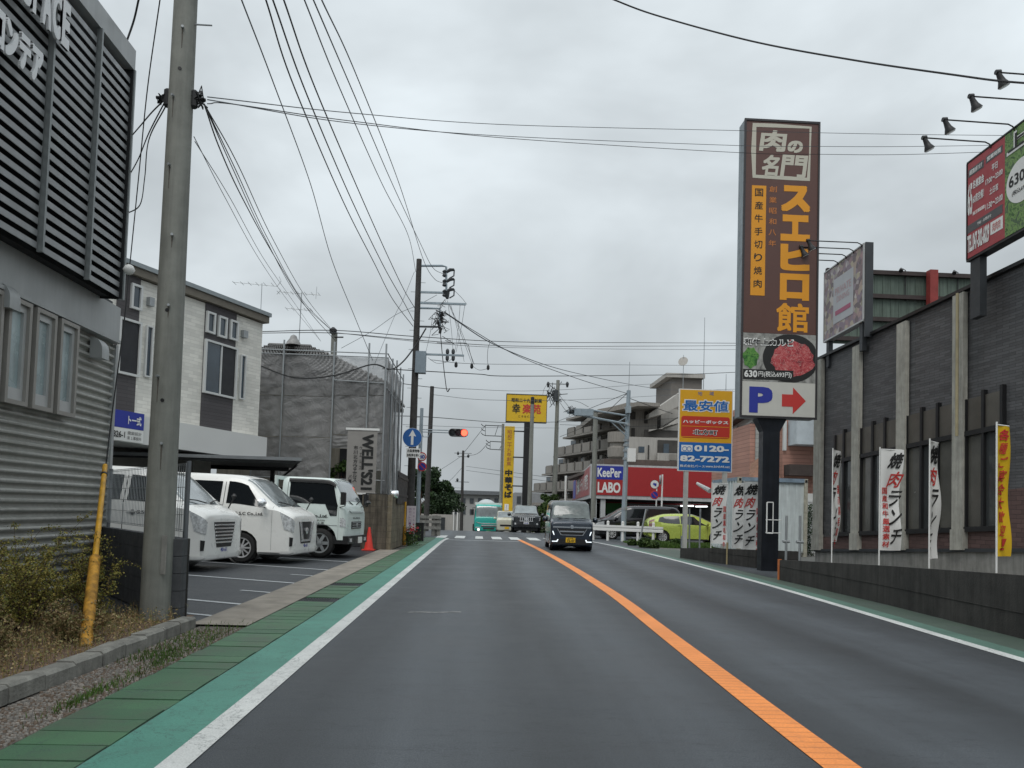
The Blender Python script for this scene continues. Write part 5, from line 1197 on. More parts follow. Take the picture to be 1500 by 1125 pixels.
for (xa, ya, xb, yb) in ((300, 215, 345, 370), (370, 225, 410, 350), (470, 150, 540, 310), (320, 380, 400, 520), (420, 330, 480, 480)):
    s0, s1 = hH(*Z2(xa, (ya+yb)/2))[0], hH(*Z2(xb, (ya+yb)/2))[0]; t0 = hH(*Z2((xa+xb)/2, yb))[1]; t1 = hH(*Z2((xa+xb)/2, ya))[1]
    window(FGH, s0, s1, t0, t1, gh, .0, fw=.07, glass=mat('pale_pane', (.28, .30, .30), .3, var=.2, scale=4), frame=mat('sash_grey', (.3, .3, .28), .5), split=1)

# ================================================================== car-care shop with the red fascia
KY = 46.0; FK = Fr((0, KY, 0), (1, 0, 0)); hK = FK.hit
ks_ = thing('car_care_shop', 'single storey car care shop with a long red fascia', 'building', (hK(980, 740)[0], KY, 0))
x0, x1 = hK(865, 700)[0], hK(1115, 700)[0]; zt, zb = hK(980, 686)[1], hK(980, 728)[1]
M_KR = mat('fascia_red', (.36, .022, .024), .5, var=.05); M_KW = mat('fascia_white', (.50, .51, .51), .6, var=.08, streak=.15)
xw, yw = 8.35, 68.0
mb = MB(); mb.wbox(x0, x1, KY, KY+.5, zb-.22, zt+.12); mb.add([(x0, KY, zb-.22), (xw, yw, zb-.22), (xw, yw, zt+.12), (x0, KY, zt+.12), (x0+.4, KY+.5, zb-.22), (xw+.4, yw, zb-.22), (xw+.4, yw, zt+.12), (x0+.4, KY+.5, zt+.12)], [(1, 0, 3, 2), (4, 5, 6, 7), (0, 1, 5, 4), (3, 7, 6, 2)]); part('fascia_frame', mb, M_KW, ks_)
sx1 = hK(911, 700)[0]
mb = MB(); mb.box(FK, sx1+.12, x1-.1, zb, zt, .0, .03); part('red_fascia', mb, M_KR, ks_)
mb = MB(); mb.wbox(x0+.4, x1, KY+.5, KY+16, zt-.2, zt); part('roof', mb, mat('roof_brown', (.10, .075, .065), .7, var=.3), ks_)
mb = MB(); mb.wbox(x0+1.0, x1+1, KY+1.2, KY+8, zt+.12, zt+.55); part('roof_unit', mb, mat('roof_brown', (.1, .075, .065)), ks_)
lg = thing('shop_logo_board', 'blue and red logo board on the red fascia of the car care shop', 'sign', (x0+.8, KY-.05, zb)); lx0, lx1 = hK(872, 700)[0], hK(912.5, 700)[0]; zmid = hK(892, 702.5)[1]
mb = MB(); mb.box(FK, lx0, lx1, zmid+.01, zt+.02, .0, .05); part('blue_board', mb, M_BLUEINK, lg); mb = MB(); mb.box(FK, lx0, lx1, zb+.0, zmid-.01, .0, .05); part('red_board', mb, M_KR, lg)
hgt = zt-zmid
lettering(lg, FK, [('KeePer', lx0+.12, lx1-.12, zmid+.14, zt-.10, dict(bold=.022)), ('LABO', lx0+.15, lx1-.15, zb+.14, zmid-.16, dict(bold=.03))], M_WHITEINK, n=.06)
FW_ = Fr((xw, yw, 0), (x0-xw, KY-yw, 0)); LW = math.hypot(x0-xw, KY-yw)
mb = MB(); mb.box(FW_, 0, LW-.2, zb, zt, .0, .03); part('side_fascia', mb, mat('fascia_faded', (.36, .075, .08), .5, var=.1), ks_)
mb = MB(); mb.box(FW_, .8, LW*.22, zb+.1, zt-.1, .03, .05); part('side_blue_board', mb, M_BLUEINK, ks_); lettering(ks_, FW_, [('洗車', LW*.3, LW*.5, zb+.3, zt-.2, dict(bold=.03)), ('コーティング専門店', LW*.53, LW*.93, zb+.35, zt-.35, dict(bold=.02))], M_WHITEINK, n=.06)
# open bay under the fascia
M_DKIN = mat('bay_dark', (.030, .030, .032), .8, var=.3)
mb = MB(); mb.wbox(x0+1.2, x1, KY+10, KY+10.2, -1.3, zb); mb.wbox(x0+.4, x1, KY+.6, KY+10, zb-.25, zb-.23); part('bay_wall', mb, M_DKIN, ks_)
mb = MB(); 
for x in (x0+.15, hK(878, 740)[0]+.1, x1-.4): mb.wbox(x, x+.28, KY+.1, KY+.4, -.2, zb-.22)
part('column', mb, M_KW, ks_)
mb = MB()
for i in range(9): y = KY+1.5+2.3*i; xx = x0+.25+(xw-x0)*(y-KY)/(yw-KY); mb.wbox(xx, xx+.08, y, y+.10, -1, zb-.22)
part('side_mullion', mb, M_DSTEEL, ks_)
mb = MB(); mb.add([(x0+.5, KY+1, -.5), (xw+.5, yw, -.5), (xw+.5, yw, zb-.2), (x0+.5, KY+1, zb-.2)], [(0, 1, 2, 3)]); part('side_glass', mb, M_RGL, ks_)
q = [hK(918, 738), hK(1000, 738)]
mb = MB(); xa, xb = at(916, 735, 54)[0], at(995, 735, 54)[0]; za, zb3 = at(950, 752, 54)[2], at(950, 739, 54)[2]
for i in range(4): w_ = (xb-xa)/4; mb.wbox(xa+w_*i+.1, xa+w_*(i+1)-.1, 54, 54.1, -1, zb3-.1)
part('shutter', mb, mat('shutter', (.30, .30, .32), .5, var=.15, scale=2), ks_)
mb = MB(); mb.wbox(xa-2, xb+2, 53.7, 53.9, zb3+.02, zb3+.25); part('red_stripe', mb, M_KR, ks_)
mb = MB(); mb.wbox(xa-2, xb+2, 53.7, 53.9, zb3-.08, zb3+.015); part('white_stripe', mb, M_KW, ks_)
M_TUBE = mat('lit_tube', (.9, .95, 1), .4, var=0, emit=((.95, .98, 1), 2.2))
for i, (pa, pb_, yy) in enumerate((((930, 729), (953, 724), 49), ((994, 730.5), (1020, 727), 49), ((997, 741), (1016, 741), 53), ((1019, 742), (1036, 742), 53))):
    a, b = at(*pa, yy), at(*pb_, yy+(1.5 if i < 2 else 0)); mb = MB(); mb.tube([a, b], .05, 6); single('tube_light', mb, M_TUBE, ('lit ceiling tube above the black van', 'lit ceiling tube above the lime car', 'lit wall tube left behind the sign post', 'lit wall tube right behind the sign post')[i], 'lamp', a)
mb = MB(); p = at(880, 741, 50); mb.wbox(p[0], p[0]+1.4, 50, 50.3, p[2]-.5, p[2]+.2); single('green_board', mb, mat('green_board', (.05, .22, .05), .5), 'green board inside the car care bay', 'sign', (p[0], 50, p[2]))
# neighbouring low tilted white pipe over the flags
a, b = at(1021, 708, 26), at(1040, 719, 25.5); mb = MB(); mb.tube([a, b], [.05, .09], 8); single('folded_awning', mb, M_WHITEINK, 'white folded awning pole left of the container flags', 'awning', a)

# ================================================================== stepped apartment block
M_AP = mat('apartment_beige', (.275, .255, .23), .8, var=.12, scale=.3, streak=.22); M_APD = mat('apartment_recess', (.050, .046, .042), .8, var=.4, scale=.6); M_APL = mat('apartment_pale', (.42, .40, .37), .8, var=.1, scale=.3, streak=.15)
ab = thing('stepped_apartment_block', 'large beige stepped apartment block with long balconies beyond the car care shop', 'building', (18, 95, -2))
a, b = at(950, 700, 85), at(785, 735, 118); FSB = Fr((b[0], b[1], 0), (a[0]-b[0], a[1]-b[1], 0)); hQ = FSB.hit; LQ = math.hypot(a[0]-b[0], a[1]-b[1])
Q8 = lambda x, y: (780+x/5.627, 540+y/5.627)
fl = []
for (xl_, ref, yb_) in ((-20, (320, 1050), 0), (70, (200, 1030), 0), (125, (300, 858), 0), (215, (350, 695), 0), (290, (400, 548), 0), (385, (420, 425), 0)):
    s = hQ(*Q8(xl_, ref[1]-30))[0]; t_ = hQ(*Q8(*ref))[1]; fl.append([s, t_])
t2, t3, t4 = fl[2][1], fl[3][1], fl[4][1]; st = (t4-t2)/2
for i in range(6): fl[i][1] = t3+st*(i-3)
xlefts = [780, 783, 800, 817, 831, 840]
for i in range(6): fl[i][0] = hQ(xlefts[i], 700-18*i)[0]
SR = hQ(925, 640)[0]
for i, (s0, t0) in enumerate(fl):
    if i < 5:
        mb = MB(); mb.box(FSB, s0-1.2, SR, t0-.25, t0, -4, .15); part('floor_slab', mb, M_AP, ab)
        n = max(2, int((SR-s0)/2.6)); w_ = (SR-s0)/n
        for k in range(n):
            a_ = s0+w_*k; mb = MB(); mb.box(FSB, a_+.55, a_+w_-.02, t0, t0+1.15, -.0, .18); part('parapet_panel', mb, M_AP, ab)
        mb = MB()
        for k in range(n):
            a_ = s0+w_*k
            for r in (.03, .28): mb.box(FSB, a_+r, a_+r+.22, t0, t0+1.05, .0, .05)
        part('dark_railing', mb, M_DSTEEL, ab)
        mb = MB(); mb.box(FSB, s0+.8, SR, t0, t0+st-.25, -6, -1.7); part('recessed_wall', mb, M_AP, ab)
        for k in range(n):
            a_ = s0+.9+w_*k
            mb = MB(); mb.box(FSB, a_+.1, a_+w_*.62, t0+.05, t0+2.1, -1.7, -1.66); part('window', mb, M_APD if k % 3 else M_WGL, ab)
            if k % 2 == 0: mb = MB(); mb.box(FSB, a_+w_*.68, a_+w_*.9, t0+.05, t0+1.5, -1.7, -1.0); part('screen_wall', mb, M_AP, ab)
            else: mb = MB(); mb.box(FSB, a_+w_*.66, a_+w_*.92, t0+1.2, t0+1.9, -1.6, -1.1); part('cooling_unit', mb, M_APL, ab)
    else:
        mb = MB(); mb.box(FSB, s0-1.4, SR, t0-.3, t0, -6, .5); part('top_eave', mb, M_AP, ab)
mb = MB(); mb.box(FSB, fl[0][0]+1, SR, -6, fl[0][1]-.25, -5, -.5); part('base_wall', mb, M_AP, ab)
# right hand taller part, frontal
RY = 84.0; FRB = Fr((0, RY, 0), (1, 0, 0)); hX = FRB.hit
def blk(name, x0_, y0_, x1_, y1_, Y, depth, m, **k):
    f = Fr((0, Y, 0), (1, 0, 0)); a0, b0 = f.hit(x0_, (y0_+y1_)/2), f.hit(x1_, (y0_+y1_)/2); t1 = f.hit((x0_+x1_)/2, y0_)[1]; t0 = f.hit((x0_+x1_)/2, y1_)[1]
    mb = MB(); mb.wbox(a0[0], b0[0], Y, Y+depth, t0, t1); return part(name, mb, m, k.get('parent', ab))
blk('upper_wall', 922, 594, 962, 690, 86, 14, M_AP)
blk('upper_wall', 958, 600, 1030, 690, 90, 12, M_APL)
f = Fr((0, 83, 0)); 
mb = MB(); P = [f.hit(*q) for q in ((875, 600), (934, 589), (966, 591), (966, 596), (934, 595), (875, 607))]; mb.prism(f, P, -14, .3); part('top_roof', mb, M_AP, ab)
blk('tower', 983, 552, 1028, 600, 92, 8, mat('tower_grey', (.17, .155, .14), .8, var=.1))
blk('tower_cap', 976, 547, 1033, 553, 91.5, 9, M_APL)
for pts in (((951, 606), (1003, 570), (1003, 590), (972, 606), (951, 612)), ((951, 629), (970, 628), (1003, 606), (1003, 617), (951, 632))):
    f = Fr((0, 84, 0)); mb = MB(); P = [f.hit(*q) for q in pts]; mb.prism(f, P, -5, 0); part('stair_parapet', mb, M_APL, ab)
for (x0_, y0_, x1_, y1_, m, Y, nm) in ((944, 603, 949, 620, M_APD, 85.8, 'window'), (924, 603, 931, 614, M_APD, 85.8, 'window'), (925, 627, 930, 643, M_APD, 85.8, 'window'), (944, 630, 993, 640, M_APD, 84.5, 'dark_railing'), (948, 606, 968, 628, M_APD, 89.7, 'recess')):
    blk(nm, x0_, y0_, x1_, y1_, Y, .15, m)
blk('lower_wing', 918, 641, 1005, 686, 82, 10, M_APL)
blk('opening', 963, 645, 1000, 678, 81.9, .05, M_APD); blk('window', 972, 650, 980, 664, 81.8, .05, M_WGL); blk('balcony', 963, 664, 1001, 676, 81.2, .6, M_APL); blk('window', 980.5, 665, 992, 674, 81.1, .05, M_AP)
blk('slot', 949, 652, 951, 673, 81.9, .05, M_APD); blk('bay', 934, 664, 945, 680, 81, 1, M_APL); blk('bay_window', 936, 654, 944, 663, 81, .6, M_WGL)
blk('canopy', 963, 678, 1004, 681.5, 81, 1, M_APD)
p = at(905, 665, 80); mb = MB(); p = at(905, 655, 83.5); mb.lathe((p[0], 83.5, at(905, 675, 83.5)[2]), (0, 0, 1), [(0, .7), (.4, 1.1), (1.4, 1.15), (1.5, .9), (1.9, .9), (2.0, 1.15), (3.1, 1.15)], 20); part('round_stair', mb, M_AP, ab, smooth=40)
for px, yt in ((1000, 520), (1030, 465), (1063, 548)):
    p = at(px, 590, 91); q = at(px, yt, 91); mb = MB(); mb.cyl((p[0], 91, p[2]), (p[0], 91, q[2]), .05, .03, 6); single('roof_mast', mb, M_STEEL, {1000: 'short mast above the apartment tower', 1030: 'tallest thin mast right of the apartment tower', 1063: 'low mast behind the blue and yellow sign'}[px], 'mast', (p[0], 91, p[2]))
p = at(1001, 530, 91); mb = MB(); mb.lathe(p, (-.5, -.8, .3), [(0, .05), (.05, .45), (.12, .6)], 14); single('satellite_dish', mb, M_APL, 'round dish on the apartment tower roof', 'satellite dish', p)
mb = MB(); p, q = at(1038, 545, 60), at(1060, 640, 60); mb.wbox(p[0], at(1075, 600, 60)[0], 60, 66, 0, p[2]-3); 
single('beige_block', mb, M_APL, 'beige building wall right behind the blue and yellow sign', 'building', (p[0], 60, 0))

# ================================================================== yellow ramen signs
YY = 60.0; FY = Fr((0, YY, 0), (1, 0, 0)); hY = FY.hit
x0, x1 = hY(742, 600)[0], hY(800.5, 600)[0]; z0, z1 = hY(771, 617.5)[1], hY(771, 578.5)[1]
ry = thing('ramen_sign', 'yellow rectangular sign high on a black pole', 'sign', (hY(769, 700)[0], YY, gz(60)))
mb = MB(); mb.box(FY, x0, x1, z0, z1, -.5, 0); part('panel', mb, M_YELLOW, ry); mb = MB()
for q in ((x0-.04, x1+.04, z1, z1+.06), (x0-.04, x1+.04, z0-.06, z0), (x0-.04, x0, z0, z1), (x1, x1+.04, z0, z1)): mb.box(FY, *q, -.52, .02)
part('frame', mb, M_DSTEEL, ry)
w_, h_ = x1-x0, z1-z0
lettering(ry, FY, [('昭和二十九年創業', x0+w_*.12, x0+w_*.88, z0+h_*.72, z0+h_*.87, dict(bold=.02)), ('幸', x0+w_*.14, x0+w_*.34, z0+h_*.30, z0+h_*.66, dict(bold=.02)), ('こうらくえん', x0+w_*.3, x0+w_*.72, z0+h_*.15, z0+h_*.23, dict(bold=.01))], M_BLACKINK, n=.02)
lettering(ry, FY, [('楽苑', x0+w_*.40, x0+w_*.86, z0+h_*.30, z0+h_*.66, dict(bold=.02))], M_REDINK, n=.02)
mb = MB(); p = hY(770, 700)[0]; mb.wbox(p-.24, p+.24, YY-.4, YY-.1+.2, gz(60)-.2, z0-.06); part('pole', mb, M_BLACK, ry)
xa, xb = hY(737.5, 700)[0], hY(752, 700)[0]; za, zb_ = hY(744, 757)[1], hY(748, 624.5)[1]
rv = thing('ramen_banner_sign', 'tall narrow yellow sign with black vertical writing', 'sign', ((xa+xb)/2, YY, gz(60)))
mb = MB(); mb.box(FY, xa, xb, za, zb_, -.3, 0); part('panel', mb, M_YELLOW, rv); w_, h_ = xb-xa, zb_-za
lettering(rv, FY, [('中華そば', xa+w_*.14, xb-w_*.12, za+h_*.20, za+h_*.52, dict(v=True, bold=.05)), ], M_BLACKINK, n=.02)
lettering(rv, FY, [('昭和二十九年創業', xa+w_*.28, xb-w_*.28, za+h_*.56, za+h_*.96, dict(v=True))], mat('ink_faded_red', (.40, .12, .06), .5, var=0), n=.02)
mb = MB(); mb.box(FY, xa+.15, xb-.3, za+h_*.07, za+h_*.14, .0, .02); part('parking_patch', mb, M_WHITEINK, rv); lettering(rv, FY, [('P', xa+.3, xb-.45, za+h_*.08, za+h_*.13, dict(bold=.05))], M_BLUEINK, n=.03)
mb = MB()
for y in (632, 670, 712): z = hY(755, y)[1]; mb.wbox(xb-.1, p, YY-.2, YY-.12, z-.05, z+.05)
part('bracket', mb, M_DSTEEL, rv)

# ================================================================== poles, traffic signs, guard rail
def polex(px_t, py_t, px_b, py_b, Y, r0, r1, label, m=M_POLE, name='utility_pole', zb=None, grp=None):
    b = at(px_b, py_b, Y); t_ = at(px_t, py_t, Y); b = V3((b[0], Y, gz(Y) if zb is None else zb))
    o = thing(name, label, 'utility pole', b, grp); mb = MB(); mb.cyl(b, t_, r0, r1, 14); part('shaft', mb, m, o, smooth=60); return o, b, t_
def armz(o, name, p0, p1, r=.04, m=M_STEEL, seg=4): mb = MB(); mb.tube([p0, p1], r, seg); return part(name, mb, m, o)
def A(px, py, Y=30.): return at(px, py, Y)
mp_, mb0, mt0 = polex(614, 380, 599, 800, 30, .17, .105, 'dark tarred utility pole carrying the main wires beside the sheeted house', M_POLE_D)
Z = lambda x, y, Y=30.: at(480+x/5.357, 380+y/5.357, Y)
mb = MB(); mb.tube([Z(700, 50), Z(900, 50), Z(930, 58), Z(932, 300)], .045, 6); part('crossarm', mb, M_POLE_B, mp_)
armz(mp_, 'crossarm', Z(690, 256), Z(920, 262), .05, M_POLE_B); armz(mp_, 'crossarm', Z(700, 340), Z(1085, 352), .055, M_POLE_B)
mb = MB(); mb.tube([Z(690, 380), Z(880, 386), Z(882, 560)], .045, 6); part('crossarm', mb, M_POLE_B, mp_); armz(mp_, 'crossarm', Z(680, 526), Z(860, 530), .045, M_DSTEEL); armz(mp_, 'crossarm', Z(700, 742), Z(1070, 755), .05, M_POLE_B)
for k, y in enumerate((110, 185, 265)):
    mb = MB(); mb.lathe(Z(918, y), (0, 0, 1), [(-.14, .05), (-.1, .10), (0, .06), (.08, .10), (.14, .04)], 8); mb.tube([Z(925, y-5), Z(960, y-28), Z(993, y-30)], [.05, .07, .05], 6); mb.tube([Z(993, y-30), Z(990, y+18), Z(955, y+38)], .03, 5); part('insulator', mb, M_DSTEEL, mp_)
mb = MB(); mb.tube([Z(932, 262), Z(940, 310)], [.14, .05], 7); part('insulator', mb, M_DSTEEL, mp_)
random.seed(6); mb = MB()
for i in range(26): c = Z(880+random.gauss(0, 22), 480+random.gauss(0, 50)); mb.tube([c+V3((random.gauss(0, .12), random.gauss(0, .1), random.gauss(0, .16))) for _ in range(4)], .013, 4)
for i in range(6): mb.cyl(Z(872+random.uniform(-10, 22), 410+i*28), Z(885+random.uniform(-10, 22), 440+i*28), .06, seg=6)
part('cable_splice', mb, M_WIRE, mp_)
q0, q1 = Z(688, 895), Z(775, 730); mb = MB(); mb.wbox(q0[0], q1[0], 29.75, 30.1, q0[2], q1[2]); part('cabinet', mb, mat('cabinet_blue', (.22, .27, .31), .5, var=.1), mp_)
mb = MB(); 
for (x, y) in ((940, 725), (985, 725), (938, 775), (985, 775)): mb.lathe(Z(x, y), (0, 0, 1), [(-.12, .03), (-.05, .07), (.05, .07), (.12, .03)], 7)
part('fuse', mb, M_DSTEEL, mp_)
mb = MB()
for i in range(22): z = 2.2+.38*i; s = .22 if i % 2 else -.22; mb.cyl((mb0[0]+(mt0[0]-mb0[0])*z/11, 30, z), (mb0[0]+(mt0[0]-mb0[0])*z/11+s*1.3, 30, z), .012, seg=4)
part('step_bolt', mb, M_STEEL, mp_)
mb = MB(); mb.box(Fr((0, 29.8, 0)), A(595.5, 760, 29.8)[0], A(609, 760, 29.8)[0], A(602, 779, 29.8)[2], A(602, 741, 29.8)[2], -.02, 0); nb = thing('notice_board', 'white notice tied round the foot of the dark utility pole', 'notice', (mb0[0], 29.75, 1)); part('sheet', mb, mat('notice_pink', (.56, .50, .53), .6, var=.05), nb)
fN = Fr((0, 29.8, 0)); q = fN.box(598, 778, 603, 744); lettering(nb, fN, [('防犯パトロール中', q[0], q[0]+.10, q[2], q[3], dict(v=True, gap=.3)), ('市川市北方', q[0]+.16, q[0]+.22, q[2]+.2, q[3], dict(v=True, gap=.4))], mat('ink_violet', (.22, .10, .22), .5, var=0), n=.006)

# blue one way sign etc.
def disc(mb, c, r, n0, n1, seg=28, fr=None):
    fr = fr or Fr(c); mb.prism(fr, [(r*cos(2*pi*i/seg), r*sin(2*pi*i/seg)) for i in range(seg)], n0, n1)
YS = 28.9; c = at(604, 641, YS); os1 = thing('one_way_sign', 'round blue sign with a white upward arrow on the dark pole', 'traffic sign', c); R_ = (at(618.5, 641, YS)[0]-at(590, 641, YS)[0])/2; fr = Fr(c)
mb = MB(); disc(mb, c, R_, -.02, 0); part('rim', mb, M_WHITEINK, os1); mb = MB(); disc(mb, c, R_*.97, 0, .006); part('face', mb, mat('sign_blue', (.015, .11, .36), .4, var=0), os1)
mb = MB(); r = R_; mb.prism(fr, [(-.13*r, -.75*r), (.13*r, -.75*r), (.13*r, .18*r), (.38*r, .12*r), (.02*r, .82*r), (-.38*r, .12*r), (-.13*r, .18*r)], .006, .012); part('arrow', mb, M_WHITEINK, os1)
q = Fr((0, YS, 0)).box(595, 670, 616, 657); mb = MB(); mb.box(Fr((0, YS, 0)), q[0], q[1], q[2], q[3], -.02, 0); part('plate', mb, M_WHITEINK, os1); lettering(os1, Fr((0, YS, 0)), [('大型貨物等', q[0]+.03, q[1]-.03, q[3]-.15, q[3]-.04, dict(bold=.02)), ('自転車を除く', q[0]+.03, q[1]-.03, q[2]+.04, q[2]+.15, dict(bold=.02))], M_BLACKINK, n=.008)
mb = MB(); mb.tube([(c[0], YS+.02, c[2]), (c[0], 29.95, c[2])], .02, 5); part('bracket', mb, M_STEEL, os1)
sp_, sb, st_ = polex(618, 598, 611, 772, 34, .10, .075, 'light blue grey steel pole carrying the traffic light', M_POLE_B, name='signal_pole')
c = at(618, 669, 33.8); s4 = thing('speed_limit_sign', 'round 40 speed limit sign with a red rim', 'traffic sign', c); r = .21*1.0; r = (at(625, 669, 33.8)[0]-at(611.5, 669, 33.8)[0])/2
mb = MB(); disc(mb, c, r, -.02, 0); part('rim', mb, M_REDINK, s4); mb = MB(); disc(mb, c, r*.78, 0, .008); part('face', mb, M_WHITEINK, s4); fr = Fr(c); lettering(s4, fr, [('40', -.62*r, .62*r, -.42*r, .42*r, dict(bold=.03))], M_BLUEINK, n=.014)
mb = MB(); mb.tube([c, (sb[0], 33.9, c[2])], .015, 5); part('bracket', mb, M_STEEL, s4)
def nopark(px, py, Y, rad, label, nm='no_parking_sign'):
    c = at(px, py, Y); t = thing(nm, label, 'traffic sign', c); fr = Fr(c); r = rad
    mb = MB(); disc(mb, c, r, -.02, 0); part('rim', mb, M_REDINK, t); mb = MB(); disc(mb, c, r*.76, 0, .008); part('face', mb, M_BLUEINK, t)
    mb = MB(); k = .7; mb.prism(fr, [(-r*.60, r*.48), (-r*.48, r*.60), (r*.60, -r*.48), (r*.48, -r*.60)], .008, .014); part('slash', mb, M_REDINK, t); return t
nopark(618.3, 683.5, 33.8, r, 'round blue and red no parking sign under the 40 sign')
# traffic light
YT = 34.0; tl = thing('traffic_light', 'horizontal traffic light showing red above the road', 'traffic light', at(671, 634, YT)); fr = Fr((0, YT, 0)); q = fr.box(656.5, 639, 686, 628.5)
mb = MB(); hh_ = (q[3]-q[2])/2; cz_ = (q[2]+q[3])/2; pts = []
for s_, cx_ in ((-1, q[0]+hh_), (1, q[1]-hh_)): pts += [(cx_+s_*hh_*sin(pi*i/10) , cz_-s_*hh_*cos(pi*i/10)*(-1)*-1) for i in range(11)]
mb.prism(fr, pts, -.18, 0); part('housing', mb, mat('signal_grey', (.16, .16, .165), .5), tl)
cols = (mat('lens_dark', (.02, .025, .03), .3, var=0), mat('lens_dark2', (.045, .012, .02), .3, var=0), mat('lens_red', (.8, .05, .03), .4, var=0, emit=((1., .06, .03), 5.)))
for i in range(3):
    cx_ = q[0]+hh_+(q[1]-q[0]-2*hh_)*i/2; mb = MB(); mb.lathe((cx_, YT-.001, cz_), (0, -1, 0), [(0, hh_*.8), (.02, hh_*.8), (.03, hh_*.3)], 16); l = part('lens', mb, cols[i], tl)
    mb = MB(); mb.grid(lambda u, v: (cx_+hh_*.86*cos(pi*u), YT-.01-.16*v, cz_+hh_*.86*sin(pi*u)), 10, 1); part('visor', mb, M_BLACK, l)
mb = MB(); 
for y in (630.5, 634): mb.tube([at(616, y-1.5, YT), at(657, y, YT)], .022, 5)
mb.tube([at(616, 628, YT), at(620, 640, YT), at(627, 640, YT), at(630, 634, YT)], .02, 5); part('arm', mb, M_POLE_B, tl)

polex(633, 566, 624, 770, 46, .17, .12, 'thin dark leaning pole behind the signal pole', M_POLE_D)
p5, b5, t5 = polex(678.5, 660, 675.5, 785, 88, .20, .13, 'distant utility pole with short crossarms above the teal truck', M_POLE_D)
for y, w in ((664, 1.0), (669, .6), (706, .8)): z = at(678, y, 88)[2]; armz(p5, 'crossarm', V3((t5[0]-w, 88, z)), V3((t5[0]+w, 88, z)), .06)
for i, (px, y) in enumerate(((670, 703), (671, 664), (686, 668))): c = at(px, y, 88); mb = MB(); mb.lathe(c, (0, 0, 1), [(-.2, .08), (0, .16), (.2, .06)], 7); part('insulator', mb, M_DSTEEL, p5)
p6, b6, t6 = polex(737, 621, 732.5, 775, 64, .16, .11, 'slim grey utility pole left of the tall narrow yellow sign')
for y0, y1, x0 in ((623, 638, 711), (646.5, 658, 718)):
    mb = MB(); mb.tube([at(736, y0+1, 64), at(x0, y0, 64), at(x0, y1, 64), at(735, y1+1, 64)], .04, 5); mb.tube([at(x0+19, y0, 64), at(x0+14, y1, 64)], .03, 4)
    for k in range(3): yy = y0+2+(y1-y0-2)*k/2; mb.tube([at(x0, yy, 64), at(x0-4, yy-1.5, 64), at(x0-6, yy-4, 64)], .04, 4)
    part('crossarm', mb, M_DSTEEL, p6)
p7, b7, t7 = polex(780, 590, 775, 760, 56, .18, .13, 'pale concrete pole overlapping the yellow rectangular sign')
mb = MB(); mb.lathe(t7-V3((0, 0, .1)), (0, 0, 1), [(0, .14), (.5, .14), (.55, .05)], 10); part('cap', mb, M_BLACK, p7)
p8, b8, t8 = polex(817.5, 557, 811, 765, 62, .22, .14, 'concrete utility pole before the left end of the stepped apartments')
armz(p8, 'crossarm', at(801, 562, 62), at(833, 563, 62), .06); mb = MB()
for px in (803, 831): mb.lathe(at(px, 562, 62), (0, 0, 1), [(-.3, .08), (0, .14), (.15, .06)], 7)
random.seed(9)
for i in range(16): c = at(815, 576, 62); mb.tube([c+V3((random.gauss(-.2, .35), random.gauss(0, .2), random.gauss(0, .5))) for _ in range(4)], .03, 4)
mb.lathe(at(814, 580, 61.8), (0, 0, 1), [(-.45, .2), (.45, .2)], 9); part('fittings', mb, M_DSTEEL, p8)
armz(p8, 'crossarm', at(812, 585, 62), at(822, 585, 62), .06)
p9, b9, t9 = polex(921, 572, 912.5, 794, 37.9, .135, .10, 'blue grey steel pole in the verge right of the guard rail', M_POLE_B)
mb = MB(); q = at(917.5, 640, 37.7); 
for (py, px) in ((598, 919.5), (622, 918.5), (645, 917.5), (652, 917.2), (660, 917), (672, 916.5), (745, 914.5)): c = at(px, py, 37.9); mb.cyl(c-V3((0, 0, .06)), c+V3((0, 0, .06)), .15, seg=12)
part('band', mb, M_STEEL, p9)
mb = MB(); a, b = at(916.5, 676, 37.6), at(931, 657, 37.6); mb.wbox(at(919.5, 665, 37.6)[0], b[0], 37.5, 37.8, a[2], b[2]); part('white_box', mb, M_WHITEINK, p9)
mb = MB(); a, b = at(917, 605, 37.6), at(924, 595, 37.6); mb.wbox(a[0], b[0], 37.5, 37.8, a[2], b[2]); part('grey_box', mb, M_POLE_B, p9)
mb = MB(); mb.tube([t9, at(922.5, 530, 37.9)], .015, 5); part('whip', mb, M_STEEL, p9)
# signal arm that reaches out to the left
sa = thing('traffic_signal', 'long double arm with a road signal seen end on left of the blue grey pole', 'traffic light', at(917, 612, 37.7)); mb = MB()
mb.tube([at(919, 609, 37.7), at(868, 601, 37.0), at(835, 601, 36.6)], .045, 6); mb.tube([at(918, 621, 37.7), at(880, 614, 37.2), at(831, 604, 36.6)], .055, 6); mb.tube([at(919, 640, 37.7), at(893, 616, 37.4)], .03, 5); mb.tube([at(919, 633, 37.7), at(905, 618, 37.5), at(919, 610, 37.7)], .03, 5); part('arm', mb, M_POLE_B, sa)
mb = MB(); a, b = at(841, 606, 36.6), at(869, 600, 36.6); mb.wbox(a[0], b[0], 36.5, 36.75, at(855, 609, 36.6)[2], at(855, 599, 36.6)[2]); part('signal_housing', mb, M_POLE_B, sa)
mb = MB(); 
for i in range(12): c = at(836, 602, 36.6); mb.tube([c+V3((random.gauss(0, .12), random.gauss(0, .1), random.gauss(0, .1))) for _ in range(4)], .015, 4)
part('cables', mb, M_DSTEEL, sa)
p10, b10, t10 = polex(872.5, 604, 868, 790, 42.5, .15, .125, 'plain concrete pole at the corner of the red fascia')
mb = MB(); mb.cyl(at(829, 697, 60), at(828, 750, 60), .09, seg=8); single('white_post', mb, M_WHITEINK, 'slim white post left of the car care shop', 'post', at(828, 750, 60))
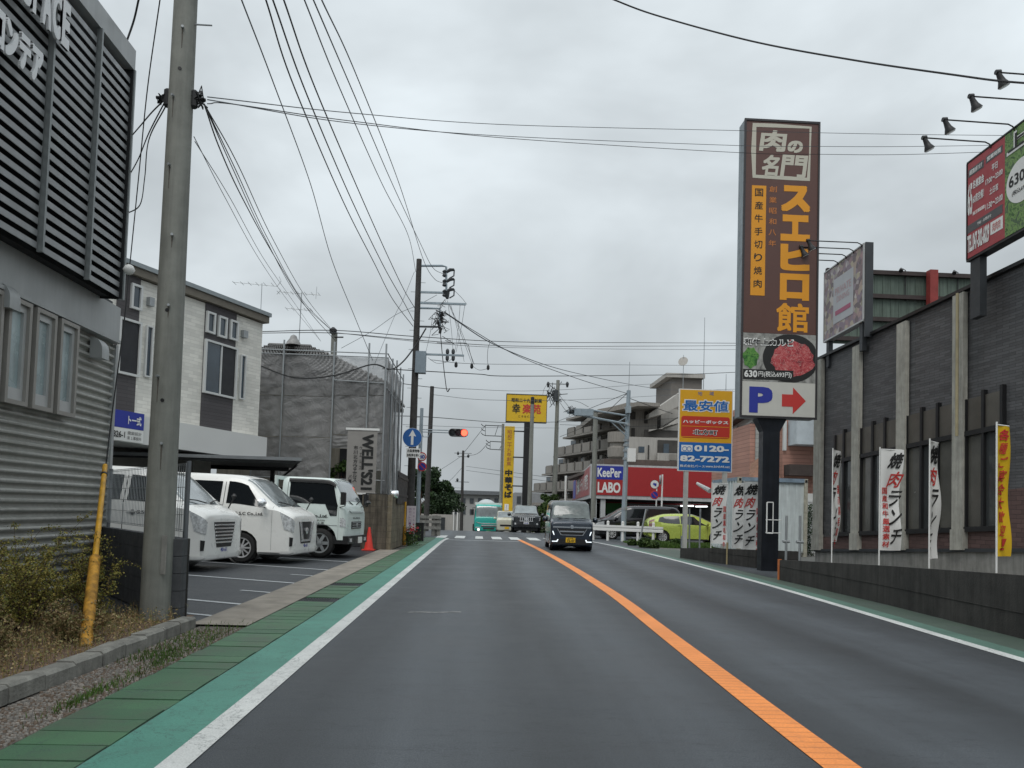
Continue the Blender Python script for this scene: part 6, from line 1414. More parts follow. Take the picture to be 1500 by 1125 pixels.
# signs beside the shop
px_ = at(958.5, 750, 43); s5 = thing('direction_sign', 'round white sign with a blue arrow on a white post before the red fascia', 'traffic sign', (px_[0], 43, 0)); c = at(959, 709.5, 43); r = .23
mb = MB(); mb.cyl((px_[0]+.1, 43.05, 0), (px_[0]+.12, 43.05, c[2]+.1), .035, seg=8); part('post', mb, M_WHITEINK, s5)
mb = MB(); disc(mb, c, r*1.08, -.02, 0); part('rim', mb, M_BLACK, s5); mb = MB(); disc(mb, c, r, 0, .006); part('face', mb, M_WHITEINK, s5)
fr = Fr(c); mb = MB(); mb.prism(fr, [(-.12, .02), (-.02, .12), (-.02, .06), (.10, .06), (.10, -.10), (.0, -.10), (0., -.03), (-.02, -.03), (-.02, -.08)], .006, .012); part('arrow', mb, M_BLUEINK, s5)
nopark(958.7, 725, 43, .25, 'round no parking sign on the white post before the red fascia')
a = at(970.5, 695, 42.5); ms = thing('road_mirror', 'white post with a road mirror seen edge on', 'mirror', (a[0], 42.5, 0)); mb = MB(); mb.cyl((a[0]-.02, 42.5, 0), (a[0], 42.5, a[2]), .045, seg=8); part('post', mb, M_WHITEINK, ms)
c = at(968.5, 703, 42.5); mb = MB(); mb.lathe(c, (-1, .25, 0), [(0, .25), (.05, .28), (.10, .24)], 18); part('mirror', mb, M_STEEL, ms)
mb = MB()
# guard rail
gr = thing('guard_rail', 'white guard rail between the road and the parked black van', 'guard rail', (7.5, 38.5, 0)); ga_, gb2 = at(869, 780, 38.6), at(957, 783, 37.0)
for i in range(5):
    u = i/4; x = ga_[0]+(gb2[0]-ga_[0])*u; y = 38.6-1.6*u; mb = MB(); mb.cyl((x, y, 0), (x, y, .92), .07, seg=10); mb.lathe((x, y, .92), (0, 0, 1), [(0, .075), (.05, .06), (.07, .02)], 10); part('post', mb, M_WHITEINK, gr)
for z in (.66,):
    mb = MB(); fr = Fr((ga_[0], 38.6, 0), (gb2[0]-ga_[0], -1.6, 0)); L = math.hypot(gb2[0]-ga_[0], 1.6)
    for (a, b, n) in ((.50, .60, .08), (.60, .68, .05), (.68, .78, .08)): mb.box(fr, 0, L+.5, a, b, .02, n+.02)
    part('beam', mb, M_WHITEINK, gr)
for i, (x0, y0, x1, y1, Y) in enumerate(((946.5, 746, 936.5, 793, 36.4), (1010, 745, 1010, 801, 25.6), (1026, 745, 1024.5, 802, 25.6), (998.5, 785, 998.5, 806, 25.0))):
    a, b = at(x0, y0, Y), at(x1, y1, Y); mb = MB(); mb.cyl((b[0], Y, 0), a, .045 if i == 0 else .03, seg=8); single('steel_post', mb, M_STEEL, ('leaning grey post in front of the black van', 'left thin steel post before the lime car', 'right thin steel post before the lime car', 'short pale stake at the end of the dark wall')[i], 'post', (b[0], Y, 0))
# verge grass
random.seed(17); mb = MB()
for _ in range(26000):
    u = random.random(); x = 6.9+u*4.2; y = random.uniform(31.5, 36.5)-.9*u; h = .12+.12*max(0, math.sin(u*5+.8))*random.random()+.05*random.random()
    if x < 7.6: h *= .5
    blade(mb, x, y, 0, h*random.uniform(.4, 1.1), .012, .5)
stuff('verge_grass', mb, L_GRASS, 'rough green grass in the verge before the lime car', 'grass')
for i, (px, py, h, w) in enumerate(((945, 802, .34, .28), (958, 803, .22, .22), (990, 802, .32, .26), (926, 799, .22, .2))):
    g = gd(px, py); t = thing('weed_bush', 'leafy weed bush in the verge, %s' % ('below the leaning post', 'left of the lime car wheel', 'tallest one right of the lime car wheel', 'smallest one near the guard rail')[i], 'plant', g); mb = MB(); crown(mb, (g[0], g[1], h*.45), w, 900, .09, .9); part('leaves', mb, L_GREEN, t, stuff=True)

# left far side: white guard rail, low wall
lr = thing('guard_rail', 'short white guard rail at the left corner of the crossing', 'guard rail', at(628, 775, 38)); mb = MB()
fr = Fr((at(615, 770, 38)[0], 38, 0), (1, .05, 0)); L = at(646, 770, 38)[0]-at(615, 770, 38)[0]
for t0 in (.32, .62, .84): mb.box(fr, 0, L, t0, t0+.14, 0, .06)
part('beam', mb, M_CONC, lr); mb = MB()
for s in (0, L*.55, L-.3): mb.box(fr, s, s+.28, 0, 1.0, -.2, -.01)
part('post', mb, M_CONC, lr)
a = at(607, 790, 31); mb = MB(); mb.wbox(a[0]-.0, a[0]+.35, 31, 31.3, 0, .75); single('utility_box', mb, M_BLACK, 'small black box beside the signal pole foot', 'box', (a[0], 31, 0))
YL = 62; fr = Fr((0, YL, 0)); q = fr.box(608, 790, 664, 754); mb = MB(); mb.box(fr, q[0]-8, q[1], q[2]-1, q[3], -.3, 0); bw = thing('garden_wall', 'low cream wall left of the crossing', 'wall', (q[1], YL, gz(YL))); part('wall', mb, M_APL, bw)
q2_ = fr.box(641, 778, 652, 758); mb = MB(); mb.box(fr, *q2_, .01, .06); part('gate', mb, M_DSTEEL, bw)

# far apartments
YF = 112.; fr = Fr((0, YF, 0)); fa = thing('far_apartments', 'distant pale three storey apartment building behind the teal truck', 'building', at(700, 770, YF))
q = fr.box(661, 790, 745, 726); mb = MB(); mb.box(fr, *q, -8, 0); part('wall', mb, mat('far_wall', (.36, .36, .35), .8, var=.08, scale=.2), fa); mb = MB(); mb.box(fr, q[0]-.5, q[1]+.5, q[3], q[3]+.55, -9, .6); part('roof', mb, mat('far_roof', (.15, .16, .17), .8), fa)
for i in range(7):
    for j in range(2):
        px = 664+12*i; y = 730+16*j; w = fr.box(px, y+7, px+6, y); mb = MB(); mb.box(fr, *w, .01, .10); part('window', mb, mat('far_window', (.07, .08, .09), .3, var=.3, scale=.3), fa)
for i in range(3): w = fr.box(663+5.5*i, 778, 666+5.5*i, 742); mb = MB(); mb.box(fr, *w, .10, .35); part('pilaster', mb, M_WHITEINK, fa)
q = Fr((0, 100, 0)).box(752, 790, 775, 722); mb = MB(); mb.wbox(q[0], q[1]+3, 100, 108, q[2], q[3]); f2b = thing('far_house', 'grey house behind the black sign pole', 'house', (q[0], 100, q[2])); part('wall', mb, mat('far_house_wall', (.27, .28, .29), .8), f2b)
w = Fr((0, 100, 0)).box(757, 737, 763, 727); mb = MB(); mb.box(Fr((0, 100, 0)), *w, .01, .1); part('window', mb, mat('far_window', (.07, .08, .09)), f2b)
q = Fr((0, 80, 0)).box(775, 790, 835, 742); mb = MB(); mb.wbox(q[0], q[1]+2, 80, 84, q[2], q[3]); f3 = thing('low_building', 'low pale building under the stepped apartments', 'building', (q[0], 80, q[2])); part('wall', mb, M_APL, f3); mb = MB(); mb.wbox(q[0]-.3, q[1]+2, 79.7, 84.3, q[3], q[3]+.3); part('roof', mb, M_AP, f3)
q = Fr((0, 250, 0)).box(560, 770, 760, 741)
def hill(Yh, x0, x1, ya, yb, name, m):
    mb = MB(); a, b = at(x0, 745, Yh), at(x1, 745, Yh); rnd = random.Random(Yh); ph = [rnd.uniform(0, 6) for _ in range(4)]
    def f(u, v):
        h = (at(700, ya, Yh)[2]+5)*(.75+.14*sin(6*u+ph[0])+.09*sin(17*u+ph[1])+.03*sin(60*u+ph[2])+.02*sin(141*u)); return (a[0]+(b[0]-a[0])*u, Yh+60*v, -5+h*sin(pi*v))
    mb.grid(f, 160, 6); return struct(name, mb, m)
hill(520, 100, 1500, 737, 0, 'far_hills', mat('far_hills', (.045, .06, .06), .9, var=.3, scale=.02))

random.seed(41)
TR = [(614, 58, 5.6, 1.7), (625, 66, 6.2, 2.1), (636, 64, 6.4, 2.1), (645, 70, 5.4, 2.0), (655, 78, 5.2, 2.0)]
for i, (px, Y, h, r) in enumerate(TR):
    p = at(px, 760, Y); tree(p[0], Y, gz(Y), h*.80, r*.9, ('slim dark conifer just right of the signal pole', 'tall dark tree behind the cream wall', 'broad dark tree in the middle behind the cream wall', 'rounded dark tree right of the leaning pole', 'rightmost dark tree by the distant apartments', 'leftmost dark tree behind the main pole')[i], clumps=18, per=330, s=.19, group='trees behind the cream wall')
for i, (px, Y, h, r) in enumerate(((792, 56, 3.0, 1.3), (799, 58, 3.3, 1.4), (806, 54, 2.6, 1.0), (835, 66, 3.2, 1.5))):
    p = at(px, 760, Y); tree(p[0], Y, gz(Y)-.3, h, r, ('round green bush right of the grey four wheel drive', 'taller green tree behind the grey four wheel drive', 'small green bush left of the navy van', 'green bush seen over the navy van')[i], L_GREEN, clumps=13, per=200, s=.16, group='bushes left of the navy van', low=.15)
g = at(372, 700, 26.3); p = at(519, 655, 26.3)
t = tree(at(500, 700, 28)[0], 28, 0, 3.2, .9, 'small green tree behind the hanging banner', L_GREEN, clumps=8, per=140, s=.12)
for i, (x, Y, h, r) in enumerate(((-26, 90, 6, 4), (-16, 96, 5.5, 4), (24, 130, 8, 5))): tree(x, Y, gz(Y), h, r, ('far left dark tree mass', 'dark tree beyond the scaffold', 'dark tree behind the stepped apartments')[i], clumps=12, per=120, s=.5)

# ================================================================== vehicles
def mono(xs_, ys_):
    n = len(xs_); d = [(ys_[i+1]-ys_[i])/(xs_[i+1]-xs_[i]) for i in range(n-1)]; m = [d[0]]+[0 if d[i-1]*d[i] <= 0 else 2*d[i-1]*d[i]/(d[i-1]+d[i]) for i in range(1, n-1)]+[d[-1]]
    def f(x):
        x = min(max(x, xs_[0]), xs_[-1]); i = min(max(0, sum(1 for q in xs_[1:-1] if q <= x)), n-2); h = xs_[i+1]-xs_[i]; t = (x-xs_[i])/h
        return (2*t**3-3*t*t+1)*ys_[i]+(t**3-2*t*t+t)*h*m[i]+(-2*t**3+3*t*t)*ys_[i+1]+(t**3-t*t)*h*m[i+1]
    return f
class Body:
    """lofted vehicle shell. station: (x, z_bottom, hw_bottom, z_belt, hw_belt, z_top, hw_top); ring: 0 keel .. 4 belt .. 5 roof edge .. 7 centre"""
    def __init__(s, st, tumble=.9, shoulder=.0):
        s.st = st; s.n = len(st); idx = list(range(s.n)); s.F = [mono(idx, [q[k] for q in st]) for k in range(7)]; s.sh = shoulder
    def ringpts(s, u):
        x, zb, hb, zl, hl, zt, ht = [f(u) for f in s.F]; h = zl-zb; ht = min(ht, hl)
        g = zt-zl
        return [(x, 0, zb), (x, hb*.9, zb), (x, hb, zb+.06), (x, max(hl, hb)+s.sh, zb+h*.48), (x, hl, zl), (x, ht+(hl-ht)*.12, zt-min(.09, g*.35)), (x, ht-.07, zt-.018), (x, 0, zt)]
    def P(s, u, v):
        R = s.ringpts(u); i = min(int(v), 6); t = v-i; a, b = R[i], R[i+1]
        if v > 4.999:   # rounded roof edge
            pass
        return V3([a[k]+(b[k]-a[k])*t for k in range(3)])
    def nrm(s, u, v, side=1):
        e = .02; a = s.P(min(u+e, s.n-1), v)-s.P(max(u-e, 0), v); b = s.P(u, min(v+e, 7))-s.P(u, max(v-e, 0)); n = a.cross(b)
        if n.length < 1e-9: return V3((0, 1, 0))
        n.normalize(); c = s.P(u, v)
        if n.dot(V3((0, max(c[1], .05), (c[2]-.8)*.7))) < 0: n = -n
        return n
    def shell(s, wheels=(), Ra=.36):
        mb = MB(); nu = (s.n-1)*5; vs_ = [0, 1, 1.5, 2, 2.5, 3, 3.5, 4, 4.33, 4.66, 5, 5.5, 6, 6.5, 7]; rows = []; idx = {}
        for i in range(nu+1):
            u = i/5; row = []
            for v in vs_: row.append(s.P(u, v))
            rows.append(row)
        inside = {}
        for i, row in enumerate(rows):
            for j, p in enumerate(row):
                for (wx_, wz) in wheels:
                    dx, dz = p[0]-wx_, p[2]-wz; d = math.hypot(dx, dz)
                    if d < Ra and p[1] > .45 and vs_[j] <= 4:
                        inside[(i, j)] = 1; k = Ra/max(d, 1e-3); p[0] = wx_+dx*k; p[2] = wz+dz*k
        for sg in (1, -1):
            k0 = len(mb.v)
            for row in rows: mb.v += [(p[0], p[1]*sg, p[2]) for p in row]
            m = len(vs_)
            for i in range(nu):
                for j in range(m-1):
                    if all(((i+a, j+b) in inside) for a in (0, 1) for b in (0, 1)): continue
                    q = (k0+i*m+j, k0+(i+1)*m+j, k0+(i+1)*m+j+1, k0+i*m+j+1); mb.f.append(q if sg < 0 else q[::-1]); mb.m.append(0)
        for i in (0, nu):
            row = rows[i]; mb.add([(p[0], p[1], p[2]) for p in row]+[(p[0], -p[1], p[2]) for p in row[::-1]], [tuple(range(2*len(row)))])
        return mb
    def patch(s, u0, u1, v0, v1, off=.006, nu=6, nv=4, sides=(1, -1), sk=(0, 0, 0, 0), corner=.0):
        """sk skews the four corners in u: (u0v0, u1v0, u0v1, u1v1)"""
        res = []
        for sg in sides:
            mb = MB(); res.append(mb)
            def f(a, b):
                ua = (u0+sk[0])*(1-b)+(u0+sk[2])*b; ub = (u1+sk[1])*(1-b)+(u1+sk[3])*b; u = ua+(ub-ua)*a; v = v0+(v1-v0)*b
                p = s.P(u, v)+s.nrm(u, v)*off; return (p[0], p[1]*sg, p[2])
            mb.grid(f, nu, nv)
        return res
    def top(s, u0, u1, v0=5.6, off=.006, nu=8, vend=7.):
        """windscreen: across the whole width"""
        mb = MB(); m = 10
        def f(a, b):
            u = u0+(u1-u0)*a; w = (b-.5)*2; v = vend-(vend-v0)*abs(w); p = s.P(u, v)+s.nrm(u, v)*off; return (p[0], p[1]*(1 if w >= 0 else -1), p[2])
        mb.grid(f, nu, m); return mb
def rootV(name, label, x, y, yaw, z=0, group=None, cat='car'):
    return thing(name, label, cat, (x, y, z), group, yaw)
def lpart(name, mb, m, parent, smooth=False, label=None):
    if isinstance(mb, list): return [part(name, q, m, parent, label, smooth, local=True) for q in mb][0]
    return part(name, mb, m, parent, label, smooth, local=True)
def wheel(root, x, y, r, w=.19, spokes=10, style='alloy', m=M_RIM):
    sg = 1 if y > 0 else -1; mb = MB(); c = V3((x, y-sg*w, r))
    mb.lathe(c, (0, sg, 0), [(0, r*.6), (.0, r*.93), (.03, r), (w-.03, r), (w, r*.93), (w, r*.70), (w-.03, r*.66), (w-.05, .05)], 28); t = lpart('wheel', mb, M_RUB, root, smooth=50)
    mb = MB(); mb.lathe(c, (0, sg, 0), [(w-.03, r*.69), (w-.005, r*.68), (w-.012, r*.60), (w-.045, r*.58)], 28, caps=False)
    for i in range(spokes):
        a = 2*pi*i/spokes; d = V3((cos(a), 0, sin(a))); e = V3((-sin(a), 0, cos(a))); q = c+V3((0, sg*(w-.012), 0)); h = .020 if spokes > 8 else .045
        mb.add([q+d*r*.12-e*h, q+d*r*.12+e*h, q+d*r*.63+e*h*.8, q+d*r*.63-e*h*.8], [(0, 1, 2, 3)])
    mb.lathe(c, (0, sg, 0), [(w-.03, r*.17), (w-.004, r*.15), (w, r*.05)], 16); lpart('rim', mb, m, t, smooth=40)
    return t
def bx(mb, x0, x1, y0, y1, z0, z1): mb.wbox(x0, x1, y0, y1, z0, z1); return mb
def rbox(mb, cx_, cy_, cz_, sx_, sy_, sz_, r=.02):
    """box with its front (x) edges chamfered"""
    x0, x1 = cx_-sx_/2, cx_+sx_/2; y0, y1 = cy_-sy_/2, cy_+sy_/2; z0, z1 = cz_-sz_/2, cz_+sz_/2
    a = [(x0, y0, z0), (x0, y1, z0), (x0, y1, z1), (x0, y0, z1)]; b = [(x1-r, y0, z0), (x1-r, y1, z0), (x1-r, y1, z1), (x1-r, y0, z1)]; c = [(x1, y0+r, z0+r), (x1, y1-r, z0+r), (x1, y1-r, z1-r), (x1, y0+r, z1-r)]
    mb.add(a+b+c, [(0, 3, 2, 1)]+[(i, (i+1) % 4, 4+(i+1) % 4, 4+i) for i in range(4)]+[(4+i, 4+(i+1) % 4, 8+(i+1) % 4, 8+i) for i in range(4)]+[(8, 9, 10, 11)]); return mb
def mirrors(root, x, y, z, m, s=1., stalk=True, sides=(1, -1)):
    for sg in sides:
        mb = MB(); c = V3((x, sg*(y+.12*s), z)); mb.lathe(c-V3((.07*s, 0, 0)), (1, 0, 0), [(0, .07*s), (.02, .095*s), (.10*s, .08*s), (.14*s, .03*s)], 12)
        k = lpart('door_mirror', mb, m, root, smooth=50); mb = MB(); mb.tube([(x-.02, sg*(y-.03), z-.05*s), c-V3((0, 0, .05*s))], .02, 5); lpart('stalk', mb, M_BLACK, k)
def vtext(root, items, m, yside, z=0):
    """writing on the flank: yside = +-half width; reads normally from outside"""
    fr = Fr((0, yside, 0), (1 if yside < 0 else -1, 0, 0)); mb = MB()
    for s, x0, x1, z0, z1, k in items:
        a, b = (x0, x1) if yside < 0 else (-x1, -x0); put(mb, fr, s, a, b, z0, z1, n=.0, **k)
    return lpart('lettering', mb, m, root)
def ftext(root, s, x, y0, y1, z0, z1, m, bold=.02):
    fr = Fr((x, 0, 0), (0, 1, 0)); mb = MB(); put(mb, fr, s, y0, y1, z0, z1, n=0, bold=bold); return lpart('lettering', mb, m, root)

# --- white one-box vans
def van(label, x, y, yaw, chrome):
    t = rootV('parked_van', label, x, y, yaw, group='white vans in the parking lot')
    st = [(2.35, .30, .62, .88, .62, 1.00, .50), (2.335, .22, .74, .97, .75, 1.07, .62), (2.26, .19, .81, 1.04, .815, 1.14, .67), (2.12, .19, .84, 1.11, .84, 1.21, .70), (1.97, .19, .845, 1.17, .845, 1.27, .71), (1.60, .19, .845, 1.20, .845, 1.58, .67), (1.25, .19, .845, 1.22, .845, 1.86, .65), (.90, .19, .845, 1.24, .845, 1.955, .655), (-.5, .20, .845, 1.24, .845, 1.99, .66), (-1.6, .20, .845, 1.24, .845, 1.985, .66), (-2.22, .24, .84, 1.24, .84, 1.95, .64), (-2.34, .34, .80, 1.2, .81, 1.88, .60)]
    B = Body(st); lpart('body', B.shell([(1.20, .33), (-1.35, .33)], .385), M_CARW, t, smooth=42)
    mb = MB(); bx(mb, -2.2, 2.1, -.70, .70, .18, .75); lpart('underbody', mb, M_BLACK, t)
    for sg in (1, -1):
        for wx_ in (1.20, -1.35): wheel(t, wx_, sg*.835, .33, spokes=10)
    lpart('windscreen', B.top(3.98, 6.15, 5.45), M_GLASS_G, t, smooth=60)
    lpart('side_window', B.patch(5.0, 7.12, 4.10, 4.88, .008, sk=(-.35, 0, 1.0, .0)), M_GLASS, t, smooth=60)
    lpart('side_window', B.patch(7.25, 7.78, 4.12, 4.86, .008), M_GLASS, t, smooth=60)
    lpart('side_window', B.patch(7.86, 8.7, 4.12, 4.86, .008), M_GLASS, t, smooth=60)
    lpart('side_window', B.patch(8.85, 9.9, 4.2, 4.86, .008), M_GLASS, t, smooth=60)
    for u in (4.30, 7.18, 7.82): lpart('door_gap', B.patch(u, u+.012, 1.9, 4.85, .004, nu=1, nv=10), M_BLACK, t)
    mb = B.patch(4.31, 7.18, 1.95, 1.97, .004, nu=10, nv=1); lpart('door_gap', mb, M_BLACK, t)
    mirrors(t, 1.72, .86, 1.33, M_CHROME, 1.15, sides=(-1,)); mirrors(t, 1.66, .84, 1.28, M_CARW, .8, sides=(1,))
    mb = MB(); mb.tube([(2.12, .60, 1.20), (2.2, .62, 1.38), (2.24, .62, 1.42)], .014, 5); mb.lathe((2.22, .62, 1.40), (0, 0, 1), [(0, .03), (.05, .06), (.10, .02)], 8); lpart('parking_mirror', mb, M_BLACK, t)
    lpart('headlight', B.patch(.5, 3.0, 3.30, 4.0, .010, sk=(.3, -.3, -.0, .45)), M_LAMP, t, smooth=60)
    # grille, wrapped on the nose
    g = MB(); z0, z1 = .50, .93; fr = Fr((2.345, 0, 0), (0, 1, 0))
    g.prism(fr, [(-.44, z1), (-.30, z0-.06), (.30, z0-.06), (.44, z1)], -.05, .012); gr_ = lpart('grille', g, M_BLACK, t)
    mb = MB()
    if chrome:
        for i in range(6): z = z0+.02+.068*i; h = .33+.09*i/5; mb.box(fr, -h, h, z, z+.030, .012, .03)
    else:
        for sg in (1, -1): mb.prism(fr, [(sg*.42, z1), (sg*.34, z1), (sg*.20, z0+.02), (sg*.29, z0+.02)][::sg], .012, .035)
        mb.box(fr, -.29, .29, z0-.02, z0+.025, .012, .034); mb.lathe((2.36, 0, .72), (1, 0, 0), [(0, .075), (.02, .075), (.025, .05)], 16)
    lpart('trim', mb, M_CHROME, gr_)
    mb = B.patch(.35, 1.0, 2.35, 2.85, .012); lpart('fog_light', B.patch(1.0, 1.8, 2.40, 3.0, .012, sk=(.2, 0, 0, 0)), M_BLACK, t)
    mb = MB(); bx(mb, 2.335, 2.352, -.165, .165, .33, .495); pl = lpart('number_plate', mb, M_WHITEINK, t); ftext(pl, '40-61', 2.354, -.13, .13, .35, .43, M_BLUEINK)
    for sg in (1, -1): mb = MB(); mb.tube([(2.02, sg*.08-.05, 1.29), (1.93, sg*.35, 1.34), (1.90, sg*.55, 1.35)], .014, 4); lpart('wiper', mb, M_BLACK, t)
    vtext(t, [('G.S.C Co.,Ltd.', 1.02, 1.68, 1.04, 1.12, dict(bold=.02))], M_BLACKINK, -.862); vtext(t, [('G.S.C Co.,Ltd.', 1.02, 1.68, 1.04, 1.12, dict(bold=.02))], M_BLACKINK, .862)
    mb = MB(); mb.lathe((.94, -.853, 1.08), (0, -1, 0), [(0, .05), (.006, .05)], 12); lpart('emblem', mb, M_BLACKINK, t)
    mb = MB()
    for sg in (1, -1): bx(mb, .82, 1.0, sg*.85-.012, sg*.85+.022, 1.08, 1.11)
    lpart('handle', mb, M_CARW, t)
    mb = MB(); mb.lathe((-1.35, -.848, 1.02), (0, -1, 0), [(0, .09), (.006, .088), (.007, .02)], 16); lpart('fuel_flap', mb, M_CARW, t)
    lpart('bumper_lip', B.patch(.2, 3.2, 1.98, 2.12, .03, nu=10, nv=2), M_CARW, t, smooth=60)
    return t
TH = radians(8)
HD = V3((cos(TH), -sin(TH), 0)); PR = V3((sin(TH), cos(TH), 0))
def place(px, py, wx_, hw):
    """centre of a vehicle whose near front wheel touches the ground at this picture point"""
    g = gd(px, py); c = g-HD*wx_+PR*hw; return c[0], c[1]
x, y = place(367, 824.5, 1.20, .83); v2 = (x, y)
van('white van with a V shaped grille parked in the middle', x-.22, y, -TH, False)
van('white van with a barred chrome grille nearest the concrete pole', x-PR[0]*2.5-.92, y-PR[1]*2.5, -TH, True)
# light truck
x, y = place(461, 818.5, 1.62, .80)
g = V3((-3.98, 19.6, 0)); c = g-HD*1.66+PR*.83; x, y = c[0], c[1]
def truck(x, y):
    t = rootV('light_truck', 'small white flatbed truck beside the traffic cone', x, y, -TH, cat='truck')
    st = [(2.34, .46, .72, 1.10, .76, 1.20, .66), (2.31, .42, .80, 1.18, .82, 1.30, .73), (2.25, .40, .845, 1.26, .845, 1.42, .76), (2.10, .40, .85, 1.26, .85, 1.74, .75), (1.95, .40, .85, 1.26, .85, 1.97, .72), (1.75, .42, .85, 1.27, .85, 2.03, .72), (.75, .42, .85, 1.28, .85, 2.05, .72), (.62, .44, .84, 1.28, .84, 2.0, .70)]
    B = Body(st); lpart('cab', B.shell([(1.66, .40)], .46), M_CARMINT, t, smooth=42)
    lpart('windscreen', B.top(2.12, 4.1, 5.45), M_GLASS_G, t, smooth=60)
    lpart('side_window', B.patch(3.1, 5.85, 4.12, 4.9, .009, sk=(-.2, 0, .8, -.0)), M_GLASS, t, smooth=60)
    lpart('side_window_low', B.patch(2.95, 4.9, 3.55, 4.12, .009, sk=(.1, -.7, 0, 0)), M_GLASS, t, smooth=60)
    for u in (2.75, 5.93): lpart('door_gap', B.patch(u, u+.02, 2.0, 4.9, .004, nu=1, nv=10), M_BLACK, t)
    lpart('visor', B.patch(3.6, 5.9, 4.9, 5.1, .03, sk=(0, 0, 0, 0)), M_BLACK, t, smooth=60)
    lpart('headlight', B.patch(.9, 2.5, 2.95, 3.45, .012), M_LAMP, t, smooth=60)
    fr = Fr((2.345, 0, 0), (0, 1, 0)); mb = MB(); mb.box(fr, -.40, .40, .74, .92, -.02, .012); g = lpart('grille', mb, M_BLACK, t); mb = MB()
    for z in (.76, .82, .88): mb.box(fr, -.38, .38, z, z+.025, .012, .03)
    mb.lathe((2.36, 0, .83), (1, 0, 0), [(0, .06), (.02, .055)], 12); lpart('bar', mb, M_STEEL, g)
    mb = MB(); bx(mb, 2.02, 2.40, -.84, .84, .36, .56); lpart('bumper', mb, M_BLACK, t); mb = MB(); bx(mb, 2.40, 2.42, .02, .33, .36, .52); lpart('number_plate', mb, M_WHITEINK, t)
    mb = MB(); 
    for sg in (1, -1): bx(mb, 2.40, 2.415, sg*.62-.08, sg*.62+.08, .41, .50)
    lpart('fog_light', mb, M_LAMP, t)
    ftext(t, 'FUSO', 2.352, -.30, .30, .99, 1.03, M_DSTEEL)
    mb = MB(); mb.tube([(2.34, -.6, 1.20), (2.36, -.5, 1.15), (2.36, .5, 1.15), (2.34, .6, 1.20)], .01, 4); lpart('crease', mb, M_STEEL, t)
    for sg in (1, -1):
        mb = MB(); mb.tube([(2.16, sg*.84, 1.28), (2.34, sg*.98, 1.32), (2.34, sg*.98, 1.62)], .013, 5); rbox(mb, 2.30, sg*1.0, 1.50, .10, .17, .32, .02); lpart('door_mirror', mb, M_BLACK, t)
    mb = MB(); mb.tube([(2.30, .5, 1.30), (2.48, .55, 1.40)], .012, 4); mb.lathe((2.48, .55, 1.38), (0, 0, 1), [(0, .05), (.04, .09), (.10, .04)], 10); lpart('parking_mirror', mb, M_BLACK, t)
    for sg in (1, -1): mb = MB(); mb.tube([(2.28, sg*.12, 1.35), (2.27, sg*.45, 1.44)], .012, 4); lpart('wiper', mb, M_BLACK, t)
    for sg in (1, -1): wheel(t, 1.66, sg*.83, .37, spokes=6, m=M_STEEL); wheel(t, -1.5, sg*.80, .35, w=.36, spokes=6, m=M_STEEL)
    mb = MB(); bx(mb, -2.5, 2.1, -.40, .40, .42, .66); lpart('chassis', mb, M_BLACK, t)
    bed = MB(); bx(bed, -2.6, .5, -.85, .85, .82, .90); b = lpart('bed_floor', bed, M_CARMINT, t)
    mb = MB(); bx(mb, -2.6, .48, -.88, -.85, .80, 1.22); bx(mb, -2.6, .48, .85, .88, .80, 1.22); bx(mb, -2.64, -2.6, -.88, .88, .8, 1.22); lpart('side_board', mb, M_CARMINT, t)
    mb = MB(); bx(mb, .44, .50, -.85, -.75, .9, 2.05); bx(mb, .44, .50, .75, .85, .9, 2.05); bx(mb, .44, .50, -.75, .75, 1.95, 2.05); bx(mb, .455, .48, -.75, .75, .9, 1.5); lpart('headboard', mb, M_CARMINT, t)
    vtext(t, [('G.S.C Co.,Ltd.', 1.10, 1.86, 1.00, 1.09, dict(bold=.03)), ('千葉県市川市北方町', 1.16, 1.80, .92, .96, dict(bold=.01)), ('TEL 047-338-1234'[:0]+'総合設備工事', 1.2, 1.78, .86, .90, dict(bold=.01))], M_BLACKINK, -.862)
    mb = B.patch(2.9, 5.7, 3.0, 3.03, .008, nu=8, nv=1); lpart('press_line', mb, M_STEEL, t)
truck(x, y)
# white car glimpsed behind the mesh fence
p = at(170, 800, 13.2); 
def lowcar(x, y, yaw, label, paintm, st, whs, L, R_, win, lights=None, nm='parked_car', grp=None, z=0, spk=9):
    t = rootV(nm, label, x, y, yaw, z, grp); B = Body(st); lpart('body', B.shell([(w, R_) for w in whs], R_*1.16), paintm, t, smooth=42); hw = max(q[4] for q in st)
    mb = MB(); bx(mb, st[-1][0]+.2, st[0][0]-.2, -hw*.8, hw*.8, .16, .6); lpart('underbody', mb, M_BLACK, t)
    for sg in (1, -1):
        for w in whs: wheel(t, w, sg*(hw-.005), R_, spokes=spk)
    return t, B

# navy kei van coming towards the camera
kst = [(1.70, .30, .60, .74, .62, .84, .50), (1.69, .22, .68, .84, .69, .96, .62), (1.62, .18, .72, .93, .725, 1.03, .66), (1.42, .17, .737, .99, .737, 1.09, .67), (1.28, .17, .737, 1.0, .737, 1.14, .675), (1.05, .17, .737, 1.0, .737, 1.45, .66), (.86, .17, .737, 1.0, .737, 1.68, .64), (.6, .17, .737, 1.0, .737, 1.755, .64), (-.8, .17, .737, 1.0, .737, 1.78, .64), (-1.5, .18, .735, 1.0, .735, 1.76, .63), (-1.66, .22, .72, 1.0, .72, 1.70, .60), (-1.70, .3, .70, 1.0, .70, 1.60, .56)]
cx_, cy_ = at(836, 805, 27)[0], 28.1
t, B = lowcar(cx_, cy_, radians(-90-1.5), 'navy minivan driving towards the camera with lit lamps', M_NAVY, kst, (1.22, -1.24), 3.4, .29, None, nm='minivan')
lpart('windscreen', B.top(3.95, 6.25, 5.25), mat('kei_glass', (.10, .12, .115), .08, var=.5, scale=3.5, spec=.9), t, smooth=60)
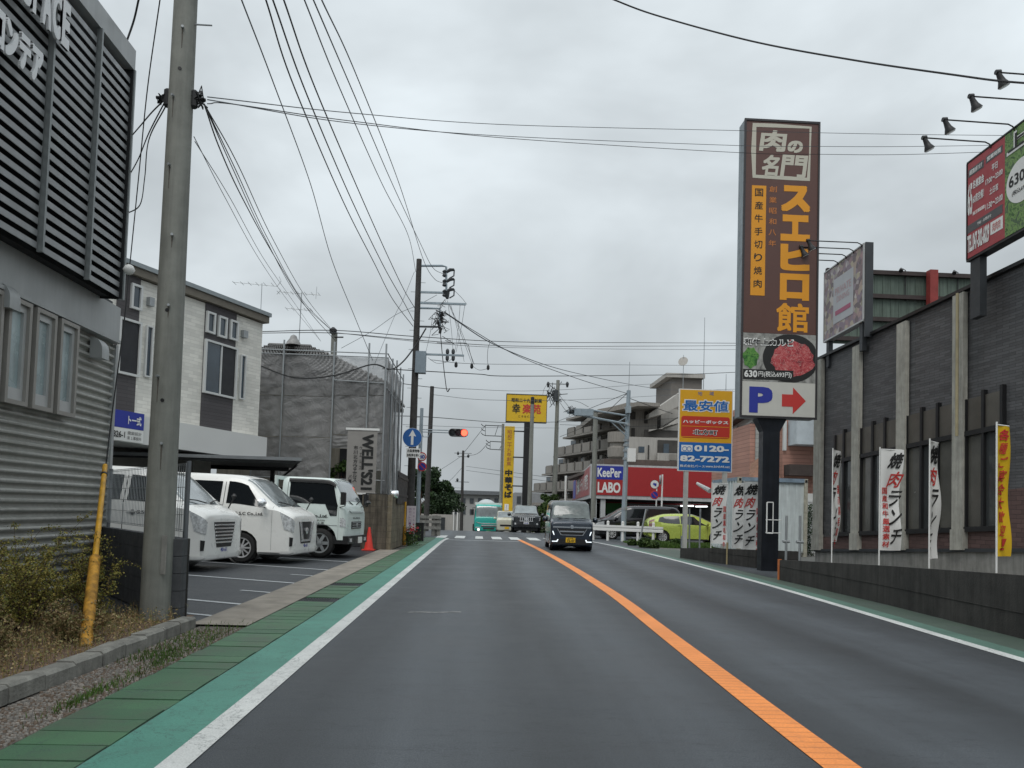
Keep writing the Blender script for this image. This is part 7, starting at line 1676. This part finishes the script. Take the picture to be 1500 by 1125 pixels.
lpart('side_window', B.patch(5.1, 7.6, 4.15, 4.9, .008, sk=(-.3, 0, .9, 0)), M_GLASS, t, smooth=60); lpart('side_window', B.patch(7.7, 9.3, 4.15, 4.9, .008), M_GLASS, t, smooth=60)
fr = Fr((1.705, 0, 0), (0, 1, 0))
mb = MB(); mb.box(fr, -.66, .66, .80, .845, -.05, .012); lpart('chrome_bar', mb, mat('satin', (.42, .45, .48), .25, .8, var=0), t)
mb = MB(); mb.prism(fr, [(-.50, .76), (-.36, .56), (.36, .56), (.50, .76)], -.03, .006); g = lpart('grille', mb, M_BLACK, t); mb = MB(); mb.box(fr, -.42, .42, .655, .70, .006, .025); mb.prism(fr, [(-.52, .77), (-.38, .545), (.38, .545), (.52, .77), (.50, .77), (.36, .565), (-.36, .565), (-.50, .77)], .006, .02); mb.lathe((1.715, 0, .83), (1, 0, 0), [(0, .07), (.02, .06)], 14); lpart('trim', mb, mat('satin', (.42, .45, .48), .25, .8), g)
mb = MB(); mb.box(fr, -.60, .60, .24, .42, -.05, .004); lpart('lower_grille', mb, M_BLACK, t)
for sg in (1, -1):
    lpart('headlight', B.patch(.95, 1.9, 3.2, 3.7, .012, sides=(sg,)), mat('dark_lamp', (.10, .11, .12), .1, .5, var=.3, scale=20), t)
    mb = MB(); mb.prism(fr, [(sg*.68, .68), (sg*.645, .68), (sg*.60, .55), (sg*.63, .55)][::sg], -.03, .02); lpart('running_light', mb, M_DRL, t)
    mb = MB(); mb.prism(fr, [(sg*.68, .315), (sg*.50, .315), (sg*.46, .40), (sg*.50, .40), (sg*.53, .345), (sg*.68, .345)][::sg], -.03, .024); lpart('running_light', mb, M_DRL, t)
mirrors(t, .98, .76, 1.08, M_NAVY, 1.05)
mb = MB(); mb.box(fr, -.31+.10, .12-.0, .30, .465, .004, .022); pl = lpart('number_plate', mb, mat('plate_yellow', (.70, .42, .01), .5, var=0), t)
ftext(pl, '72-47', 1.729, -.17, .09, .315, .40, M_BLACKINK, .03); ftext(pl, '習志野', 1.729, -.14, .05, .42, .45, M_BLACKINK, .01)
for sg in (1, -1): mb = MB(); mb.tube([(1.44, sg*.08-.02, 1.11), (1.34, sg*.5, 1.15)], .012, 4); lpart('wiper', mb, M_BLACK, t)
mb = MB(); p = B.P(6.0, 6.8)+V3((.012, .0, 0)); bx(mb, p[0], p[0]+.01, .50, .58, p[2]-.10, p[2]-.04); lpart('sticker', mb, M_WHITEINK, t)
mb = MB(); p = B.P(4.35, 6.5); bx(mb, p[0]-.0, p[0]+.012, -.44, -.30, p[2]+.0, p[2]+.05); lpart('dash_card', mb, M_WHITEINK, t)

# grey four wheel drive
sst = [(2.38, .50, .62, .92, .70, 1.02, .60), (2.36, .38, .80, 1.0, .84, 1.10, .74), (2.24, .34, .88, 1.06, .90, 1.16, .80), (1.9, .34, .94, 1.10, .93, 1.19, .80), (1.2, .34, .94, 1.12, .94, 1.22, .78), (1.0, .34, .94, 1.12, .94, 1.30, .76), (.55, .34, .94, 1.13, .94, 1.66, .70), (.35, .34, .94, 1.14, .94, 1.78, .69), (-.6, .34, .94, 1.16, .94, 1.82, .69), (-2.0, .36, .93, 1.16, .93, 1.78, .68), (-2.3, .40, .90, 1.16, .90, 1.62, .62), (-2.38, .5, .86, 1.1, .86, 1.4, .6)]
X_, Y_ = at(772, 780, 49.5)[0], 51.6
t, B = lowcar(X_, Y_, radians(-90-2), 'dark grey four wheel drive waiting beyond the crossing', M_SUV, sst, (1.45, -1.35), 4.8, .38, None, nm='four_wheel_drive', z=gz(51), spk=6)
lpart('windscreen', B.top(4.9, 7.0, 5.3), M_GLASS_G, t, smooth=60); lpart('side_window', B.patch(5.5, 8.9, 4.15, 4.9, .01, sk=(0, 0, .6, 0)), M_GLASS, t, smooth=60)
fr = Fr((2.385, 0, 0), (0, 1, 0)); mb = MB(); mb.prism(fr, [(-.52, 1.04), (-.42, .76), (.42, .76), (.52, 1.04)], -.05, .01); g = lpart('grille', mb, M_BLACK, t); mb = MB()
for i in range(7): y = -.39+.13*i; mb.box(fr, y-.022, y+.022, .79, 1.01, .01, .04)
mb.box(fr, -.54, .54, 1.01, 1.05, .01, .045); mb.box(fr, -.43, .43, .75, .79, .01, .045); mb.lathe((2.39, 0, .90), (1, 0, 0), [(0, .11), (.05, .10)], 14); lpart('bar', mb, M_CHROME, g)
lpart('headlight', B.patch(.8, 2.3, 3.4, 3.95, .012), M_LAMP, t); mb = MB(); mb.box(fr, -.55, .55, .42, .56, -.05, .01); lpart('lower_grille', mb, M_BLACK, t)
mb = MB(); mb.box(fr, -.17, .17, .58, .74, .0, .02); pl = lpart('number_plate', mb, M_WHITEINK, t); ftext(pl, '33-08', 2.408, -.13, .13, .60, .68, M_BLUEINK)
mb = MB()
for sg in (1, -1): mb.lathe((2.36, sg*.70, .60), (1, 0, 0), [(0, .07), (.04, .06)], 10)
lpart('fog_light', mb, M_LAMP, t); mirrors(t, .95, .95, 1.18, M_SUV, 1.3)
mb = MB(); bx(mb, -1.7, .2, .60, .64, 1.84, 1.88); bx(mb, -1.7, .2, -.64, -.60, 1.84, 1.88); lpart('roof_rail', mb, M_STEEL, t)

# cream kei car glimpsed between truck and four wheel drive
X_ = at(742, 770, 57)[0]
t, B = lowcar(X_, 58, radians(-90), 'cream small car half hidden behind the grey four wheel drive', M_CREAMCAR, [(a*1., b, c, d, e, f_*.92 if f_ > 1.3 else f_, g_) for a, b, c, d, e, f_, g_ in kst], (1.22, -1.24), 3.4, .28, None, nm='small_car', z=gz(58))
lpart('windscreen', B.top(3.95, 6.25, 5.25), M_GLASS_G, t, smooth=60); lpart('headlight', B.patch(.95, 2.2, 3.2, 3.9, .012), M_LAMP, t); mb = MB(); bx(mb, 1.70, 1.72, -.5, .5, .5, .62); lpart('grille', mb, M_BLACK, t); mirrors(t, .98, .76, 1.06, M_CREAMCAR)
mb = MB(); bx(mb, 1.70, 1.72, -.16, .16, .3, .45); lpart('number_plate', mb, mat('plate_yellow', (.7, .42, .01)), t)

# teal mixer truck
X_ = at(713, 775, 62)[0]; Zt = gz(62)-.36
t = rootV('mixer_truck', 'teal concrete mixer truck with a pale drum coming over the crest', X_, 65.8, radians(-90+2), Zt, cat='truck')
mst = [(3.9, .55, 1.00, 1.2, 1.04, 1.3, .95), (3.88, .48, 1.08, 1.35, 1.12, 1.5, 1.0), (3.82, .45, 1.12, 1.40, 1.14, 1.62, 1.04), (3.74, .45, 1.13, 1.45, 1.14, 2.3, 1.03), (3.62, .45, 1.13, 1.45, 1.14, 2.50, 1.0), (3.4, .45, 1.13, 1.45, 1.14, 2.60, 1.0), (2.3, .45, 1.13, 1.45, 1.14, 2.62, 1.0), (2.2, .5, 1.1, 1.45, 1.1, 2.5, .98)]
B = Body(mst); lpart('cab', B.shell([(2.75, .48)], .56), M_TEALCAR, t, smooth=42); lpart('windscreen', B.top(1.95, 3.7, 5.3), M_GLASS_G, t, smooth=60); lpart('side_window', B.patch(3.1, 5.7, 4.1, 4.85, .01), M_GLASS, t)
fr = Fr((3.91, 0, 0), (0, 1, 0)); mb = MB(); mb.box(fr, -.60, .60, .86, .94, -.02, .02).box(fr, -.8, .8, 1.06, 1.10, -.02, .02); mb.prism(fr, [(-1.0, 1.15), (-.5, 1.02), (.5, 1.02), (1.0, 1.15), (1.0, 1.19), (.5, 1.07), (-.5, 1.07), (-1.0, 1.19)], -.02, .02); lpart('chrome_trim', mb, M_CHROME, t)
mb = MB(); mb.box(fr, -.6, .6, .80, .85, -.02, .015).box(fr, -.45, .45, .60, .74, -.02, .012); lpart('grille', mb, M_DSTEEL, t)
mb = MB(); mb.box(fr, -1.06, -.66, .68, .78, -.1, .02).box(fr, .66, 1.06, .68, .78, -.1, .02); lpart('bumper_trim', mb, M_CHROME, t); mb = MB(); mb.box(fr, -.16, .16, .46, .60, 0, .02); lpart('number_plate', mb, mat('plate_green', (.03, .25, .12), .5), t)
mb = MB()
for sg in (1, -1): mb.lathe((3.90, sg*.80, .56), (1, 0, 0), [(0, .10), (.03, .08)], 12)
lpart('headlight', mb, mat('lit_headlight', (1, 1, .95), .3, var=0, emit=((1, .98, .9), 1.6)), t)
mb = MB(); 
for sg in (1, -1): mb.tube([(3.7, sg*1.1, 2.3), (3.95, sg*1.3, 2.3), (3.95, sg*1.3, 1.8)], .025, 5); rbox(mb, 3.92, sg*1.32, 1.95, .12, .2, .45)
lpart('door_mirror', mb, M_BLACK, t)
mb = MB(); mb.lathe((1.9, 0, 1.75), (-1, 0, .12), [(0, .6), (.5, .85), (1.6, 1.0), (2.9, 1.0), (4.6, .5), (4.7, .4)], 28); lpart('drum', mb, mat('drum_pale', (.50, .54, .55), .5, var=.15), t, smooth=50)
mb = MB(); bx(mb, -3.4, 2.2, -.45, .45, .7, 1.0); bx(mb, -3.2, -2.2, -.9, .9, 1.0, 1.9); lpart('chassis', mb, M_DSTEEL, t); mb = MB(); mb.box(Fr((2.0, 0, 0), (0, 1, 0)), -1.1, 1.1, 2.55, 2.75, 0, .8); lpart('roof_board', mb, M_WHITEINK, t)
for sg in (1, -1):
    wheel(t, 2.75, sg*1.12, .46, w=.26, spokes=6, m=M_STEEL); wheel(t, -.6, sg*1.12, .46, w=.5, spokes=6, m=M_STEEL); wheel(t, -1.8, sg*1.12, .46, w=.5, spokes=6, m=M_STEEL)

# black minivan and lime hatchback parked side on
X0 = at(868, 780, 40.5)[0]; 
mst = [(2.33, .36, .60, .78, .64, .86, .50), (2.30, .24, .76, .84, .78, .93, .66), (2.1, .2, .83, .94, .83, 1.03, .70), (1.7, .2, .845, 1.02, .845, 1.14, .70), (1.45, .2, .845, 1.04, .845, 1.24, .70), (1.0, .2, .845, 1.05, .845, 1.50, .66), (.55, .2, .845, 1.06, .845, 1.74, .63), (.2, .2, .845, 1.06, .845, 1.80, .64), (-.9, .2, .845, 1.07, .845, 1.83, .64), (-1.9, .22, .84, 1.08, .84, 1.80, .63), (-2.25, .26, .83, 1.08, .83, 1.66, .60), (-2.33, .36, .80, 1.05, .80, 1.45, .56)]
t, B = lowcar(X0+2.36, 41.2, radians(180+4), 'black minivan parked behind the white guard rail', M_MINI, mst, (1.42, -1.42), 4.7, .31, None, nm='minivan')
lpart('windscreen', B.top(4.0, 6.6, 5.4), mat('kei_glass', (.1, .12, .115)), t, smooth=60); lpart('side_window', B.patch(4.9, 7.6, 4.15, 4.88, .008, sk=(-.3, 0, .9, 0)), M_GLASS, t, smooth=60); lpart('side_window', B.patch(7.7, 9.8, 4.15, 4.88, .008), M_GLASS, t, smooth=60)
mirrors(t, 1.25, .86, 1.12, M_MINI, 1.2)
for u in (4.8, 7.62): lpart('door_gap', B.patch(u, u+.014, 1.9, 4.88, .005, nu=1, nv=8), M_BLACK, t)
lpart('headlight', B.patch(1.0, 2.6, 3.3, 3.9, .012), M_LAMP, t); mb = MB(); bx(mb, 2.33, 2.35, -.5, .5, .5, .75); lpart('grille', mb, M_CHROME, t)
ast = [(2.0, .40, .50, .58, .55, .66, .40), (1.96, .24, .70, .66, .72, .76, .58), (1.7, .18, .81, .76, .82, .90, .66), (1.35, .17, .84, .86, .84, 1.0, .68), (1.05, .17, .847, .89, .847, 1.10, .68), (.5, .17, .847, .88, .847, 1.34, .60), (.1, .17, .847, .89, .847, 1.44, .58), (-.4, .17, .847, .91, .847, 1.445, .57), (-1.1, .17, .847, .94, .847, 1.41, .56), (-1.6, .20, .84, 1.03, .83, 1.27, .56), (-1.85, .26, .80, .98, .80, 1.18, .54), (-1.98, .34, .74, .85, .72, 1.02, .50)]
Xr = at(951, 780, 36.9)[0]
t, B = lowcar(Xr+2.0, 37.7, radians(-4), 'lime green hatchback parked side on behind the verge', M_LIME, ast, (1.28, -1.27), 4.0, .30, None, nm='hatchback', spk=8)
lpart('windscreen', B.top(3.9, 6.0, 5.5), M_GLASS_G, t, smooth=60); lpart('side_window', B.patch(4.7, 7.0, 4.06, 4.93, .008, sk=(-.4, 0, .9, 0)), M_GLASS, t, smooth=60); lpart('side_window', B.patch(7.08, 8.85, 4.06, 4.92, .008, sk=(0, -.1, 0, -.3)), M_GLASS, t, smooth=60)
lpart('tail_light', B.patch(9.15, 10.75, 3.5, 4.75, .012, sk=(.2, 0, 0, -.4)), mat('tail_lamp', (.30, .17, .16), .2, .2, var=.6, scale=18), t, smooth=60)
lpart('headlight', B.patch(1.2, 2.8, 3.1, 4.1, .012), M_LAMP, t)
for u in (4.35, 7.03, 9.0): lpart('door_gap', B.patch(u, u+.014, 1.9, 4.84, .005, nu=1, nv=8), M_BLACK, t)
mirrors(t, .85, .86, .97, M_LIME, 1.); mb = MB()
for sg in (1, -1): bx(mb, -.55, -.38, sg*.86-.01, sg*.86+.02, .86, .89)
lpart('handle', mb, M_LIME, t); mb = MB(); bx(mb, -.6, .9, -.868, -.85, .17, .24); bx(mb, -.6, .9, .85, .868, .17, .24); lpart('sill', mb, M_BLACK, t)

# ================================================================== wires
def cr(pts, n=10):
    out = []; P = [pts[0]*2-pts[1]]+pts+[pts[-1]*2-pts[-2]]
    for i in range(1, len(P)-2):
        for k in range(n):
            t_ = k/n; a, b, c, d = P[i-1], P[i], P[i+1], P[i+2]
            out.append(.5*((2*b)+(c-a)*t_+(2*a-5*b+4*c-d)*t_*t_+(3*b-a-3*c+d)*t_**3))
    out.append(pts[-1]); return out
def wire(label, pts, r=.012, m=M_WIRE, grp=None, seg=4):
    P = cr([at(*p) for p in pts]); mb = MB(); mb.tube(P, r, seg); return single('overhead_wire', mb, m, label, 'wire', P[0], grp)
G1 = 'heavy wires running from the top left to the dark pole'
for (x0, xm, ym, xe, ye) in ((388, 480, 270, 608, 452), (399, 492, 285, 606.5, 470), (414, 500, 262, 605, 479)):
    pass
hv = [(388, [(388, -5, 9), (432, 130, 12), (505, 300, 18), (548, 385, 23), (575, 438, 27), (605, 478, 30)]), (398, [(398, -5, 9), (450, 140, 12), (516, 295, 18), (562, 390, 23), (590, 440, 27), (606, 470, 30)]), (414, [(414, -5, 9), (462, 130, 12), (530, 290, 18), (568, 375, 23), (592, 425, 27), (608, 452, 30)])]
for (k, pts), w_ in zip(hv, ('leftmost', 'middle', 'rightmost')): wire(w_+' heavy black wire curving down from the top left to the dark pole', pts, .012, grp=G1)
G2 = 'thin wires running from the top to the head of the dark pole'
for pts in ([(444, -5, 9), (498, 130, 13), (560, 270, 20), (598, 345, 26), (609, 398, 30)], [(457, -5, 9), (515, 130, 13), (575, 270, 20), (615, 355, 26), (634, 392, 29), (651, 402, 30)], [(469, -5, 9), (522, 110, 13), (585, 270, 20), (620, 380, 27), (636, 408, 29), (650, 415, 30)]):
    wire({444: 'leftmost', 457: 'middle', 469: 'rightmost'}[pts[0][0]]+' thin wire dropping from the top to the head of the dark pole', pts, .010, M_WIRE_L, grp=G2)
wire('single thin wire from the top left to the scaffold corner', [(352, -5, 9), (400, 120, 12), (455, 270, 17), (486, 380, 21), (520, 465, 24), (546, 528, 27.2)], .010, M_WIRE_L)
wire('uppermost of the three wires crossing from the concrete pole to the right edge', [(304, 142, 8.25), (520, 166, 11), (750, 183, 14), (1090, 191.5, 17), (1200, 194.5, 17.5), (1340, 197, 17), (1620, 200, 16)], .007, M_WIRE_L)
wire('middle of the three wires crossing from the concrete pole to the right edge', [(304, 146, 8.25), (520, 181, 11), (750, 200, 14), (1090, 213.5, 17), (1200, 214.5, 17.5), (1340, 214.5, 17), (1620, 210, 16)], .007, M_WIRE_L)
wire('lowest and thickest of the three wires crossing from the concrete pole to the right edge', [(304, 152, 8.25), (345, 153, 9), (520, 178, 11), (750, 203, 14), (1090, 224, 17), (1200, 226, 17.5), (1340, 226, 17), (1620, 216, 16)], .007, M_WIRE)
G3 = 'bundle from the concrete pole to the short pole behind the scaffold'
for dx, dy in ((0, 0), (4, 1), (9, -3)): wire({0: 'left', 4: 'middle', 9: 'right'}[dx]+' wire of the bundle sloping from the concrete pole to the sheeted house', [(299, 152, 8.25), (340+dx, 245+dy, 11), (390+dx, 352+dy, 16), (440+dx, 440+dy, 23), (490, 488, 30)], .007, grp=G3)
wire('twisted cable of the bundle nearest the concrete pole', [(300, 155, 8.25), (322, 218, 9.6), (355, 290, 12), (400, 372, 17), (450, 452, 24), (492, 500, 30)], .009)
G4 = 'pair of faint wires left of the bundle'
for d in (0, 7): wire(('upper', 'lower')[d > 0]+' faint wire sloping right from behind the concrete pole', [(284+d*.2, 200+d, 9), (330+d, 290, 12), (380+d, 380, 17), (425+d, 445, 24), (470, 500, 31)], .005, M_WIRE_L, grp=G4)
wire('thin stay wire from the top down to the white ball by the shop corner', [(235, -5, 7.2), (216, 130, 8.2), (203, 260, 8.8), (190, 390, 9.2)], .008)
wire('stay wire from the white ball down into the yellow guard', [(189, 400, 9.2), (182, 470, 9.1), (165, 600, 9.), (155, 683, 8.9)], .008)
wire('thick twisted cable in front of the sky at the shop parapet', [(204, -5, 9.5), (196, 30, 10.2), (185, 62, 11)], .016)
G5 = 'slack wires between the concrete pole and the shop'
for pts in ([(241, 146, 8.25), (222, 165, 9), (205, 185, 10), (192, 200, 11)], [(241, 150, 8.25), (218, 195, 9), (203, 232, 10), (190, 256, 11)], [(243, 155, 8.25), (218, 205, 9), (212, 260, 9.6), (205, 300, 10.4), (186, 313, 11)]): wire({165: 'uppermost', 195: 'middle', 205: 'lowest'}[pts[1][1]]+' slack wire from the concrete pole to the shop wall', pts, .008, grp=G5)
p = at(189, 395, 9.2); mb = MB(); mb.lathe(p-V3((0, 0, .065)), (0, 0, 1), [(0, .01), (.02, .045), (.065, .068), (.11, .045), (.13, .01)], 16); single('guy_ball', mb, M_WHITEINK, 'white ball insulator on the stay wire at the shop corner', 'insulator', p, smooth=60)
wire('upper long wire crossing the middle of the sky', [(372, 486, 30), (490, 484, 30), (610, 493, 30), (760, 501, 36), (950, 502, 44), (1120, 503, 48)], .018)
wire('second long wire crossing the middle of the sky', [(372, 488, 30), (490, 488, 30), (620, 499, 30), (760, 507, 36), (950, 507, 44), (1120, 506, 48)], .016)
wire('thin wire below the two long middle wires', [(480, 486, 30), (640, 503, 31), (760, 509.5, 36), (1000, 512, 44), (1120, 512, 48)], .012, M_WIRE_L)
wire('heavy black cable sagging across the top right corner', [(890, -4, 12), (960, 22, 12), (1100, 60, 11), (1250, 88, 10), (1400, 110, 9), (1480, 120, 8.5), (1600, 127, 8)], .013, seg=6)
wire('diagonal wire falling right from the dark pole towards the blue grey pole', [(650, 456, 30), (690, 482, 31), (760, 522, 33), (850, 556, 36), (921, 577, 38)], .014)
wire('diagonal wire continuing to the apartments from the dark pole', [(651, 458, 30), (740, 512, 35), (850, 548, 50), (980, 571, 70), (1085, 570, 80)], .022, M_WIRE_L)
wire('black service cable draped along the sheeted house', [(372, 532, 27), (430, 553, 26.9), (490, 550, 26.8), (545, 534, 26.8), (572, 541, 27.5), (590, 530, 29), (608, 507, 29.7), (624, 481, 30)], .028)
wire('dangling cable end below the dark pole head', [(645, 486, 30), (648, 520, 30), (652, 555, 30), (655, 573, 30), (659, 569, 30)], .022)
wire('wire from the scaffold pole top to the cable clamp', [(590, 562, 31), (620, 566, 32), (659, 570, 34)], .018)
G6 = 'drop wires below the crossarm of the dark pole'
for a, b in (((656, 442, 30), (664, 520, 30)), ((658, 445, 30), (695, 534, 32)), ((660, 445, 30), (680, 530, 31)), ((674, 446, 30), (667, 512, 30)), ((681, 446, 30), (668, 516, 30)), ((634, 462, 30), (624, 515, 30)), ((655, 440, 30), (691, 532, 33))): wire('straight drop wire below the dark pole crossarm', [a, ((a[0]+b[0])/2+1, (a[1]+b[1])/2, 30.5), b], .010, M_WIRE_L, grp=G6)
wire('short stay from the insulators to the crossarm end', [(664, 424, 30), (676, 436, 30), (684, 446, 30)], .010)
wire('looped jumper right of the dark pole', [(640, 502, 30), (655, 503, 30), (683, 503, 31), (688, 515, 31), (693, 532, 32)], .012)
wire('looped jumper with a hanging weight on the crossing wires', [(718, 501, 33), (715, 510, 33), (714, 524, 33), (715, 536, 33)], .012)
wire('sagging thin wire under the fuses', [(627, 524, 30), (640, 532, 30), (655, 530, 30), (664, 524, 30)], .009); wire('sagging thin wire between the hanging weights', [(692, 536, 32), (702, 542, 32), (715, 540, 33)], .009)
for i, (px, py, Y) in enumerate(((668, 534, 31), (691, 536, 32), (715, 538, 33))): mb = MB(); p = at(px, py, Y); mb.lathe(p-V3((0, 0, .12)), (0, 0, 1), [(0, .03), (.05, .07), (.18, .06), (.24, .01)], 7); single('hanging_insulator', mb, M_WIRE, ('left', 'middle', 'right')[i]+' hanging insulator under the middle wires', 'insulator', p)
wire('level wire through the hanging insulators', [(630, 527, 31), (700, 533, 32), (860, 534, 40), (1085, 536, 50)], .012, M_WIRE_L)
wire('level wire behind the cabinet of the dark pole', [(560, 540, 29), (610, 543, 30), (700, 548, 34), (760, 551, 36), (980, 549, 46), (1085, 545, 50)], .020)
wire('thin level wire above the yellow signs', [(660, 569, 36), (800, 572, 45), (990, 560, 60)], .014, M_WIRE_L)
wire('faint level wire behind the yellow rectangular sign', [(632, 578, 46), (720, 586, 50), (860, 585, 60), (1080, 573, 70)], .016, M_WIRE_L)
wire('dark level wire just under the yellow rectangular sign', [(560, 609, 33), (630, 611, 40), (740, 619, 56), (820, 618, 62), (1000, 613, 70)], .024)
wire('faint wire crossing the tall narrow yellow sign', [(590, 622, 40), (700, 626, 50), (820, 627, 62)], .014, M_WIRE_L)
wire('thin wire from the scaffold to the dark pole head', [(546, 540, 27), (578, 463, 29), (590, 440, 29.5), (607, 398, 30)], .009, M_WIRE_L)
wire('faint wire with a joint left of the dark pole', [(500, 510, 28), (545, 485, 29), (580, 461, 29.5), (612, 447, 30), (640, 432, 30)], .009, M_WIRE_L)
G7 = 'far wires converging on the distant pole'
for pts in ([(678, 665, 88), (690, 650, 80), (712, 622, 66)], [(684, 668, 88), (700, 664, 75), (716, 648, 66)], [(683, 683, 88), (720, 688, 70), (810, 700, 64)], [(683, 689, 88), (720, 694, 70), (810, 706, 64)], [(640, 718, 75), (660, 703, 82), (676, 686, 88)], [(634, 695, 75), (655, 682, 82), (676, 668, 88)], [(633, 716, 75), (655, 714, 82), (676, 715, 88)]): wire('faint far wire meeting the distant pole', pts, .022, M_WIRE_L, grp=G7)
G8 = 'wires round the pole before the stepped apartments'
for pts in ([(801, 563, 62), (797, 570, 62), (795, 578, 62)], [(820, 585, 62), (845, 588, 58), (862, 596, 50)], [(820, 580, 62), (830, 592, 55), (836, 600, 40)], [(818, 586, 62), (826, 598, 50), (832, 604, 38)], [(820, 640, 62), (870, 618, 50), (918, 577, 38)], [(815, 618, 62), (860, 600, 50), (919, 576, 38)], [(836, 603, 36.6), (880, 604, 37.2), (918, 607, 37.8)]): wire('wire running to the concrete pole before the apartments', pts, .016, grp=G8)
wire('wire from the blue grey pole to the right behind the blue and yellow sign', [(921, 583, 38), (945, 592, 40), (985, 606, 44)], .018)
wire('level wire across the car care shop roof', [(820, 622, 62), (918, 625, 60), (990, 622, 62)], .018)
# hanging short pole behind the scaffold
o, b, t_ = polex(490, 487, 489, 520, 30.5, .14, .12, 'short grey pole top rising behind the sheeted house', zb=0.); mb = MB(); mb.tube([at(489, 494, 30.4), at(503, 494, 30.4)], .03, 5); mb.lathe(at(488, 485, 30.4), (0, 0, 1), [(-.1, .12), (.05, .16), (.15, .05)], 8); part('fittings', mb, M_WIRE, o)
